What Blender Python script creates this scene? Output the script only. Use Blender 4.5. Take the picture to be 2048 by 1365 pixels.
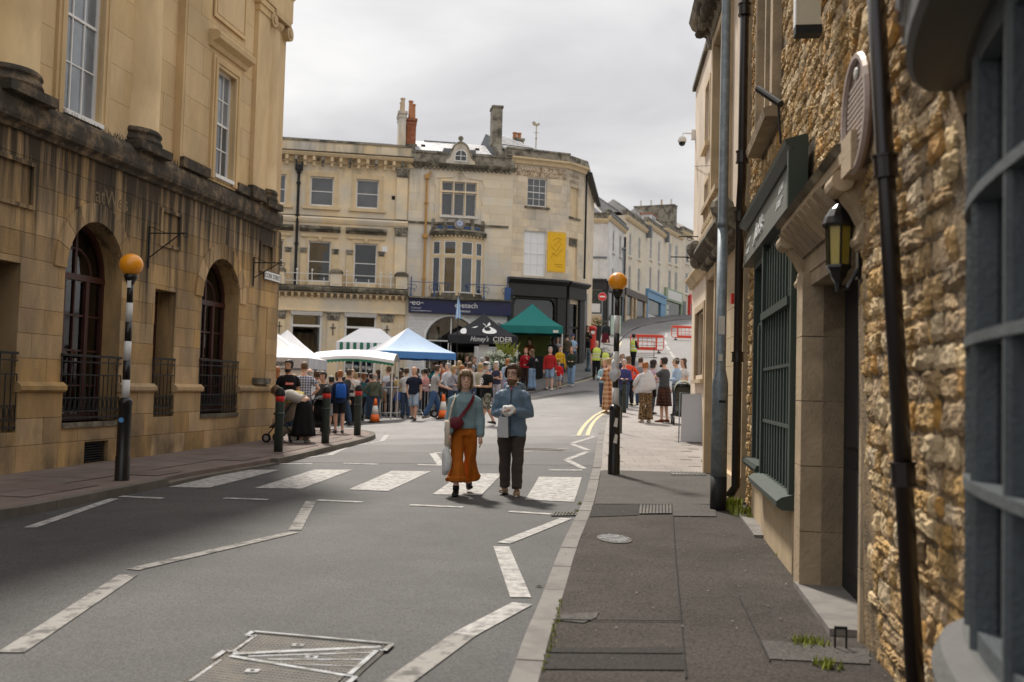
import bpy, bmesh, math, random
from mathutils import Vector, Matrix, Quaternion, noise
rad = math.radians
random.seed(7)
for o in list(bpy.data.objects): bpy.data.objects.remove(o)
SC = bpy.context.scene
COL = SC.collection
# ------------------------------------------------------------------ camera
cam_d = bpy.data.cameras.new('camera'); cam = bpy.data.objects.new('camera', cam_d); COL.objects.link(cam)
cam_d.lens = 35.0; cam_d.sensor_width = 36.0; cam_d.clip_start = 0.05; cam_d.clip_end = 2000
PITCH, ROLL = math.atan((775 - 682.5) / 1991.0), rad(1.5)
_f = Vector((0, math.cos(PITCH), math.sin(PITCH))); _r = Vector((1, 0, 0)); _u = _r.cross(_f)
_r2 = _r * math.cos(ROLL) + _u * math.sin(ROLL); _u2 = _u * math.cos(ROLL) - _r * math.sin(ROLL)
_m = Matrix((_r2, _u2, -_f)).transposed().to_4x4(); _m.translation = (0, 0, 1.5)
cam.matrix_world = _m
cam_d.dof.use_dof = True; cam_d.dof.focus_distance = 13.4; cam_d.dof.aperture_fstop = 2.2
SC.camera = cam
# ------------------------------------------------------------------ sky
W = bpy.data.worlds.new('World'); SC.world = W; W.use_nodes = True
nt = W.node_tree; nt.nodes.clear(); N = nt.nodes.new; LK = nt.links.new
out = N('ShaderNodeOutputWorld'); bg = N('ShaderNodeBackground'); bg.inputs[1].default_value = 0.12
sky = N('ShaderNodeTexSky'); sky.sky_type = 'NISHITA'; sky.sun_disc = False
SUN_EL, SUN_AZ = rad(50), math.atan2(-0.29, 0.957)
sky.sun_elevation = SUN_EL; sky.sun_rotation = SUN_AZ; sky.dust_density = 2.0
tc = N('ShaderNodeTexCoord'); sep = N('ShaderNodeSeparateXYZ'); LK(tc.outputs['Generated'], sep.inputs[0])
zc = N('ShaderNodeMath'); zc.operation = 'MAXIMUM'; zc.inputs[1].default_value = 0.0; LK(sep.outputs[2], zc.inputs[0])
za = N('ShaderNodeMath'); za.operation = 'ADD'; za.inputs[1].default_value = 0.16; LK(zc.outputs[0], za.inputs[0])
dv = N('ShaderNodeVectorMath'); dv.operation = 'DIVIDE'; LK(tc.outputs['Generated'], dv.inputs[0])
cmb = N('ShaderNodeCombineXYZ'); [LK(za.outputs[0], cmb.inputs[i]) for i in range(3)]; LK(cmb.outputs[0], dv.inputs[1])
n1 = N('ShaderNodeTexNoise'); n1.inputs['Scale'].default_value = 1.25; n1.inputs['Detail'].default_value = 5; n1.inputs['Roughness'].default_value = 0.5; n1.inputs['Distortion'].default_value = 0.4
LK(dv.outputs[0], n1.inputs['Vector'])
cr = N('ShaderNodeValToRGB'); cr.color_ramp.elements[0].position = 0.34; cr.color_ramp.elements[0].color = (0.475, 0.47, 0.482, 1)
cr.color_ramp.elements[1].position = 0.62; cr.color_ramp.elements[1].color = (0.745, 0.735, 0.725, 1); LK(n1.outputs['Fac'], cr.inputs[0])
# overcast luminance: brighter overhead than at the horizon, as a real cloud deck is
gr = N('ShaderNodeMapRange'); gr.inputs[1].default_value = 0.0; gr.inputs[2].default_value = 1.0; gr.inputs[3].default_value = 6.5; gr.inputs[4].default_value = 12.0; LK(zc.outputs[0], gr.inputs[0])
sc_ = N('ShaderNodeVectorMath'); sc_.operation = 'SCALE'; LK(cr.outputs[0], sc_.inputs[0]); LK(gr.outputs[0], sc_.inputs['Scale'])
mx = N('ShaderNodeMixRGB'); mx.inputs[0].default_value = 0.97; LK(sky.outputs[0], mx.inputs[1]); LK(sc_.outputs[0], mx.inputs[2])
LK(mx.outputs[0], bg.inputs[0]); LK(bg.outputs[0], out.inputs[0])
# ------------------------------------------------------------------ sun
sd = bpy.data.lights.new('sun', 'SUN'); sd.energy = 3.5; sd.angle = rad(5.0); sd.color = (1.0, 0.93, 0.83)
so = bpy.data.objects.new('sun', sd); COL.objects.link(so)
_to = Vector((-0.29 * math.cos(SUN_EL), 0.957 * math.cos(SUN_EL), math.sin(SUN_EL)))
so.rotation_euler = (-_to).to_track_quat('-Z', 'Y').to_euler(); so.location = (-20, 60, 60)
# ------------------------------------------------------------------ exposure
vs = SC.view_settings; vs.view_transform = 'Standard'; vs.look = 'None'; vs.exposure = 0.42; vs.gamma = 1.0; vs.use_curve_mapping = False
SC.render.engine = 'CYCLES'; SC.cycles.max_bounces = 6; SC.cycles.transparent_max_bounces = 12
# ------------------------------------------------------------------ helpers
def tag(o, label=None, cat=None, group=None, kind=None):
    if label: o['label'] = label
    if cat: o['category'] = cat
    if group: o['group'] = group
    if kind: o['kind'] = kind
    return o
def empty(name, loc, rz=0.0, label=None, cat=None, group=None, kind=None):
    o = bpy.data.objects.new(name, None); o.empty_display_size = 0.1; COL.objects.link(o)
    o.location = loc; o.rotation_euler = (0, 0, rz)
    return tag(o, label, cat, group, kind)
def link(name, me, parent=None, loc=None, rz=None):
    o = bpy.data.objects.new(name, me); COL.objects.link(o); o.parent = parent
    if loc is not None: o.location = loc
    if rz is not None: o.rotation_euler = (0, 0, rz)
    return o
def copy_tree(o, parent=None):
    c = o.copy(); COL.objects.link(c); c.parent = parent
    for ch in o.children: copy_tree(ch, c)
    return c
class MB:
    def __init__(s): s.v = []; s.f = []; s.mi = []; s.M = None; s.cur = 0
    def add(s, vs_, fs_):
        b = len(s.v)
        s.v += [tuple(s.M @ Vector(p)) for p in vs_] if s.M else [tuple(p) for p in vs_]
        s.f += [tuple(b + i for i in q) for q in fs_]; s.mi += [s.cur] * len(fs_)
        return s
    def box(s, a, b):
        (x0, y0, z0), (x1, y1, z1) = a, b
        if x0 > x1: x0, x1 = x1, x0
        if y0 > y1: y0, y1 = y1, y0
        if z0 > z1: z0, z1 = z1, z0
        return s.add([(x0, y0, z0), (x1, y0, z0), (x1, y1, z0), (x0, y1, z0), (x0, y0, z1), (x1, y0, z1), (x1, y1, z1), (x0, y1, z1)],
                     [(0, 3, 2, 1), (4, 5, 6, 7), (0, 1, 5, 4), (1, 2, 6, 5), (2, 3, 7, 6), (3, 0, 4, 7)])
    def prism(s, poly, d):            # poly: list of 3d points, d: extrusion vector
        n = len(poly); d = Vector(d)
        vs_ = [Vector(p) for p in poly] + [Vector(p) + d for p in poly]
        return s.add(vs_, [tuple(range(n))[::-1], tuple(range(n, 2 * n))] + [(i, (i + 1) % n, n + (i + 1) % n, n + i) for i in range(n)])
    def loft(s, rings, caps=True, closed=True):
        n = len(rings[0]); vs_ = [p for r in rings for p in r]; fs_ = []
        for k in range(len(rings) - 1):
            for i in range(n if closed else n - 1):
                j = (i + 1) % n
                fs_.append((k * n + i, k * n + j, (k + 1) * n + j, (k + 1) * n + i))
        if caps and closed: fs_ += [tuple(range(n))[::-1], tuple((len(rings) - 1) * n + i for i in range(n))]
        return s.add(vs_, fs_)
    def tube(s, pts, r, n=8, caps=True):
        pts = [Vector(p) for p in pts]; rr = r if isinstance(r, (list, tuple)) else [r] * len(pts)
        rings = []; ref = None
        for i, p in enumerate(pts):
            t = (pts[min(i + 1, len(pts) - 1)] - pts[max(i - 1, 0)])
            t = t.normalized() if t.length > 1e-9 else Vector((0, 0, 1))
            if ref is None:
                ref = Vector((1, 0, 0)) if abs(t.x) < 0.9 else Vector((0, 1, 0))
            a = (ref - t * ref.dot(t)).normalized(); b = t.cross(a); ref = a
            q = rr[i]; qa, qb = (q if isinstance(q, (list, tuple)) else (q, q))
            rings.append([p + a * (qa * math.cos(2 * math.pi * k / n)) + b * (qb * math.sin(2 * math.pi * k / n)) for k in range(n)])
        return s.loft(rings, caps)
    def lathe(s, prof, n=16, c=(0, 0, 0)):
        rings = [[(c[0] + r * math.cos(2 * math.pi * k / n), c[1] + r * math.sin(2 * math.pi * k / n), c[2] + z) for k in range(n)] for r, z in prof]
        return s.loft(rings, True)
    def ell(s, c, r, n=10, m=7, rot=None):
        rings = []
        for k in range(m + 1):
            a = -math.pi / 2 + math.pi * k / m; ca = max(math.cos(a), 0.02)
            ring = []
            for i in range(n):
                p = Vector((r[0] * ca * math.cos(2 * math.pi * i / n), r[1] * ca * math.sin(2 * math.pi * i / n), r[2] * math.sin(a)))
                if rot: p = rot @ p
                ring.append(p + Vector(c))
            rings.append(ring)
        return s.loft(rings, True)
    def mesh(s, name, mats=None, smooth=False, norm=True):
        me = bpy.data.meshes.new(name); me.from_pydata(s.v, [], s.f)
        for m in (mats if isinstance(mats, (list, tuple)) else [mats]): 
            if m: me.materials.append(m)
        if any(s.mi): me.polygons.foreach_set('material_index', s.mi)
        if norm:
            bm = bmesh.new(); bm.from_mesh(me); bmesh.ops.recalc_face_normals(bm, faces=bm.faces); bm.to_mesh(me); bm.free()
        if smooth: me.polygons.foreach_set('use_smooth', [True] * len(me.polygons))
        me.update(); return me
    def build(s, name, mats, parent=None, smooth=False, kind=None, norm=True):
        o = link(name, s.mesh(name, mats, smooth, norm), parent)
        if kind: o['kind'] = kind
        return o
def smooth_by_angle(o, ang=40):
    me = o.data; me.polygons.foreach_set('use_smooth', [True] * len(me.polygons))
    bm = bmesh.new(); bm.from_mesh(me)
    for e in bm.edges:
        if len(e.link_faces) == 2 and e.calc_face_angle(0) > rad(ang): e.smooth = False
    bm.to_mesh(me); bm.free(); return o
def modified(o, setup, name='m'):
    m = o.modifiers.new(name, setup[0])
    for k, v in setup[1].items(): setattr(m, k, v)
    dg = bpy.context.evaluated_depsgraph_get()
    me = bpy.data.meshes.new_from_object(o.evaluated_get(dg)); o.modifiers.clear(); o.data = me
    return o
def text(name, s, size, mat, parent, mw, extr=0.004, align='LEFT', squeeze=1.0, shear=0.0, font_spacing=1.0):
    c = bpy.data.curves.new('t', 'FONT'); c.body = s; c.size = size; c.extrude = extr; c.align_x = align; c.shear = shear; c.space_character = font_spacing
    c.resolution_u = 3
    t = bpy.data.objects.new('t', c); COL.objects.link(t)
    dg = bpy.context.evaluated_depsgraph_get(); dg.update()
    me = bpy.data.meshes.new_from_object(t.evaluated_get(dg)); bpy.data.objects.remove(t)
    me.transform(mw @ Matrix.Diagonal((squeeze, 1, 1, 1))); me.materials.clear(); me.materials.append(mat); me.name = name
    return link(name, me, parent)
# ------------------------------------------------------------------ materials
MATS = {}
def mat(name, col, rough=0.8, var=0.15, scale=3.0, bump=0.0, bscale=40.0, rand=0.0, metal=0.0, spec=0.4, stretch=(1, 1, 1), col2=None, mixscale=1.0, mixpos=(0.45, 0.6), coat=0.0, bdist=0.02, trans=0.0):
    m = bpy.data.materials.new(name); m.use_nodes = True; t = m.node_tree; n = t.nodes; L = t.links
    b = n['Principled BSDF']; b.inputs['Roughness'].default_value = rough; b.inputs['Metallic'].default_value = metal; b.inputs['Specular IOR Level'].default_value = spec
    if coat: b.inputs['Coat Weight'].default_value = coat; b.inputs['Coat Roughness'].default_value = 0.1
    g = n.new('ShaderNodeNewGeometry'); mp = n.new('ShaderNodeVectorMath'); mp.operation = 'MULTIPLY'; mp.inputs[1].default_value = stretch; L.new(g.outputs['Position'], mp.inputs[0])
    cur = None
    if col2 is not None:
        nz = n.new('ShaderNodeTexNoise'); nz.inputs['Scale'].default_value = mixscale; nz.inputs['Detail'].default_value = 6; nz.inputs['Roughness'].default_value = 0.65; L.new(mp.outputs[0], nz.inputs['Vector'])
        rp = n.new('ShaderNodeMapRange'); rp.inputs[1].default_value, rp.inputs[2].default_value = mixpos; L.new(nz.outputs['Fac'], rp.inputs[0])
        mix = n.new('ShaderNodeMixRGB'); mix.inputs[1].default_value = (*col, 1); mix.inputs[2].default_value = (*col2, 1); L.new(rp.outputs[0], mix.inputs[0]); cur = mix.outputs[0]
    hs = n.new('ShaderNodeHueSaturation')
    if cur: L.new(cur, hs.inputs['Color'])
    else: hs.inputs['Color'].default_value = (*col, 1)
    nz = n.new('ShaderNodeTexNoise'); nz.inputs['Scale'].default_value = scale; nz.inputs['Detail'].default_value = 5; nz.inputs['Roughness'].default_value = 0.6; L.new(mp.outputs[0], nz.inputs['Vector'])
    mr = n.new('ShaderNodeMapRange'); mr.inputs[1].default_value = 0.25; mr.inputs[2].default_value = 0.75; mr.inputs[3].default_value = 1 - var; mr.inputs[4].default_value = 1 + var; L.new(nz.outputs['Fac'], mr.inputs[0])
    val = mr.outputs[0]
    if rand:
        oi = n.new('ShaderNodeObjectInfo'); m2 = n.new('ShaderNodeMapRange'); m2.inputs[3].default_value = 1 - rand; m2.inputs[4].default_value = 1 + rand; L.new(oi.outputs['Random'], m2.inputs[0])
        ml = n.new('ShaderNodeMath'); ml.operation = 'MULTIPLY'; L.new(val, ml.inputs[0]); L.new(m2.outputs[0], ml.inputs[1]); val = ml.outputs[0]
        fr = n.new('ShaderNodeMath'); fr.operation = 'MULTIPLY'; fr.inputs[1].default_value = 17.3; L.new(oi.outputs['Random'], fr.inputs[0])
        f2 = n.new('ShaderNodeMath'); f2.operation = 'FRACT'; L.new(fr.outputs[0], f2.inputs[0])
        m3 = n.new('ShaderNodeMapRange'); m3.inputs[3].default_value = 1 - rand * 0.8; m3.inputs[4].default_value = 1 + rand * 0.5; L.new(f2.outputs[0], m3.inputs[0]); L.new(m3.outputs[0], hs.inputs['Saturation'])
    L.new(val, hs.inputs['Value']); L.new(hs.outputs[0], b.inputs['Base Color'])
    if bump:
        bz = n.new('ShaderNodeTexNoise'); bz.inputs['Scale'].default_value = bscale; bz.inputs['Detail'].default_value = 4; L.new(g.outputs['Position'], bz.inputs['Vector'])
        bp = n.new('ShaderNodeBump'); bp.inputs['Strength'].default_value = bump; bp.inputs['Distance'].default_value = bdist; L.new(bz.outputs['Fac'], bp.inputs['Height']); L.new(bp.outputs[0], b.inputs['Normal'])
    MATS[name] = m; return m
def stained(m, dark, zlo, zhi, thr=(0.42, 0.62), freq=(3.2, 3.2, 0.22), amount=0.9):
    """dark algae streaks running down from a ledge: world-space, vertical, denser toward zhi"""
    t = m.node_tree; n = t.nodes; L = t.links; b = n['Principled BSDF']; src = b.inputs['Base Color'].links[0].from_socket
    g = n.new('ShaderNodeNewGeometry'); mp = n.new('ShaderNodeVectorMath'); mp.operation = 'MULTIPLY'; mp.inputs[1].default_value = freq; L.new(g.outputs['Position'], mp.inputs[0])
    nz = n.new('ShaderNodeTexNoise'); nz.inputs['Scale'].default_value = 1.0; nz.inputs['Detail'].default_value = 7; nz.inputs['Roughness'].default_value = 0.62; L.new(mp.outputs[0], nz.inputs['Vector'])
    sp = n.new('ShaderNodeSeparateXYZ'); L.new(g.outputs['Position'], sp.inputs[0])
    zr = n.new('ShaderNodeMapRange'); zr.inputs[1].default_value = zlo; zr.inputs[2].default_value = zhi; zr.inputs[3].default_value = -0.25; zr.inputs[4].default_value = 0.15; L.new(sp.outputs[2], zr.inputs[0])
    ad = n.new('ShaderNodeMath'); L.new(nz.outputs['Fac'], ad.inputs[0]); L.new(zr.outputs[0], ad.inputs[1])
    mr = n.new('ShaderNodeMapRange'); mr.inputs[1].default_value, mr.inputs[2].default_value = thr; mr.inputs[4].default_value = amount; L.new(ad.outputs[0], mr.inputs[0])
    mix = n.new('ShaderNodeMixRGB'); mix.inputs[2].default_value = (*dark, 1); L.new(src, mix.inputs[1]); L.new(mr.outputs[0], mix.inputs[0]); L.new(mix.outputs[0], b.inputs['Base Color'])
    return m
def glass(name, tint=(0.6, 0.63, 0.62), rough=0.03, refl=0.05):
    m = bpy.data.materials.new(name); m.use_nodes = True; t = m.node_tree; n = t.nodes; n.clear(); L = t.links
    o = n.new('ShaderNodeOutputMaterial'); tr = n.new('ShaderNodeBsdfTransparent'); tr.inputs[0].default_value = (*tint, 1); gl = n.new('ShaderNodeBsdfGlossy'); gl.inputs['Roughness'].default_value = rough
    fr = n.new('ShaderNodeFresnel'); fr.inputs[0].default_value = 1.5; ad = n.new('ShaderNodeMath'); ad.operation = 'ADD'; ad.use_clamp = True; ad.inputs[1].default_value = refl; L.new(fr.outputs[0], ad.inputs[0])
    mx_ = n.new('ShaderNodeMixShader'); L.new(ad.outputs[0], mx_.inputs[0]); L.new(tr.outputs[0], mx_.inputs[1]); L.new(gl.outputs[0], mx_.inputs[2]); L.new(mx_.outputs[0], o.inputs[0])
    MATS[name] = m; return m
M_STONE_L = stained(stained(mat('honey_stone_lower', (0.44, 0.29, 0.135), 0.9, 0.25, 2.2, 0.35, 35, rand=0.16, col2=(0.32, 0.22, 0.115), mixscale=1.3, stretch=(1, 1, 0.35)), (0.022, 0.018, 0.013), 1.9, 4.9, (0.455, 0.66), (5.2, 5.2, .24), .92), (0.075, 0.055, 0.035), 1.5, -0.3, (0.5, 0.72), (1.3, 1.3, 0.9), 0.75)
M_STONE_U = mat('honey_stone_upper', (0.63, 0.46, 0.25), 0.88, 0.14, 1.6, 0.2, 30, rand=0.07, col2=(0.54, 0.39, 0.21), mixscale=0.9, stretch=(1, 1, 0.4))
M_STONE_LEDGE = mat('sooty_ledge_stone', (0.055, 0.046, 0.034), 0.95, 0.45, 4, 0.5, 25, rand=0.2, col2=(0.20, 0.14, 0.08), mixscale=3.5, mixpos=(0.48, 0.66))
M_STONE_B = stained(mat('bath_stone', (0.80, 0.635, 0.405), 0.88, 0.10, 1.2, 0.15, 20, rand=0.05, col2=(0.64, 0.57, 0.455), mixscale=0.5), (0.17, 0.15, 0.115), 6.0, 13.0, (0.6, 0.82), (1.3, 1.3, 0.2), 0.7)
M_STONE_C = stained(mat('grey_bath_stone', (0.74, 0.63, 0.46), 0.9, 0.12, 1.0, 0.15, 20, rand=0.07, col2=(0.58, 0.545, 0.48), mixscale=0.5), (0.16, 0.145, 0.115), 6.0, 13.4, (0.58, 0.8), (1.3, 1.3, 0.2), 0.7)
M_STONE_D = stained(mat('corner_ashlar_stone', (0.70, 0.575, 0.405), 0.9, 0.12, 1.3, 0.2, 20, rand=0.13, col2=(0.53, 0.47, 0.38), mixscale=0.7), (0.2, 0.18, 0.14), 8.0, 13.2, (0.58, 0.8), (1.3, 1.3, 0.22), 0.6)
M_TRIM_B = mat('ochre_stone_trim', (0.64, 0.50, 0.31), 0.88, 0.14, 3, 0.2, 20)
M_GRIME = mat('blackened_stone', (0.10, 0.088, 0.066), 0.95, 0.35, 4, 0.5, 18, col2=(0.30, 0.265, 0.2), mixscale=1.8, mixpos=(0.5, 0.65))
M_LICHEN = mat('lichened_parapet_stone', (0.29, 0.26, 0.205), 0.95, 0.3, 5, 0.4, 14, col2=(0.10, 0.092, 0.075), mixscale=2.2)
M_HOUSE = [mat('hill_stone_%d' % i, c, 0.9, 0.12, 1.2, 0.1, 10, col2=c2, mixscale=0.5) for i, (c, c2) in enumerate([((0.74, 0.71, 0.67), (0.6, 0.58, 0.55)), ((0.72, 0.63, 0.49), (0.62, 0.57, 0.47)), ((0.74, 0.65, 0.52), (0.64, 0.59, 0.49)), ((0.73, 0.64, 0.5), (0.64, 0.57, 0.46)), ((0.68, 0.6, 0.48), (0.6, 0.54, 0.44))])]
M_RUBBLE = mat('rubble_stone', (0.46, 0.305, 0.14), 0.92, 0.35, 14, 1.0, 34, rand=0.26, col2=(0.29, 0.20, 0.105), mixscale=6, bdist=0.03)
M_RUBBLE_O = mat('orange_rubble_stone', (0.44, 0.25, 0.085), 0.92, 0.3, 9, 0.8, 28, rand=0.15)
M_RUBBLE_P = mat('pale_rubble_stone', (0.55, 0.42, 0.25), 0.92, 0.3, 9, 0.8, 28, rand=0.2)
M_MORTAR = mat('old_lime_mortar', (0.25, 0.175, 0.095), 0.97, 0.45, 10, 1.0, 60, col2=(0.11, 0.08, 0.048), mixscale=4)
M_CREAM = mat('cream_render', (0.72, 0.60, 0.48), 0.9, 0.06, 1.5, 0.12, 60, col2=(0.60, 0.50, 0.40), mixscale=0.8)
M_CREAM2 = mat('buff_dressed_stone', (0.54, 0.42, 0.27), 0.88, 0.14, 2.5, 0.2, 30, col2=(0.44, 0.34, 0.22), mixscale=1.3)
M_DOORSTONE = mat('weathered_door_stone', (0.43, 0.33, 0.215), 0.9, 0.25, 3, 0.4, 30, col2=(0.30, 0.235, 0.16), mixscale=1.6)
M_SLATE = mat('slate_roof', (0.27, 0.27, 0.29), 0.42, 0.14, 5, 0.1, 30, rand=0.14, spec=0.7)
M_TILE = mat('stone_tile_roof', (0.33, 0.30, 0.27), 0.75, 0.2, 4, 0.2, 20, rand=0.15)
M_LEAD = mat('lead_flashing', (0.16, 0.17, 0.18), 0.6, 0.2, 3)
M_BRICK = mat('red_brick', (0.36, 0.135, 0.07), 0.9, 0.25, 12, 0.2, 40, rand=0.2)
M_POT = mat('clay_chimney_pot', (0.45, 0.20, 0.10), 0.85, 0.2, 6)
M_POTB = mat('buff_chimney_pot', (0.52, 0.40, 0.28), 0.85, 0.2, 6)
M_WHITE = mat('white_paint', (0.80, 0.79, 0.77), 0.45, 0.05, 4)
M_OFFW = mat('aged_white_paint', (0.68, 0.66, 0.62), 0.5, 0.10, 4)
M_WBRICK = mat('white_painted_brick', (0.74, 0.73, 0.72), 0.6, 0.06, 4, rand=0.03)
M_BLACK = mat('black_gloss_paint', (0.012, 0.012, 0.012), 0.3, 0.2, 5, spec=0.5)
M_BLACKM = mat('black_matt_paint', (0.016, 0.016, 0.017), 0.6, 0.25, 5, spec=0.3)
M_SHOPBLK = mat('charcoal_shopfront_paint', (0.022, 0.021, 0.019), 0.45, 0.2, 3)
M_BROWN = mat('oxblood_frame_paint', (0.055, 0.018, 0.014), 0.4, 0.2, 4)
M_PIPE = mat('dark_brown_iron_pipe', (0.014, 0.008, 0.007), 0.35, 0.25, 4, spec=0.6)
M_YPIPE = mat('ochre_painted_pipe', (0.46, 0.25, 0.07), 0.5, 0.15, 4)
M_GREEN = mat('dark_green_paint', (0.033, 0.051, 0.042), 0.45, 0.12, 4)
M_GREENL = mat('green_grey_fascia_paint', (0.115, 0.125, 0.105), 0.5, 0.1, 3)
M_BAY = mat('blue_grey_bay_paint', (0.08, 0.094, 0.102), 0.45, 0.25, 5, 0.3, 50)
M_BAYD = mat('dark_grey_canopy_paint', (0.05, 0.05, 0.047), 0.5, 0.1, 3)
M_NAVY = mat('navy_fascia', (0.010, 0.018, 0.075), 0.35, 0.1, 3)
M_BLUEI = mat('blue_ironwork', (0.025, 0.075, 0.20), 0.4, 0.1, 4)
M_GALV = mat('galvanised_steel', (0.21, 0.245, 0.27), 0.5, 0.18, 6, metal=0.35, col2=(0.27, 0.31, 0.34), mixscale=14)
M_STEEL = mat('bare_steel', (0.42, 0.43, 0.44), 0.35, 0.12, 6, metal=0.7)
M_IRONCOVER = mat('worn_iron_cover', (0.045, 0.040, 0.034), 0.6, 0.35, 9, 0.3, 60, col2=(0.085, 0.07, 0.05), mixscale=5)
M_IRONRIM = mat('polished_iron_rim', (0.25, 0.26, 0.275), 0.5, 0.3, 20, metal=0.3, col2=(0.12, 0.115, 0.105), mixscale=8)
M_YELLOWB = mat('yellow_banner', (0.80, 0.46, 0.015), 0.6, 0.08, 3)
M_GLASS = glass('window_glass')
M_GLASSD = mat('dark_window_glass', (0.020, 0.023, 0.026), 0.04, 0.4, 0.6, spec=0.9)
M_GLASSG = mat('grey_window_glass', (0.075, 0.08, 0.085), 0.05, 0.5, 0.7, spec=0.8)
M_SHOPGL = mat('shop_glass', (0.022, 0.024, 0.018), 0.12, 0.9, 0.9, spec=0.35, col2=(0.06, 0.058, 0.04), mixscale=0.8)
M_GLASSR = mat('sky_reflection_tinted_glass', (0.20, 0.225, 0.25), 0.05, 0.5, 1.2, spec=1.0)  # sky reflection and curtains behind are put into the pale base colour
M_BLIND = mat('net_curtain', (0.62, 0.68, 0.64), 0.8, 0.12, 3, stretch=(6, 6, 0.5))
M_BLINDW = mat('white_blind', (0.78, 0.78, 0.78), 0.7, 0.03, 3)
M_CURTAIN = mat('blue_curtain', (0.20, 0.27, 0.50), 0.8, 0.2, 3)
M_DARK = mat('dark_interior', (0.012, 0.011, 0.010), 0.9, 0.3, 2)
M_INNER = mat('dim_shop_interior', (0.045, 0.038, 0.03), 0.9, 0.4, 1.0)
M_LETTER = mat('white_lettering', (0.82, 0.82, 0.80), 0.5, 0.03, 4)
M_GHOST = mat('ghost_lettering', (0.20, 0.145, 0.085), 0.9, 0.35, 6)
M_GHOSTB = mat('faded_brown_lettering', (0.23, 0.15, 0.085), 0.9, 0.35, 5)
M_RED = mat('red_paint', (0.60, 0.03, 0.02), 0.35, 0.08, 4)
M_REDP = mat('red_plastic', (0.72, 0.06, 0.025), 0.45, 0.08, 4)
M_ORANGE = mat('orange_cone_plastic', (0.85, 0.16, 0.02), 0.45, 0.06, 4)
M_SHOPBLUE = mat('pale_blue_shopfront', (0.14, 0.30, 0.47), 0.5, 0.08, 3)
M_SHOPGRN = mat('sage_shopfront', (0.28, 0.36, 0.23), 0.5, 0.08, 3)

# ================================================================== the ground
HP = [(-400, 0), (14, 0), (17, .07), (20, .26), (25, .42), (30, .6), (36, .95), (42, 1.5), (46, 2.0), (50, 2.6), (54, 3.15), (62, 4.1), (73, 5.4), (90, 7.9), (113, 10.2), (140, 12.5), (220, 17), (900, 20)]
def Hh(y):
    for (a, za_), (b, zb_) in zip(HP, HP[1:]):
        if y <= b: return za_ + (zb_ - za_) * (y - a) / (b - a)
    return HP[-1][1]
def sstep(a, b, x):
    t = min(1.0, max(0.0, (x - a) / (b - a))); return t * t * (3 - 2 * t)
def gz(x, y): return Hh(y) * (0.05 + 0.95 * sstep(-8, 3, x))
def asphalt(name, c, c2, speck=0.5, sscale=150, big=0.22, ro=.9, sp=.25):
    m = mat(name, c, ro, big, 0.55, 0.6, 130, col2=c2, mixscale=1.4, mixpos=(0.4, 0.7), bdist=0.01, spec=sp)
    t = m.node_tree; n = t.nodes; L = t.links; b = n['Principled BSDF']; src = b.inputs['Base Color'].links[0].from_socket
    g = n.new('ShaderNodeNewGeometry'); v = n.new('ShaderNodeTexVoronoi'); v.inputs['Scale'].default_value = sscale; L.new(g.outputs['Position'], v.inputs['Vector'])
    sx = n.new('ShaderNodeSeparateXYZ'); L.new(v.outputs['Color'], sx.inputs[0])
    mr = n.new('ShaderNodeMapRange'); mr.inputs[3].default_value = 1 - speck; mr.inputs[4].default_value = 1 + speck; L.new(sx.outputs[0], mr.inputs[0])
    hs = n.new('ShaderNodeHueSaturation'); L.new(src, hs.inputs['Color']); L.new(mr.outputs[0], hs.inputs['Value']); L.new(hs.outputs[0], b.inputs['Base Color'])
    return m
M_ROAD = asphalt('worn_asphalt', (0.056, 0.055, 0.055), (0.041, 0.040, 0.040), 0.6, 110, .28, .7, .4)
M_ROAD_LIT = asphalt('painted_sunlit_asphalt', (.185, .178, .174), (.155, .149, .145), .4, 110, .2, .7, .4)  # pale colour stands in for sunlight on the road beyond the crossing
M_TARMAC = asphalt('brown_tarmac', (0.060, 0.052, 0.045), (0.036, 0.031, 0.026), 0.6, 110, 0.3)
M_PATCH = asphalt('newer_tarmac_patch', (0.036, 0.033, 0.030), (0.03, 0.027, 0.025), 0.45, 110, 0.15)
M_PATCHL = asphalt('greyer_tarmac_patch', (0.095, 0.089, 0.083), (0.075, 0.07, 0.065), 0.45, 110, 0.15)
M_PAVER = mat('pinkish_paving_brick', (0.27, 0.245, 0.228), 0.88, 0.15, 1.5, 0.2, 60, rand=0.06)
M_LPAVE = mat('dark_red_paving', (0.16, 0.122, 0.106), 0.88, 0.2, 3, 0.2, 60, rand=0.14)
M_FLAG = mat('grey_paving_flag', (0.15, 0.144, 0.138), 0.88, 0.15, 2, 0.2, 50, rand=0.1)
M_KERB = mat('granite_kerb', (0.20, 0.187, 0.175), 0.85, 0.15, 5, 0.25, 80, rand=0.10, col2=(0.155, 0.145, 0.135), mixscale=3)
M_KERBD = mat('dark_kerb', (0.13, 0.115, 0.095), 0.88, 0.2, 5, 0.25, 80, rand=0.15)
M_PAINT = mat('worn_road_paint', (0.43, 0.415, 0.40), 0.75, 0.18, 6, 0.4, 110, col2=(0.13, 0.125, 0.12), mixscale=10, mixpos=(0.42, 0.70), bdist=0.01)
M_PAINTW = mat('very_worn_road_paint', (0.30, 0.285, 0.265), 0.8, 0.2, 6, 0.4, 110, col2=(0.09, 0.086, 0.082), mixscale=6, mixpos=(0.46, 0.60), bdist=0.01)
M_YLINE = mat('pale_yellow_road_paint', (0.55, 0.46, 0.27), 0.7, 0.12, 6, col2=(0.30, 0.26, 0.18), mixscale=6, mixpos=(0.55, 0.7))
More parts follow.
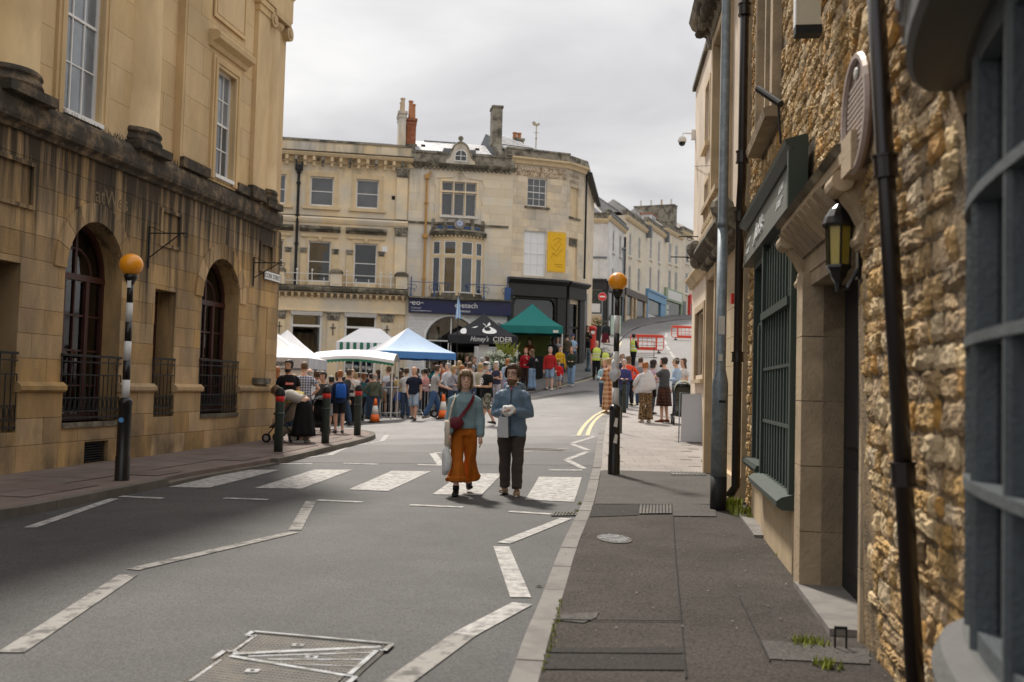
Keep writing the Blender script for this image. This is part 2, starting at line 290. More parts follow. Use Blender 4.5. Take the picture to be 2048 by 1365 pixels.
def grid(name, xs, ys, m, dz, kind=None, parent=None):
    b = MB(); nx = len(xs)
    b.v = [(x, y, gz(x, y) + dz) for y in ys for x in xs]
    b.f = [(j * nx + i, j * nx + i + 1, (j + 1) * nx + i + 1, (j + 1) * nx + i) for j in range(len(ys) - 1) for i in range(nx - 1)]; b.mi = [0] * len(b.f)
    o = b.build(name, m, parent, True, kind, norm=False); return o
_xs = [-700, -300, -120, -60, -40, -30, -24, -20] + [-18 + i for i in range(45)] + [28, 30, 34, 38, 44, 60, 120, 300, 700]
_ys = [-300, -120, -60, -30, -15, -8, -4] + [i * 1.0 for i in range(0, 64)] + [64 + 2 * i for i in range(40)] + [146, 160, 180, 200, 220, 300, 500, 900]
road = grid('road', _xs, _ys, M_ROAD, 0.0, 'structure')
tag(road, 'worn grey asphalt road running up to the market and the hill')
rd2 = grid('road', [x for x in _xs if -9 <= x <= 60], [y for y in _ys if 24 <= y <= 200], M_ROAD_LIT, .003, 'structure'); tag(rd2, 'worn asphalt through the market square and up the hill, sunlight painted into its colour')
for a_, b_, c_ in ((18, 20, .072), (20, 22, .10), (22, 24, .14)): r_ = grid('road', [x for x in _xs if -9 <= x <= 60], [y for y in _ys if a_ <= y <= b_], asphalt('asphalt_%d' % a_, (c_, c_ * .97, c_ * .955), (c_ * .8, c_ * .775, c_ * .76), .5, 110, .25, .7, .4), .003, 'structure'); tag(r_, 'worn asphalt of the junction beyond the crossing, painted stepwise lighter towards the sunlit road')  # strips painted lighter step by step, easing into the sunlit road tone
def resample(P, n):
    P = [Vector((p[0], p[1])) for p in P]; L = [0]
    for a, b in zip(P, P[1:]): L.append(L[-1] + (b - a).length)
    res = []
    for k in range(n):
        s = L[-1] * k / (n - 1); i = max(j for j in range(len(L)) if L[j] <= s + 1e-9); i = min(i, len(P) - 2)
        t = (s - L[i]) / max(1e-9, L[i + 1] - L[i]); res.append(P[i].lerp(P[i + 1], t))
    return res, L[-1]
def smooth_poly(P, it=2):
    P = [Vector((p[0], p[1])) for p in P]
    for _ in range(it):
        Q = [P[0]]
        for a, b in zip(P, P[1:]): Q += [a.lerp(b, 0.25), a.lerp(b, 0.75)]
        P = Q + [P[-1]]
    return P
def offset_poly(P, d):              # to the right of travel for d > 0
    P = [Vector((p[0], p[1])) for p in P]; Q = []
    for i in range(len(P)):
        t = (P[min(i + 1, len(P) - 1)] - P[max(0, i - 1)]).normalized(); Q.append(P[i] + Vector((t.y, -t.x)) * d)
    return Q
def strip(name, A, B, n, m, dz, mt, parent=None, kind='structure', skirt=True):
    a, _ = resample(A, n); b, _ = resample(B, n); mb = MB()
    for k in range(n):
        for j in range(m + 1):
            p = a[k].lerp(b[k], j / m); mb.v.append((p.x, p.y, gz(p.x, p.y) + dz))
    w = m + 1
    mb.f = [(k * w + j, k * w + j + 1, (k + 1) * w + j + 1, (k + 1) * w + j) for k in range(n - 1) for j in range(m)]; mb.mi = [0] * len(mb.f)
    if skirt:
        loop = [k * w for k in range(n)] + [(n - 1) * w + j for j in range(1, w)] + [k * w + m for k in range(n - 2, -1, -1)] + [j for j in range(m - 1, 0, -1)]
        base = len(mb.v); mb.v += [(mb.v[i][0], mb.v[i][1], mb.v[i][2] - dz - 0.15) for i in loop]
        q = len(loop); mb.f += [(loop[i], loop[(i + 1) % q], base + (i + 1) % q, base + i) for i in range(q)]; mb.mi += [0] * q
    o = mb.build(name, mt, parent, False, kind if parent is None else None); return o
def kerbs(A, side, parent, mt, L=0.915, w=0.14, dz=0.1, drop=None, smax=1e9):
    P = smooth_poly(A, 1); _, tot = resample(P, 2); n = int(min(tot, smax) / L); pts, _ = resample(P, int(tot / L * 3) + 1)
    for k in range(n):
        c = pts[3 * k:3 * k + 4]
        if len(c) < 4: break
        q = offset_poly(c, side * w); mb = MB(); h = dz
        if drop: h = drop(c[1].x, c[1].y, dz)
        g = (c[1] - c[0]).normalized() * 0.004
        top = [c[0] + g, c[1], c[2], c[3] - g]; bot = [q[3] - g, q[2], q[1], q[0] + g]
        j = random.uniform(-0.004, 0.004)
        poly = [Vector((p.x, p.y, gz(p.x, p.y) + h + 0.004 + j)) for p in top + bot]
        mb.prism(poly, (0, 0, -0.25)); mb.build('kerbstone', mt, parent)
# right pavement --------------------------------------------------------------------------
KR = [(-0.95, -3.0), (-0.42, 1.0), (0.03,4.82), (0.11,5.67), (0.21,6.47), (0.47,8.82), (0.72,10.78), (0.92,12.33), (1.19,14.83), (1.52,17.83), (1.87,21.37), (2.49,27.27), (2.83,30.07), (3.26,32.22), (3.92,34.06), (5.24,36.11), (6.78,37.16), (16, 39.0)]
WR = [(1.0, -3.0), (1.33, 1.0), (1.95, 5.38), (2.6, 10.0), (3.0, 12.82), (3.42, 17.2), (4.35, 24.3), (9, 24.8), (16, 25.4)]
iS = 8
_KRo = offset_poly(KR, 0.14)
def ysplit(P, y):
    for i in range(len(P) - 1):
        if P[i][1] <= y <= P[i + 1][1]:
            t = (y - P[i][1]) / (P[i + 1][1] - P[i][1]); q = (P[i][0] + (P[i + 1][0] - P[i][0]) * t, y)
            return [tuple(p[:2]) for p in P[:i + 1]] + [q], [q] + [tuple(p[:2]) for p in P[i + 1:]]
kn, kf = ysplit([(p.x, p.y) for p in _KRo], 16.6); wn, wf = ysplit(WR, 16.6)
wn = [(x + 0.7, y) for x, y in wn]; wf = [(x + 0.7, y) for x, y in wf]
pav_r = strip('pavement', kn, wn, 60, 6, 0.10, M_TARMAC); tag(pav_r, 'dark brown tarmac footway along the rubble stone wall')
pav_r2 = strip('pavement', kf, wf, 60, 8, 0.10, M_PAVER); tag(pav_r2, 'pale brick paved footway under the right hand group of people')
kerbs(KR, 1, pav_r, M_KERB, smax=1e9)
# brick courses of the pale footway
def inside_strip(x, y, A, B):
    def xat(P, yy):
        best = None
        for p, q in zip(P, P[1:]):
            if (p[1] - yy) * (q[1] - yy) <= 0 and abs(q[1] - p[1]) > 1e-6:
                v = p[0] + (q[0] - p[0]) * (yy - p[1]) / (q[1] - p[1]); best = v if best is None else best
        return best
    a, b = xat(A, y), xat(B, y)
    return a is not None and b is not None and a < x < b
mb = MB(); cnt = 0
pv = None
for r in range(24):
    y0 = 16.62 + r * 0.42
    for c in range(14):
        x0 = 1.6 + c * 0.44 + (r % 2) * 0.22
        cx, cy = x0 + 0.21, y0 + 0.2
        if not (inside_strip(x0 + 0.02, cy, kf, wf) and inside_strip(x0 + 0.4, cy, kf, wf)) or x0 + 0.42 > 3.45 + (cy - 17.2) * 0.13 + (9 if cy > 24.6 else 0) - 0.02: continue
        b = MB(); z = [gz(px_, py_) + 0.102 for px_, py_ in ((x0, y0), (x0 + 0.435, y0), (x0 + 0.435, y0 + 0.415), (x0, y0 + 0.415))]
        b.prism([(x0, y0, z[0]), (x0 + 0.435, y0, z[1]), (x0 + 0.435, y0 + 0.415, z[2]), (x0, y0 + 0.415, z[3])], (0, 0, 0.006)); b.build('paving_slab', M_PAVER, pav_r2)
# left pavement ---------------------------------------------------------------------------
KL = [(-8.2, 4.0), (-7.6, 8.5), (-5.17,10.23), (-5.09,10.83), (-4.97,11.73), (-4.92,12.48), (-4.80,13.23), (-4.63,14.93), (-4.41,15.98), (-4.05,17.53), (-3.62,20.13), (-3.31,22.53), (-3.22,23.93), (-3.35,25.03), (-3.74,26.29), (-4.41,27.44), (-5.75,28.74), (-9.5, 29.0)]
WL = [(-9.9, 4.0), (-8.1, 8.0), (-7.25, 12.8), (-7.06, 13.91), (-6.2, 19.0), (-5.46, 23.5), (-9.0, 24.1), (-9.5, 24.2)]
_KLo = offset_poly(KL, -0.14)
pav_l = strip('pavement', [(p.x, p.y) for p in _KLo], [(x - 0.4, y) for x, y in WL], 70, 8, 0.10, M_LPAVE); tag(pav_l, 'dark reddish paved footway below the sooty bank building')
kerbs(KL, -1, pav_l, M_KERBD, drop=lambda x, y, dz: 0.035 if 14.0 < y < 17.4 else dz)
for r in range(17):                                   # flags of the left footway, laid square to the wall
    for c in range(5):
        u0 = -2.2 + r * 0.72; o0 = 0.1 + c * 0.52 - (0.2 if c else 0.02)
        pts = []
        for uu, oo in ((u0, o0), (u0 + 0.712, o0), (u0 + 0.712, o0 + 0.512), (u0, o0 + 0.512)):
            x = -7.06 + uu * 0.1656 + oo * 0.9862; y = 13.91 + uu * 0.9862 - oo * 0.1656; pts.append((x, y))
        if max(p[0] for p in pts) > min((_x.x for _x in _KLo if abs(_x.y - pts[1][1]) < 1.6), default=-5) - 0.1: continue
        b = MB(); b.prism([(x, y, gz(x, y) + 0.103 + random.uniform(0, 0.003)) for x, y in pts], (0, 0, 0.006)); b.build('paving_slab', M_LPAVE, pav_l)
# market and hill pavement -----------------------------------------------------------------
KM = [(-10.19,44.00), (-5.71,43.50), (-2.56,42.00), (-0.70,38.72), (0.17,39.21), (0.94,40.95), (1.42,41.99), (2.05,42.94), (2.75,44.13), (3.84,46.42), (4.55,49.40), (5.51,55.17), (6.98,65.48), (8.73,76.32), (11.36,84.53), (14.14,89.20), (17.34,96.57), (26, 122), (40, 140)]
WM = [(-14, 46.0), (-5.0, 48.0), (-0.145, 48.86), (2.6, 49.86), (3.5, 51.0), (4.8, 60.0), (5.2, 75.0), (7.4, 80.2), (9.7, 87.2), (12.7, 95.2), (15.7, 103.2), (18.5, 109.2), (23.4, 118.2), (38, 142)]
pav_m = strip('pavement', KM, [(x - 0.3, y + 0.3) for x, y in WM], 90, 6, 0.10, M_FLAG); tag(pav_m, 'grey flagged footway past the market shops and up the hill')
kerbs(KM, -1, pav_m, M_KERB, L=1.2)
# ------------------------------------------------------------------ markings, thin paint sheets on the road
def paint(name, poly, mt=None, sub=1, dz=0.007):
    mb = MB(); A = [Vector((p[0], p[1])) for p in poly]
    n = max(1, int((A[0] - A[1]).length / 0.8)); m = max(1, int((A[1] - A[2]).length / 0.8))
    for j in range(m + 1):
        for i in range(n + 1):
            p = A[0].lerp(A[1], i / n).lerp(A[3].lerp(A[2], i / n), j / m); mb.v.append((p.x, p.y, gz(p.x, p.y) + dz))
    mb.f = [(j * (n + 1) + i, j * (n + 1) + i + 1, (j + 1) * (n + 1) + i + 1, (j + 1) * (n + 1) + i) for j in range(m) for i in range(n)]; mb.mi = [0] * len(mb.f)
    return mb.build(name, mt or M_PAINT, road)
def line(name, a, b, w=0.12, mt=None, dz=0.007):
    a, b = Vector(a), Vector(b); t = (b - a).normalized(); s = Vector((-t.y, t.x)) * w / 2
    return paint(name, [a - s, b - s, b + s, a + s], mt, dz=dz)
def poly_line(name, P, w, mt):
    P = smooth_poly(P, 2); L_ = offset_poly(P, w / 2); R_ = offset_poly(P, -w / 2); mb = MB()
    for a, b in zip(L_, R_): mb.v += [(a.x, a.y, gz(a.x, a.y) + 0.008), (b.x, b.y, gz(b.x, b.y) + 0.008)]
    mb.f = [(2 * i, 2 * i + 1, 2 * i + 3, 2 * i + 2) for i in range(len(P) - 1)]; mb.mi = [0] * len(mb.f)
    return mb.build(name, mt, road)
for q in ([(0.23,13.38), (0.88,13.28), (1.20,16.38), (0.50,16.34)], [(-1.04,13.73), (-0.37,13.78), (-0.11,16.69), (-0.77,16.64)],
          [(-2.24,14.08), (-1.68,13.98), (-1.31,16.84), (-1.96,16.84)], [(-3.53,13.93), (-2.89,14.03), (-2.63,16.89), (-3.26,16.79)], [(-4.67,13.78), (-4.13,13.83), (-3.80,16.64), (-4.40,16.54)]):
    paint('zebra_stripe', q)
for a, b in (((-4.86,12.58), (-4.29,12.48)), ((-3.59,12.68), (-3.02,12.63)), ((-2.42,12.73), (-1.83,12.63)), ((-1.22,12.48), (-0.55,12.38)), ((0.02,12.08), (0.52,11.93)),
             ((-4.16,17.64), (-3.48,17.74)), ((-2.95,17.89), (-2.32,17.79)), ((-1.62,17.79), (-1.13,17.74)), ((0.70,17.33), (1.28,17.38))):
    line('give_way_dash', a, b, 0.13)
for a, b in (((2.04,23.83), (1.37,21.88)), ((1.36,21.73), (1.61,20.28)), ((1.58,20.03), (1.10,18.78)), ((1.08,18.73), (1.32,17.58)), ((1.46,23.93), (2.08,23.98))):
    line('zigzag_line', a, b, 0.13)
for a, b, w, m_ in (((0.68,11.58), (-0.03,9.63), .14, M_PAINT), ((-0.05,9.43), (0.11,7.18), .15, M_PAINT), ((0.12,6.98), (-0.24,6.08), .15, M_PAINT), ((-0.24,6.08), (-0.59,4.87), .15, M_PAINTW),
                    ((-2.65,5.43), (-2.86,7.63), .14, M_PAINTW), ((-2.91,7.83), (-2.12,9.98), .12, M_PAINTW), ((-2.14,10.13), (-2.47,12.58), .13, M_PAINTW), ((-4.67,9.83), (-4.84,12.33), .12, M_PAINT),
                    ((-4.17,18.24), (-3.49,19.44), .1, M_PAINT), ((-3.49,19.44), (-3.48,21.34), .12, M_PAINT), ((-3.49,21.64), (-2.96,23.24), .1, M_PAINT), ((-2.96,23.24), (-3.13,25.49), .12, M_PAINT),
                    ((-4.27,28.69), (-2.92,25.79), .1, M_PAINTW), ((-4.62,32.75), (-3.23,30.49), .1, M_PAINTW), ((-1.50,19.68), (-1.20,17.78), .14, M_PAINT), ((-1.50,19.68), (-1.33,19.83), .12, M_PAINT), ((0.12,19.88), (1.26,20.68), .12, M_PAINTW),
                    ((-3.00,31.54), (-2.04,31.34), .12, M_PAINTW), ((0.94,31.47), (2.58,30.27), .12, M_PAINTW), ((0.75,38.31), (3.27,41.15), .6, M_PATCHL)):
    line('zigzag_line', a, b, w, m_)
poly_line('double_yellow_line', [(1.66,24.08), (1.91,26.38), (2.29,29.22), (2.68,31.52), (3.14,33.37), (3.85,35.81), (4.89,37.66)], 0.10, M_YLINE)
poly_line('double_yellow_line', [(1.88,24.13), (2.11,26.38), (2.47,29.27), (2.79,31.17), (3.19,32.82), (3.86,35.12), (4.92,37.11)], 0.10, M_YLINE)
poly_line('double_yellow_line', [(1.65,42.00), (2.83,44.04), (3.90,46.32), (4.72,49.66), (5.80,56.42), (7.48,67.97)], 0.09, M_YLINE)
for a, b in (((11.96,77.07), (11.16,72.30)), ((10.78,70.11), (10.25,66.18)), ((10.08,64.83), (9.72,61.50)), ((9.60,60.35), (9.16,56.12))):
    line('centre_line_dash', a, b, 0.16)
# ------------------------------------------------------------------ ironwork and patches
def cover_round(name, c, rx, ry, z, mt, label, bars=9):
    e = empty(name, (c[0], c[1], z), 0.1, label, 'drain cover')
    b = MB(); b.lathe([(rx, 0.0), (rx, 0.006), (rx - 0.02, 0.009)], 24); o = b.build('rim', mt, e)
    for k in range(-bars // 2 + 1, bars // 2 + 1):
        for j in range(-bars // 2 + 1, bars // 2 + 1):
            x, y = k * rx * 1.8 / bars, j * rx * 1.8 / bars
            if x * x + y * y < (rx - 0.03) ** 2: q = MB(); q.box((x - 0.012, y - 0.012, 0.009), (x + 0.012, y + 0.012, 0.012)); q.build('stud', M_IRONRIM, e)
    e.scale = (1, ry / rx, 1)
cover_round('footway_cover', (1.01,9.43), 0.16, 0.28, 0.102, M_IRONCOVER, 'small round studded iron cover in the tarmac footway')
def grate(name, P, dz, label, n=7, mt=None):
    P = [Vector((p[0], p[1])) for p in P]; c = sum(P, Vector((0, 0))) / 4
    e = empty(name, (c.x, c.y, gz(c.x, c.y) + dz), 0, label, 'drain cover'); Q = [p - c for p in P]
    b = MB(); b.prism([(p.x, p.y, 0) for p in Q], (0, 0, 0.004)); b.build('plate', mt or M_DARK, e)
    for k in range(n + 1):
        t = k / n; a, d = Q[0].lerp(Q[1], t), Q[3].lerp(Q[2], t); s = (Q[1] - Q[0]).normalized() * 0.013
        q = MB(); q.prism([((a - s).x, (a - s).y, 0.004), ((a + s).x, (a + s).y, 0.004), ((d + s).x, (d + s).y, 0.004), ((d - s).x, (d - s).y, 0.004)], (0, 0, 0.008)); q.build('bar', M_IRONCOVER, e)
    for t in (0.02, 0.98):
        a, d = Q[0].lerp(Q[3], t), Q[1].lerp(Q[2], t); s = (Q[3] - Q[0]).normalized() * 0.012
        q = MB(); q.prism([((a - s).x, (a - s).y, 0.004), ((d - s).x, (d - s).y, 0.004), ((d + s).x, (d + s).y, 0.004), ((a + s).x, (a + s).y, 0.004)], (0, 0, 0.009)); q.build('frame', M_IRONCOVER, e)
grate('road_gully', [(0.52,11.73), (0.83,11.83), (0.88,12.13), (0.57,12.08)], 0.003, 'barred iron gully grating at the kerb beside the zebra crossing', 8)
grate('footway_cover', [(1.50,11.33), (1.86,11.43), (2.00,12.33), (1.63,12.23)], 0.103, 'dark square iron cover in the middle of the footway', 9)
grate('footway_cover', [(2.62,16.03), (3.18,16.13), (3.27,16.93), (2.72,16.78)], 0.103, 'pale ribbed cover near the foot of the lamp post', 10, M_IRONRIM)
line('road_patch', (0.30,20.53), (1.12,20.33), .5, M_PATCHL, .006)
def patch(P, mt, dz=0.104, name='tarmac_patch', parent=None):
    b = MB(); b.prism([(p[0], p[1], gz(p[0], p[1]) + dz) for p in P], (0, 0, 0.003)); return b.build(name, mt, parent or pav_r)
patch([(0.31,6.22), (0.59,6.32), (0.56,6.17), (0.47,6.02), (0.31,6.07)], M_PATCHL, name='stone_patch')
patch([(1.54,16.58), (3.38,16.78), (2.56,12.53), (1.06,12.23)], M_PATCHL)
patch([(1.02,12.08), (1.61,12.33), (1.46,11.23), (0.90,10.98)], M_PATCH)
patch([(2.04,12.43), (2.57,12.43), (2.35,11.28), (1.85,11.23)], M_PATCHL, 0.108)
patch([(1.44,5.72), (2.02,5.57), (1.91,5.27), (1.40,5.32)], M_PATCHL, name='doorstep_slab')
patch([(0.25,5.42), (0.98,5.52), (0.92,5.07), (0.19,5.02)], M_PATCH, 0.1035)
for a, b in (((2.04,12.43), (1.41,8.37)), ((1.41,8.37), (0.89,4.92)), ((0.29,6.07), (1.07,6.12)), ((0.23,5.32), (0.96,5.37)), ((1.60,6.87), (1.39,5.27))):
    a, b = Vector(a), Vector(b); t = (b - a).normalized(); s = Vector((-t.y, t.x)) * 0.008
    patch([a - s * .6, b - s * .6, b + s * .6, a + s * .6], M_PATCH, 0.1085, 'joint')
# big triangular road cover in the foreground
P4 = [Vector(p) for p in ((-1.49,5.98), (-0.64,5.78), (-0.82,4.68), (-1.59,4.93))]
cc = sum(P4, Vector((0, 0))) / 4
cov = empty('manhole_cover', (cc.x, cc.y, 0.0), 0, 'large iron road cover of triangular plates in the foreground asphalt', 'manhole cover')
Q4 = [p - cc for p in P4]
def q2(a, b): return Q4[0].lerp(Q4[1], a).lerp(Q4[3].lerp(Q4[2], a), b)
def plate(name, pts, mt, z0, h):
    b = MB(); b.prism([(*q2(*p), z0) for p in pts], (0, 0, h)); b.build(name, mt, cov)
plate('frame', [(0, 0), (1, 0), (1, 1), (0, 1)], M_IRONCOVER, 0.002, 0.006)
plate('triangular_plate', [(0.06, 0.05), (0.93, 0.06), (0.10, 0.44)], M_IRONCOVER, 0.008, 0.006)
plate('triangular_plate', [(0.95, 0.10), (0.95, 0.56), (0.14, 0.48)], M_IRONCOVER, 0.008, 0.006)
plate('triangular_plate', [(0.06, 0.53), (0.93, 0.62), (0.93, 0.95), (0.06, 0.95)], M_IRONCOVER, 0.008, 0.006)
st_ = MB()
for i in range(34):
    for j in range(26):
        q = q2((i + .5) / 34, (j + .5) / 26); st_.box((q.x - .007, q.y - .007, .0142), (q.x + .007, q.y + .007, .0162))
st_.build('cast_studs', M_IRONCOVER, cov, kind='stuff', norm=False)
def rib(a, b, w=0.02, z0=0.0145, h=0.003, nm='rib'):
    a, b = Vector(q2(*a)), Vector(q2(*b)); t = (b - a).normalized(); s = Vector((-t.y, t.x)) * w / 2
    m_ = MB(); m_.prism([(*(a - s), z0), (*(b - s), z0), (*(b + s), z0), (*(a + s), z0)], (0, 0, h)); m_.build(nm, M_IRONRIM, cov)
for a, b, w in (((0, 0), (1, 0), .025), ((1, 0.0), (1, .14), .03), ((0, 0), (0.0, .10), .03), ((.06, .08), (.06, .42), .018), ((0, .42), (0, .58), .03), ((.08, .46), (.95, .08), .045), ((.08, .50), (.93, .60), .035), ((.95, .12), (.95, .58), .03),
                ((.2, .475), (.93, .20), .02), ((.35, .49), (.93, .33), .018), ((.55, .52), (.93, .45), .016), ((0, .1), (.06, .1), .02), ((0, .42), (.1, .42), .02), ((1, .14), (.93, .14), .02), ((1, .6), (1, .75), .03), ((.06, .58), (.06, .95), .02), ((0, 1), (1, 1), .025), ((.93, .6), (1, .6), .02)):
    rib(a, b, w)
for c in ((.42, .2), (.60, .385), (.35, .70)):
    b = MB(); p = q2(*c); b.box((p.x - .035, p.y - .03, .0145), (p.x + .035, p.y + .03, .02)); k = b.build('keyhole_boss', M_IRONRIM, cov)
    b = MB(); b.lathe([(.012, 0), (.012, .0025)], 8, (p.x, p.y, .0202)); b.build('keyhole', M_BLACK, k)

# ================================================================== facade helpers
class Op:
    def __init__(s, u0, u1, z0, z1, rise=0.0): s.u0, s.u1, s.z0, s.z1, s.rise = u0, u1, z0, z1, rise
    def top(s, u):
        if not s.rise: return s.z1
        c, r = (s.u0 + s.u1) / 2, (s.u1 - s.u0) / 2; t = max(0.0, 1 - ((u - c) / r) ** 2)
        return s.z1 + s.rise * math.sqrt(t)
    def us(s, n=14):
        if not s.rise: return [s.u0, s.u1]
        c, r = (s.u0 + s.u1) / 2, (s.u1 - s.u0) / 2
        return [c - r * math.cos(math.pi * k / n) for k in range(n + 1)]
    def loop(s, n=14): return [(s.u0, s.z0)] + [(u, s.top(u)) for u in s.us(n)] + [(s.u1, s.z0)]
    def grow(s, d): return Op(s.u0 - d, s.u1 + d, s.z0, s.z1, s.rise + d if s.rise else 0)
def free_polys(u0, u1, z0, z1, ops):
    ops = [o for o in ops if o.u1 > u0 and o.u0 < u1 and o.z0 < z1 and o.z1 + o.rise > z0]
    bps = {u0, u1}
    for o in ops: bps |= {u for u in o.us() if u0 < u < u1}
    bps = sorted(bps); chains = []; done = []
    for a, b in zip(bps, bps[1:]):
        if b - a < 1e-6: continue
        iv = [(z0, z1, z0, z1)]; m = (a + b) / 2
        for o in ops:
            if not (o.u0 <= m <= o.u1): continue
            ta, tb = o.top(a), o.top(b); nv = []
            for la, ha, lb, hb in iv:
                if o.z0 > min(la, lb): nv.append((la, min(ha, max(o.z0, la)), lb, min(hb, max(o.z0, lb))))
                nv.append((min(ha, max(la, ta)), ha, min(hb, max(lb, tb)), hb))
            iv = [q for q in nv if q[1] - q[0] > 1e-4 or q[3] - q[2] > 1e-4]
        nc = []
        for q in iv:
            hit = None
            for c in chains:
                if abs(c[-1][0] - a) < 1e-6 and abs(c[-1][1] - q[0]) < 1e-3 and abs(c[-1][2] - q[1]) < 1e-3: hit = c; break
            if hit: hit.append((b, q[2], q[3])); nc.append(hit)
            else: nc.append([(a, q[0], q[1]), (b, q[2], q[3])])
        done += [c for c in chains if c not in nc]; chains = nc
    done += chains; res = []
    for c in done:
        p = []
        for u, l, h in c: p.append((u, l))
        for u, l, h in reversed(c): p.append((u, h))
        q = [p[0]]
        for x in p[1:]:
            if abs(x[0] - q[-1][0]) + abs(x[1] - q[-1][1]) > 1e-4: q.append(x)
        if abs(q[0][0] - q[-1][0]) + abs(q[0][1] - q[-1][1]) < 1e-4: q.pop()
        r = []
        for i in range(len(q)):
            a, b, d = q[i - 1], q[i], q[(i + 1) % len(q)]
            if abs((b[0] - a[0]) * (d[1] - b[1]) - (b[1] - a[1]) * (d[0] - b[0])) > 1e-7: r.append(b)
        if len(r) >= 3: res.append(r)
    return res
class Fac:
    """a facade frame: local x runs along the wall, sg*y points to the street, z up"""
    def __init__(s, name, o, ang, sg, label, cat='building', root=None):
        s.a = rad(ang); s.sg = sg; s.o = Vector((o[0], o[1]))
        s.rz = math.pi / 2 - s.a
        s.root = root or empty(name, (o[0], o[1], 0), s.rz, label, cat)
        s.d = Vector((math.sin(s.a), math.cos(s.a))); s.n = Vector((-s.d.y, s.d.x)) * sg
    def P(s, u, o, z): return (u, s.sg * o, z)
    def world(s, u, o): p = s.o + s.d * u + s.n * o; return (p.x, p.y)
    def box(s, mb, u0, u1, o0, o1, z0, z1): return mb.box((u0, s.sg * o0, z0), (u1, s.sg * o1, z1))
    def part(s, name, m, boxes, parent=None, smooth=False):
        mb = MB()
        for q in boxes: s.box(mb, *q)
        return mb.build(name, m, parent or s.root, smooth)
    def poly(s, mb, pts, o0, o1): return mb.prism([(u, s.sg * o0, z) for u, z in pts], (0, s.sg * (o1 - o0), 0))
    def wall(s, name, m, u0, u1, z0, z1, ops, depth=8.0, reveal=0.25, o=0.0, parent=None, sides=True):
        mb = MB()
        for p in free_polys(u0, u1, z0, z1, ops): mb.add([s.P(u, o, z) for u, z in p], [tuple(range(len(p)))])
        for op in ops:
            L = op.loop(); n = len(L)
            mb.add([s.P(u, o, z) for u, z in L] + [s.P(u, o - reveal, z) for u, z in L], [(i, (i + 1) % n, n + (i + 1) % n, n + i) for i in range(n)])
        if sides:
            c = [(u0, o), (u1, o), (u1, -depth), (u0, -depth)]
            mb.add([s.P(u, q, z) for z in (z0, z1) for u, q in c], [(1, 2, 6, 5), (2, 3, 7, 6), (3, 0, 4, 7), (4, 5, 6, 7)])
        return mb.build(name, m, parent or s.root, norm=False)
    def ashlar(s, m, u0, u1, z0, z1, ch, bw, ops, proud=0.012, joint=0.008, o=0.0, parent=None, rs=1, name='stone_block', skip=None):
        rnd = random.Random(rs); z = z0; k = 0; nc = max(1, round((z1 - z0) / ch)); ch = (z1 - z0) / nc
        for k in range(nc):
            z = z0 + k * ch; u = u0 - (k % 2) * bw * 0.5 - rnd.random() * 0.15 * bw
            while u < u1:
                w = bw * rnd.uniform(0.75, 1.3); a, b = max(u, u0), min(u + w, u1)
                if u1 - b < 0.25 * bw: b = u1; w = u1 - u + 1e-3
                if b - a > 0.06:
                    for p in free_polys(a + joint / 2, b - joint / 2, z + joint / 2, z + ch - joint / 2, ops):
                        if max(q[0] for q in p) - min(q[0] for q in p) < 0.03: continue
                        mb = MB(); s.poly(mb, p, o, o + proud + rnd.uniform(-0.002, 0.002)); mb.build(name, m, parent or s.root, norm=False)
                u += w
    def mould(s, name, m, u0, u1, prof, parent=None):
        mb = MB(); mb.prism([(u0, s.sg * o, z) for o, z in prof], (u1 - u0, 0, 0)); return mb.build(name, m, parent or s.root)
    def sash(s, u0, u1, z0, z1, o, cols=2, rows=2, mf=None, mg=None, fr=0.05, bar=0.018, sill=True, panes=True, curt=None, mid=True, parent=None, name='window', lower=None):
        mf = mf or M_WHITE; mg = mg or M_GLASSG; mb = MB(); d = 0.05
        for a, b, c, e in ((u0, u0 + fr, z0, z1), (u1 - fr, u1, z0, z1), (u0 + fr, u1 - fr, z0, z0 + fr * 1.2), (u0 + fr, u1 - fr, z1 - fr, z1)): s.box(mb, a, b, o - d, o + 0.01, c, e)
        U = [u0 + fr + (u1 - u0 - 2 * fr) * i / cols for i in range(cols + 1)]; Z = [z0 + fr * 1.2 + (z1 - z0 - 2.2 * fr) * j / rows for j in range(rows + 1)]
        for i in range(1, cols): s.box(mb, U[i] - bar / 2, U[i] + bar / 2, o - 0.035, o, z0 + fr, z1 - fr)
        for j in range(1, rows):
            h = bar * 2.0 if (mid and j == rows // 2) else bar
            s.box(mb, u0 + fr, u1 - fr, o - 0.032, o + (0.006 if h > bar else -0.003), Z[j] - h / 2, Z[j] + h / 2)
        w = mb.build(name, mf, parent or s.root)
        for i in range(cols):
            for j in range(rows):
                g = MB(); s.box(g, U[i] + bar * 0.3, U[i + 1] - bar * 0.3, o - 0.028, o - 0.022, Z[j] + bar * 0.3, Z[j + 1] - bar * 0.3)
                g.build('pane', (lower if (lower and j < rows // 2) else mg), w)
        if curt: g = MB(); s.box(g, u0 + fr, u1 - fr, o - 0.12, o - 0.1, z0 + fr, z1 - fr); g.build('curtain', curt, w)
        return w
    def mtx(s, u, o, z, rx=0.0):          # text frame facing the street
        if s.sg > 0: return Matrix(((-1, 0, 0, u), (0, 0, s.sg, s.sg * o), (0, 1, 0, z), (0, 0, 0, 1)))
        return Matrix(((1, 0, 0, u), (0, 0, s.sg, s.sg * o), (0, 1, 0, z), (0, 0, 0, 1)))
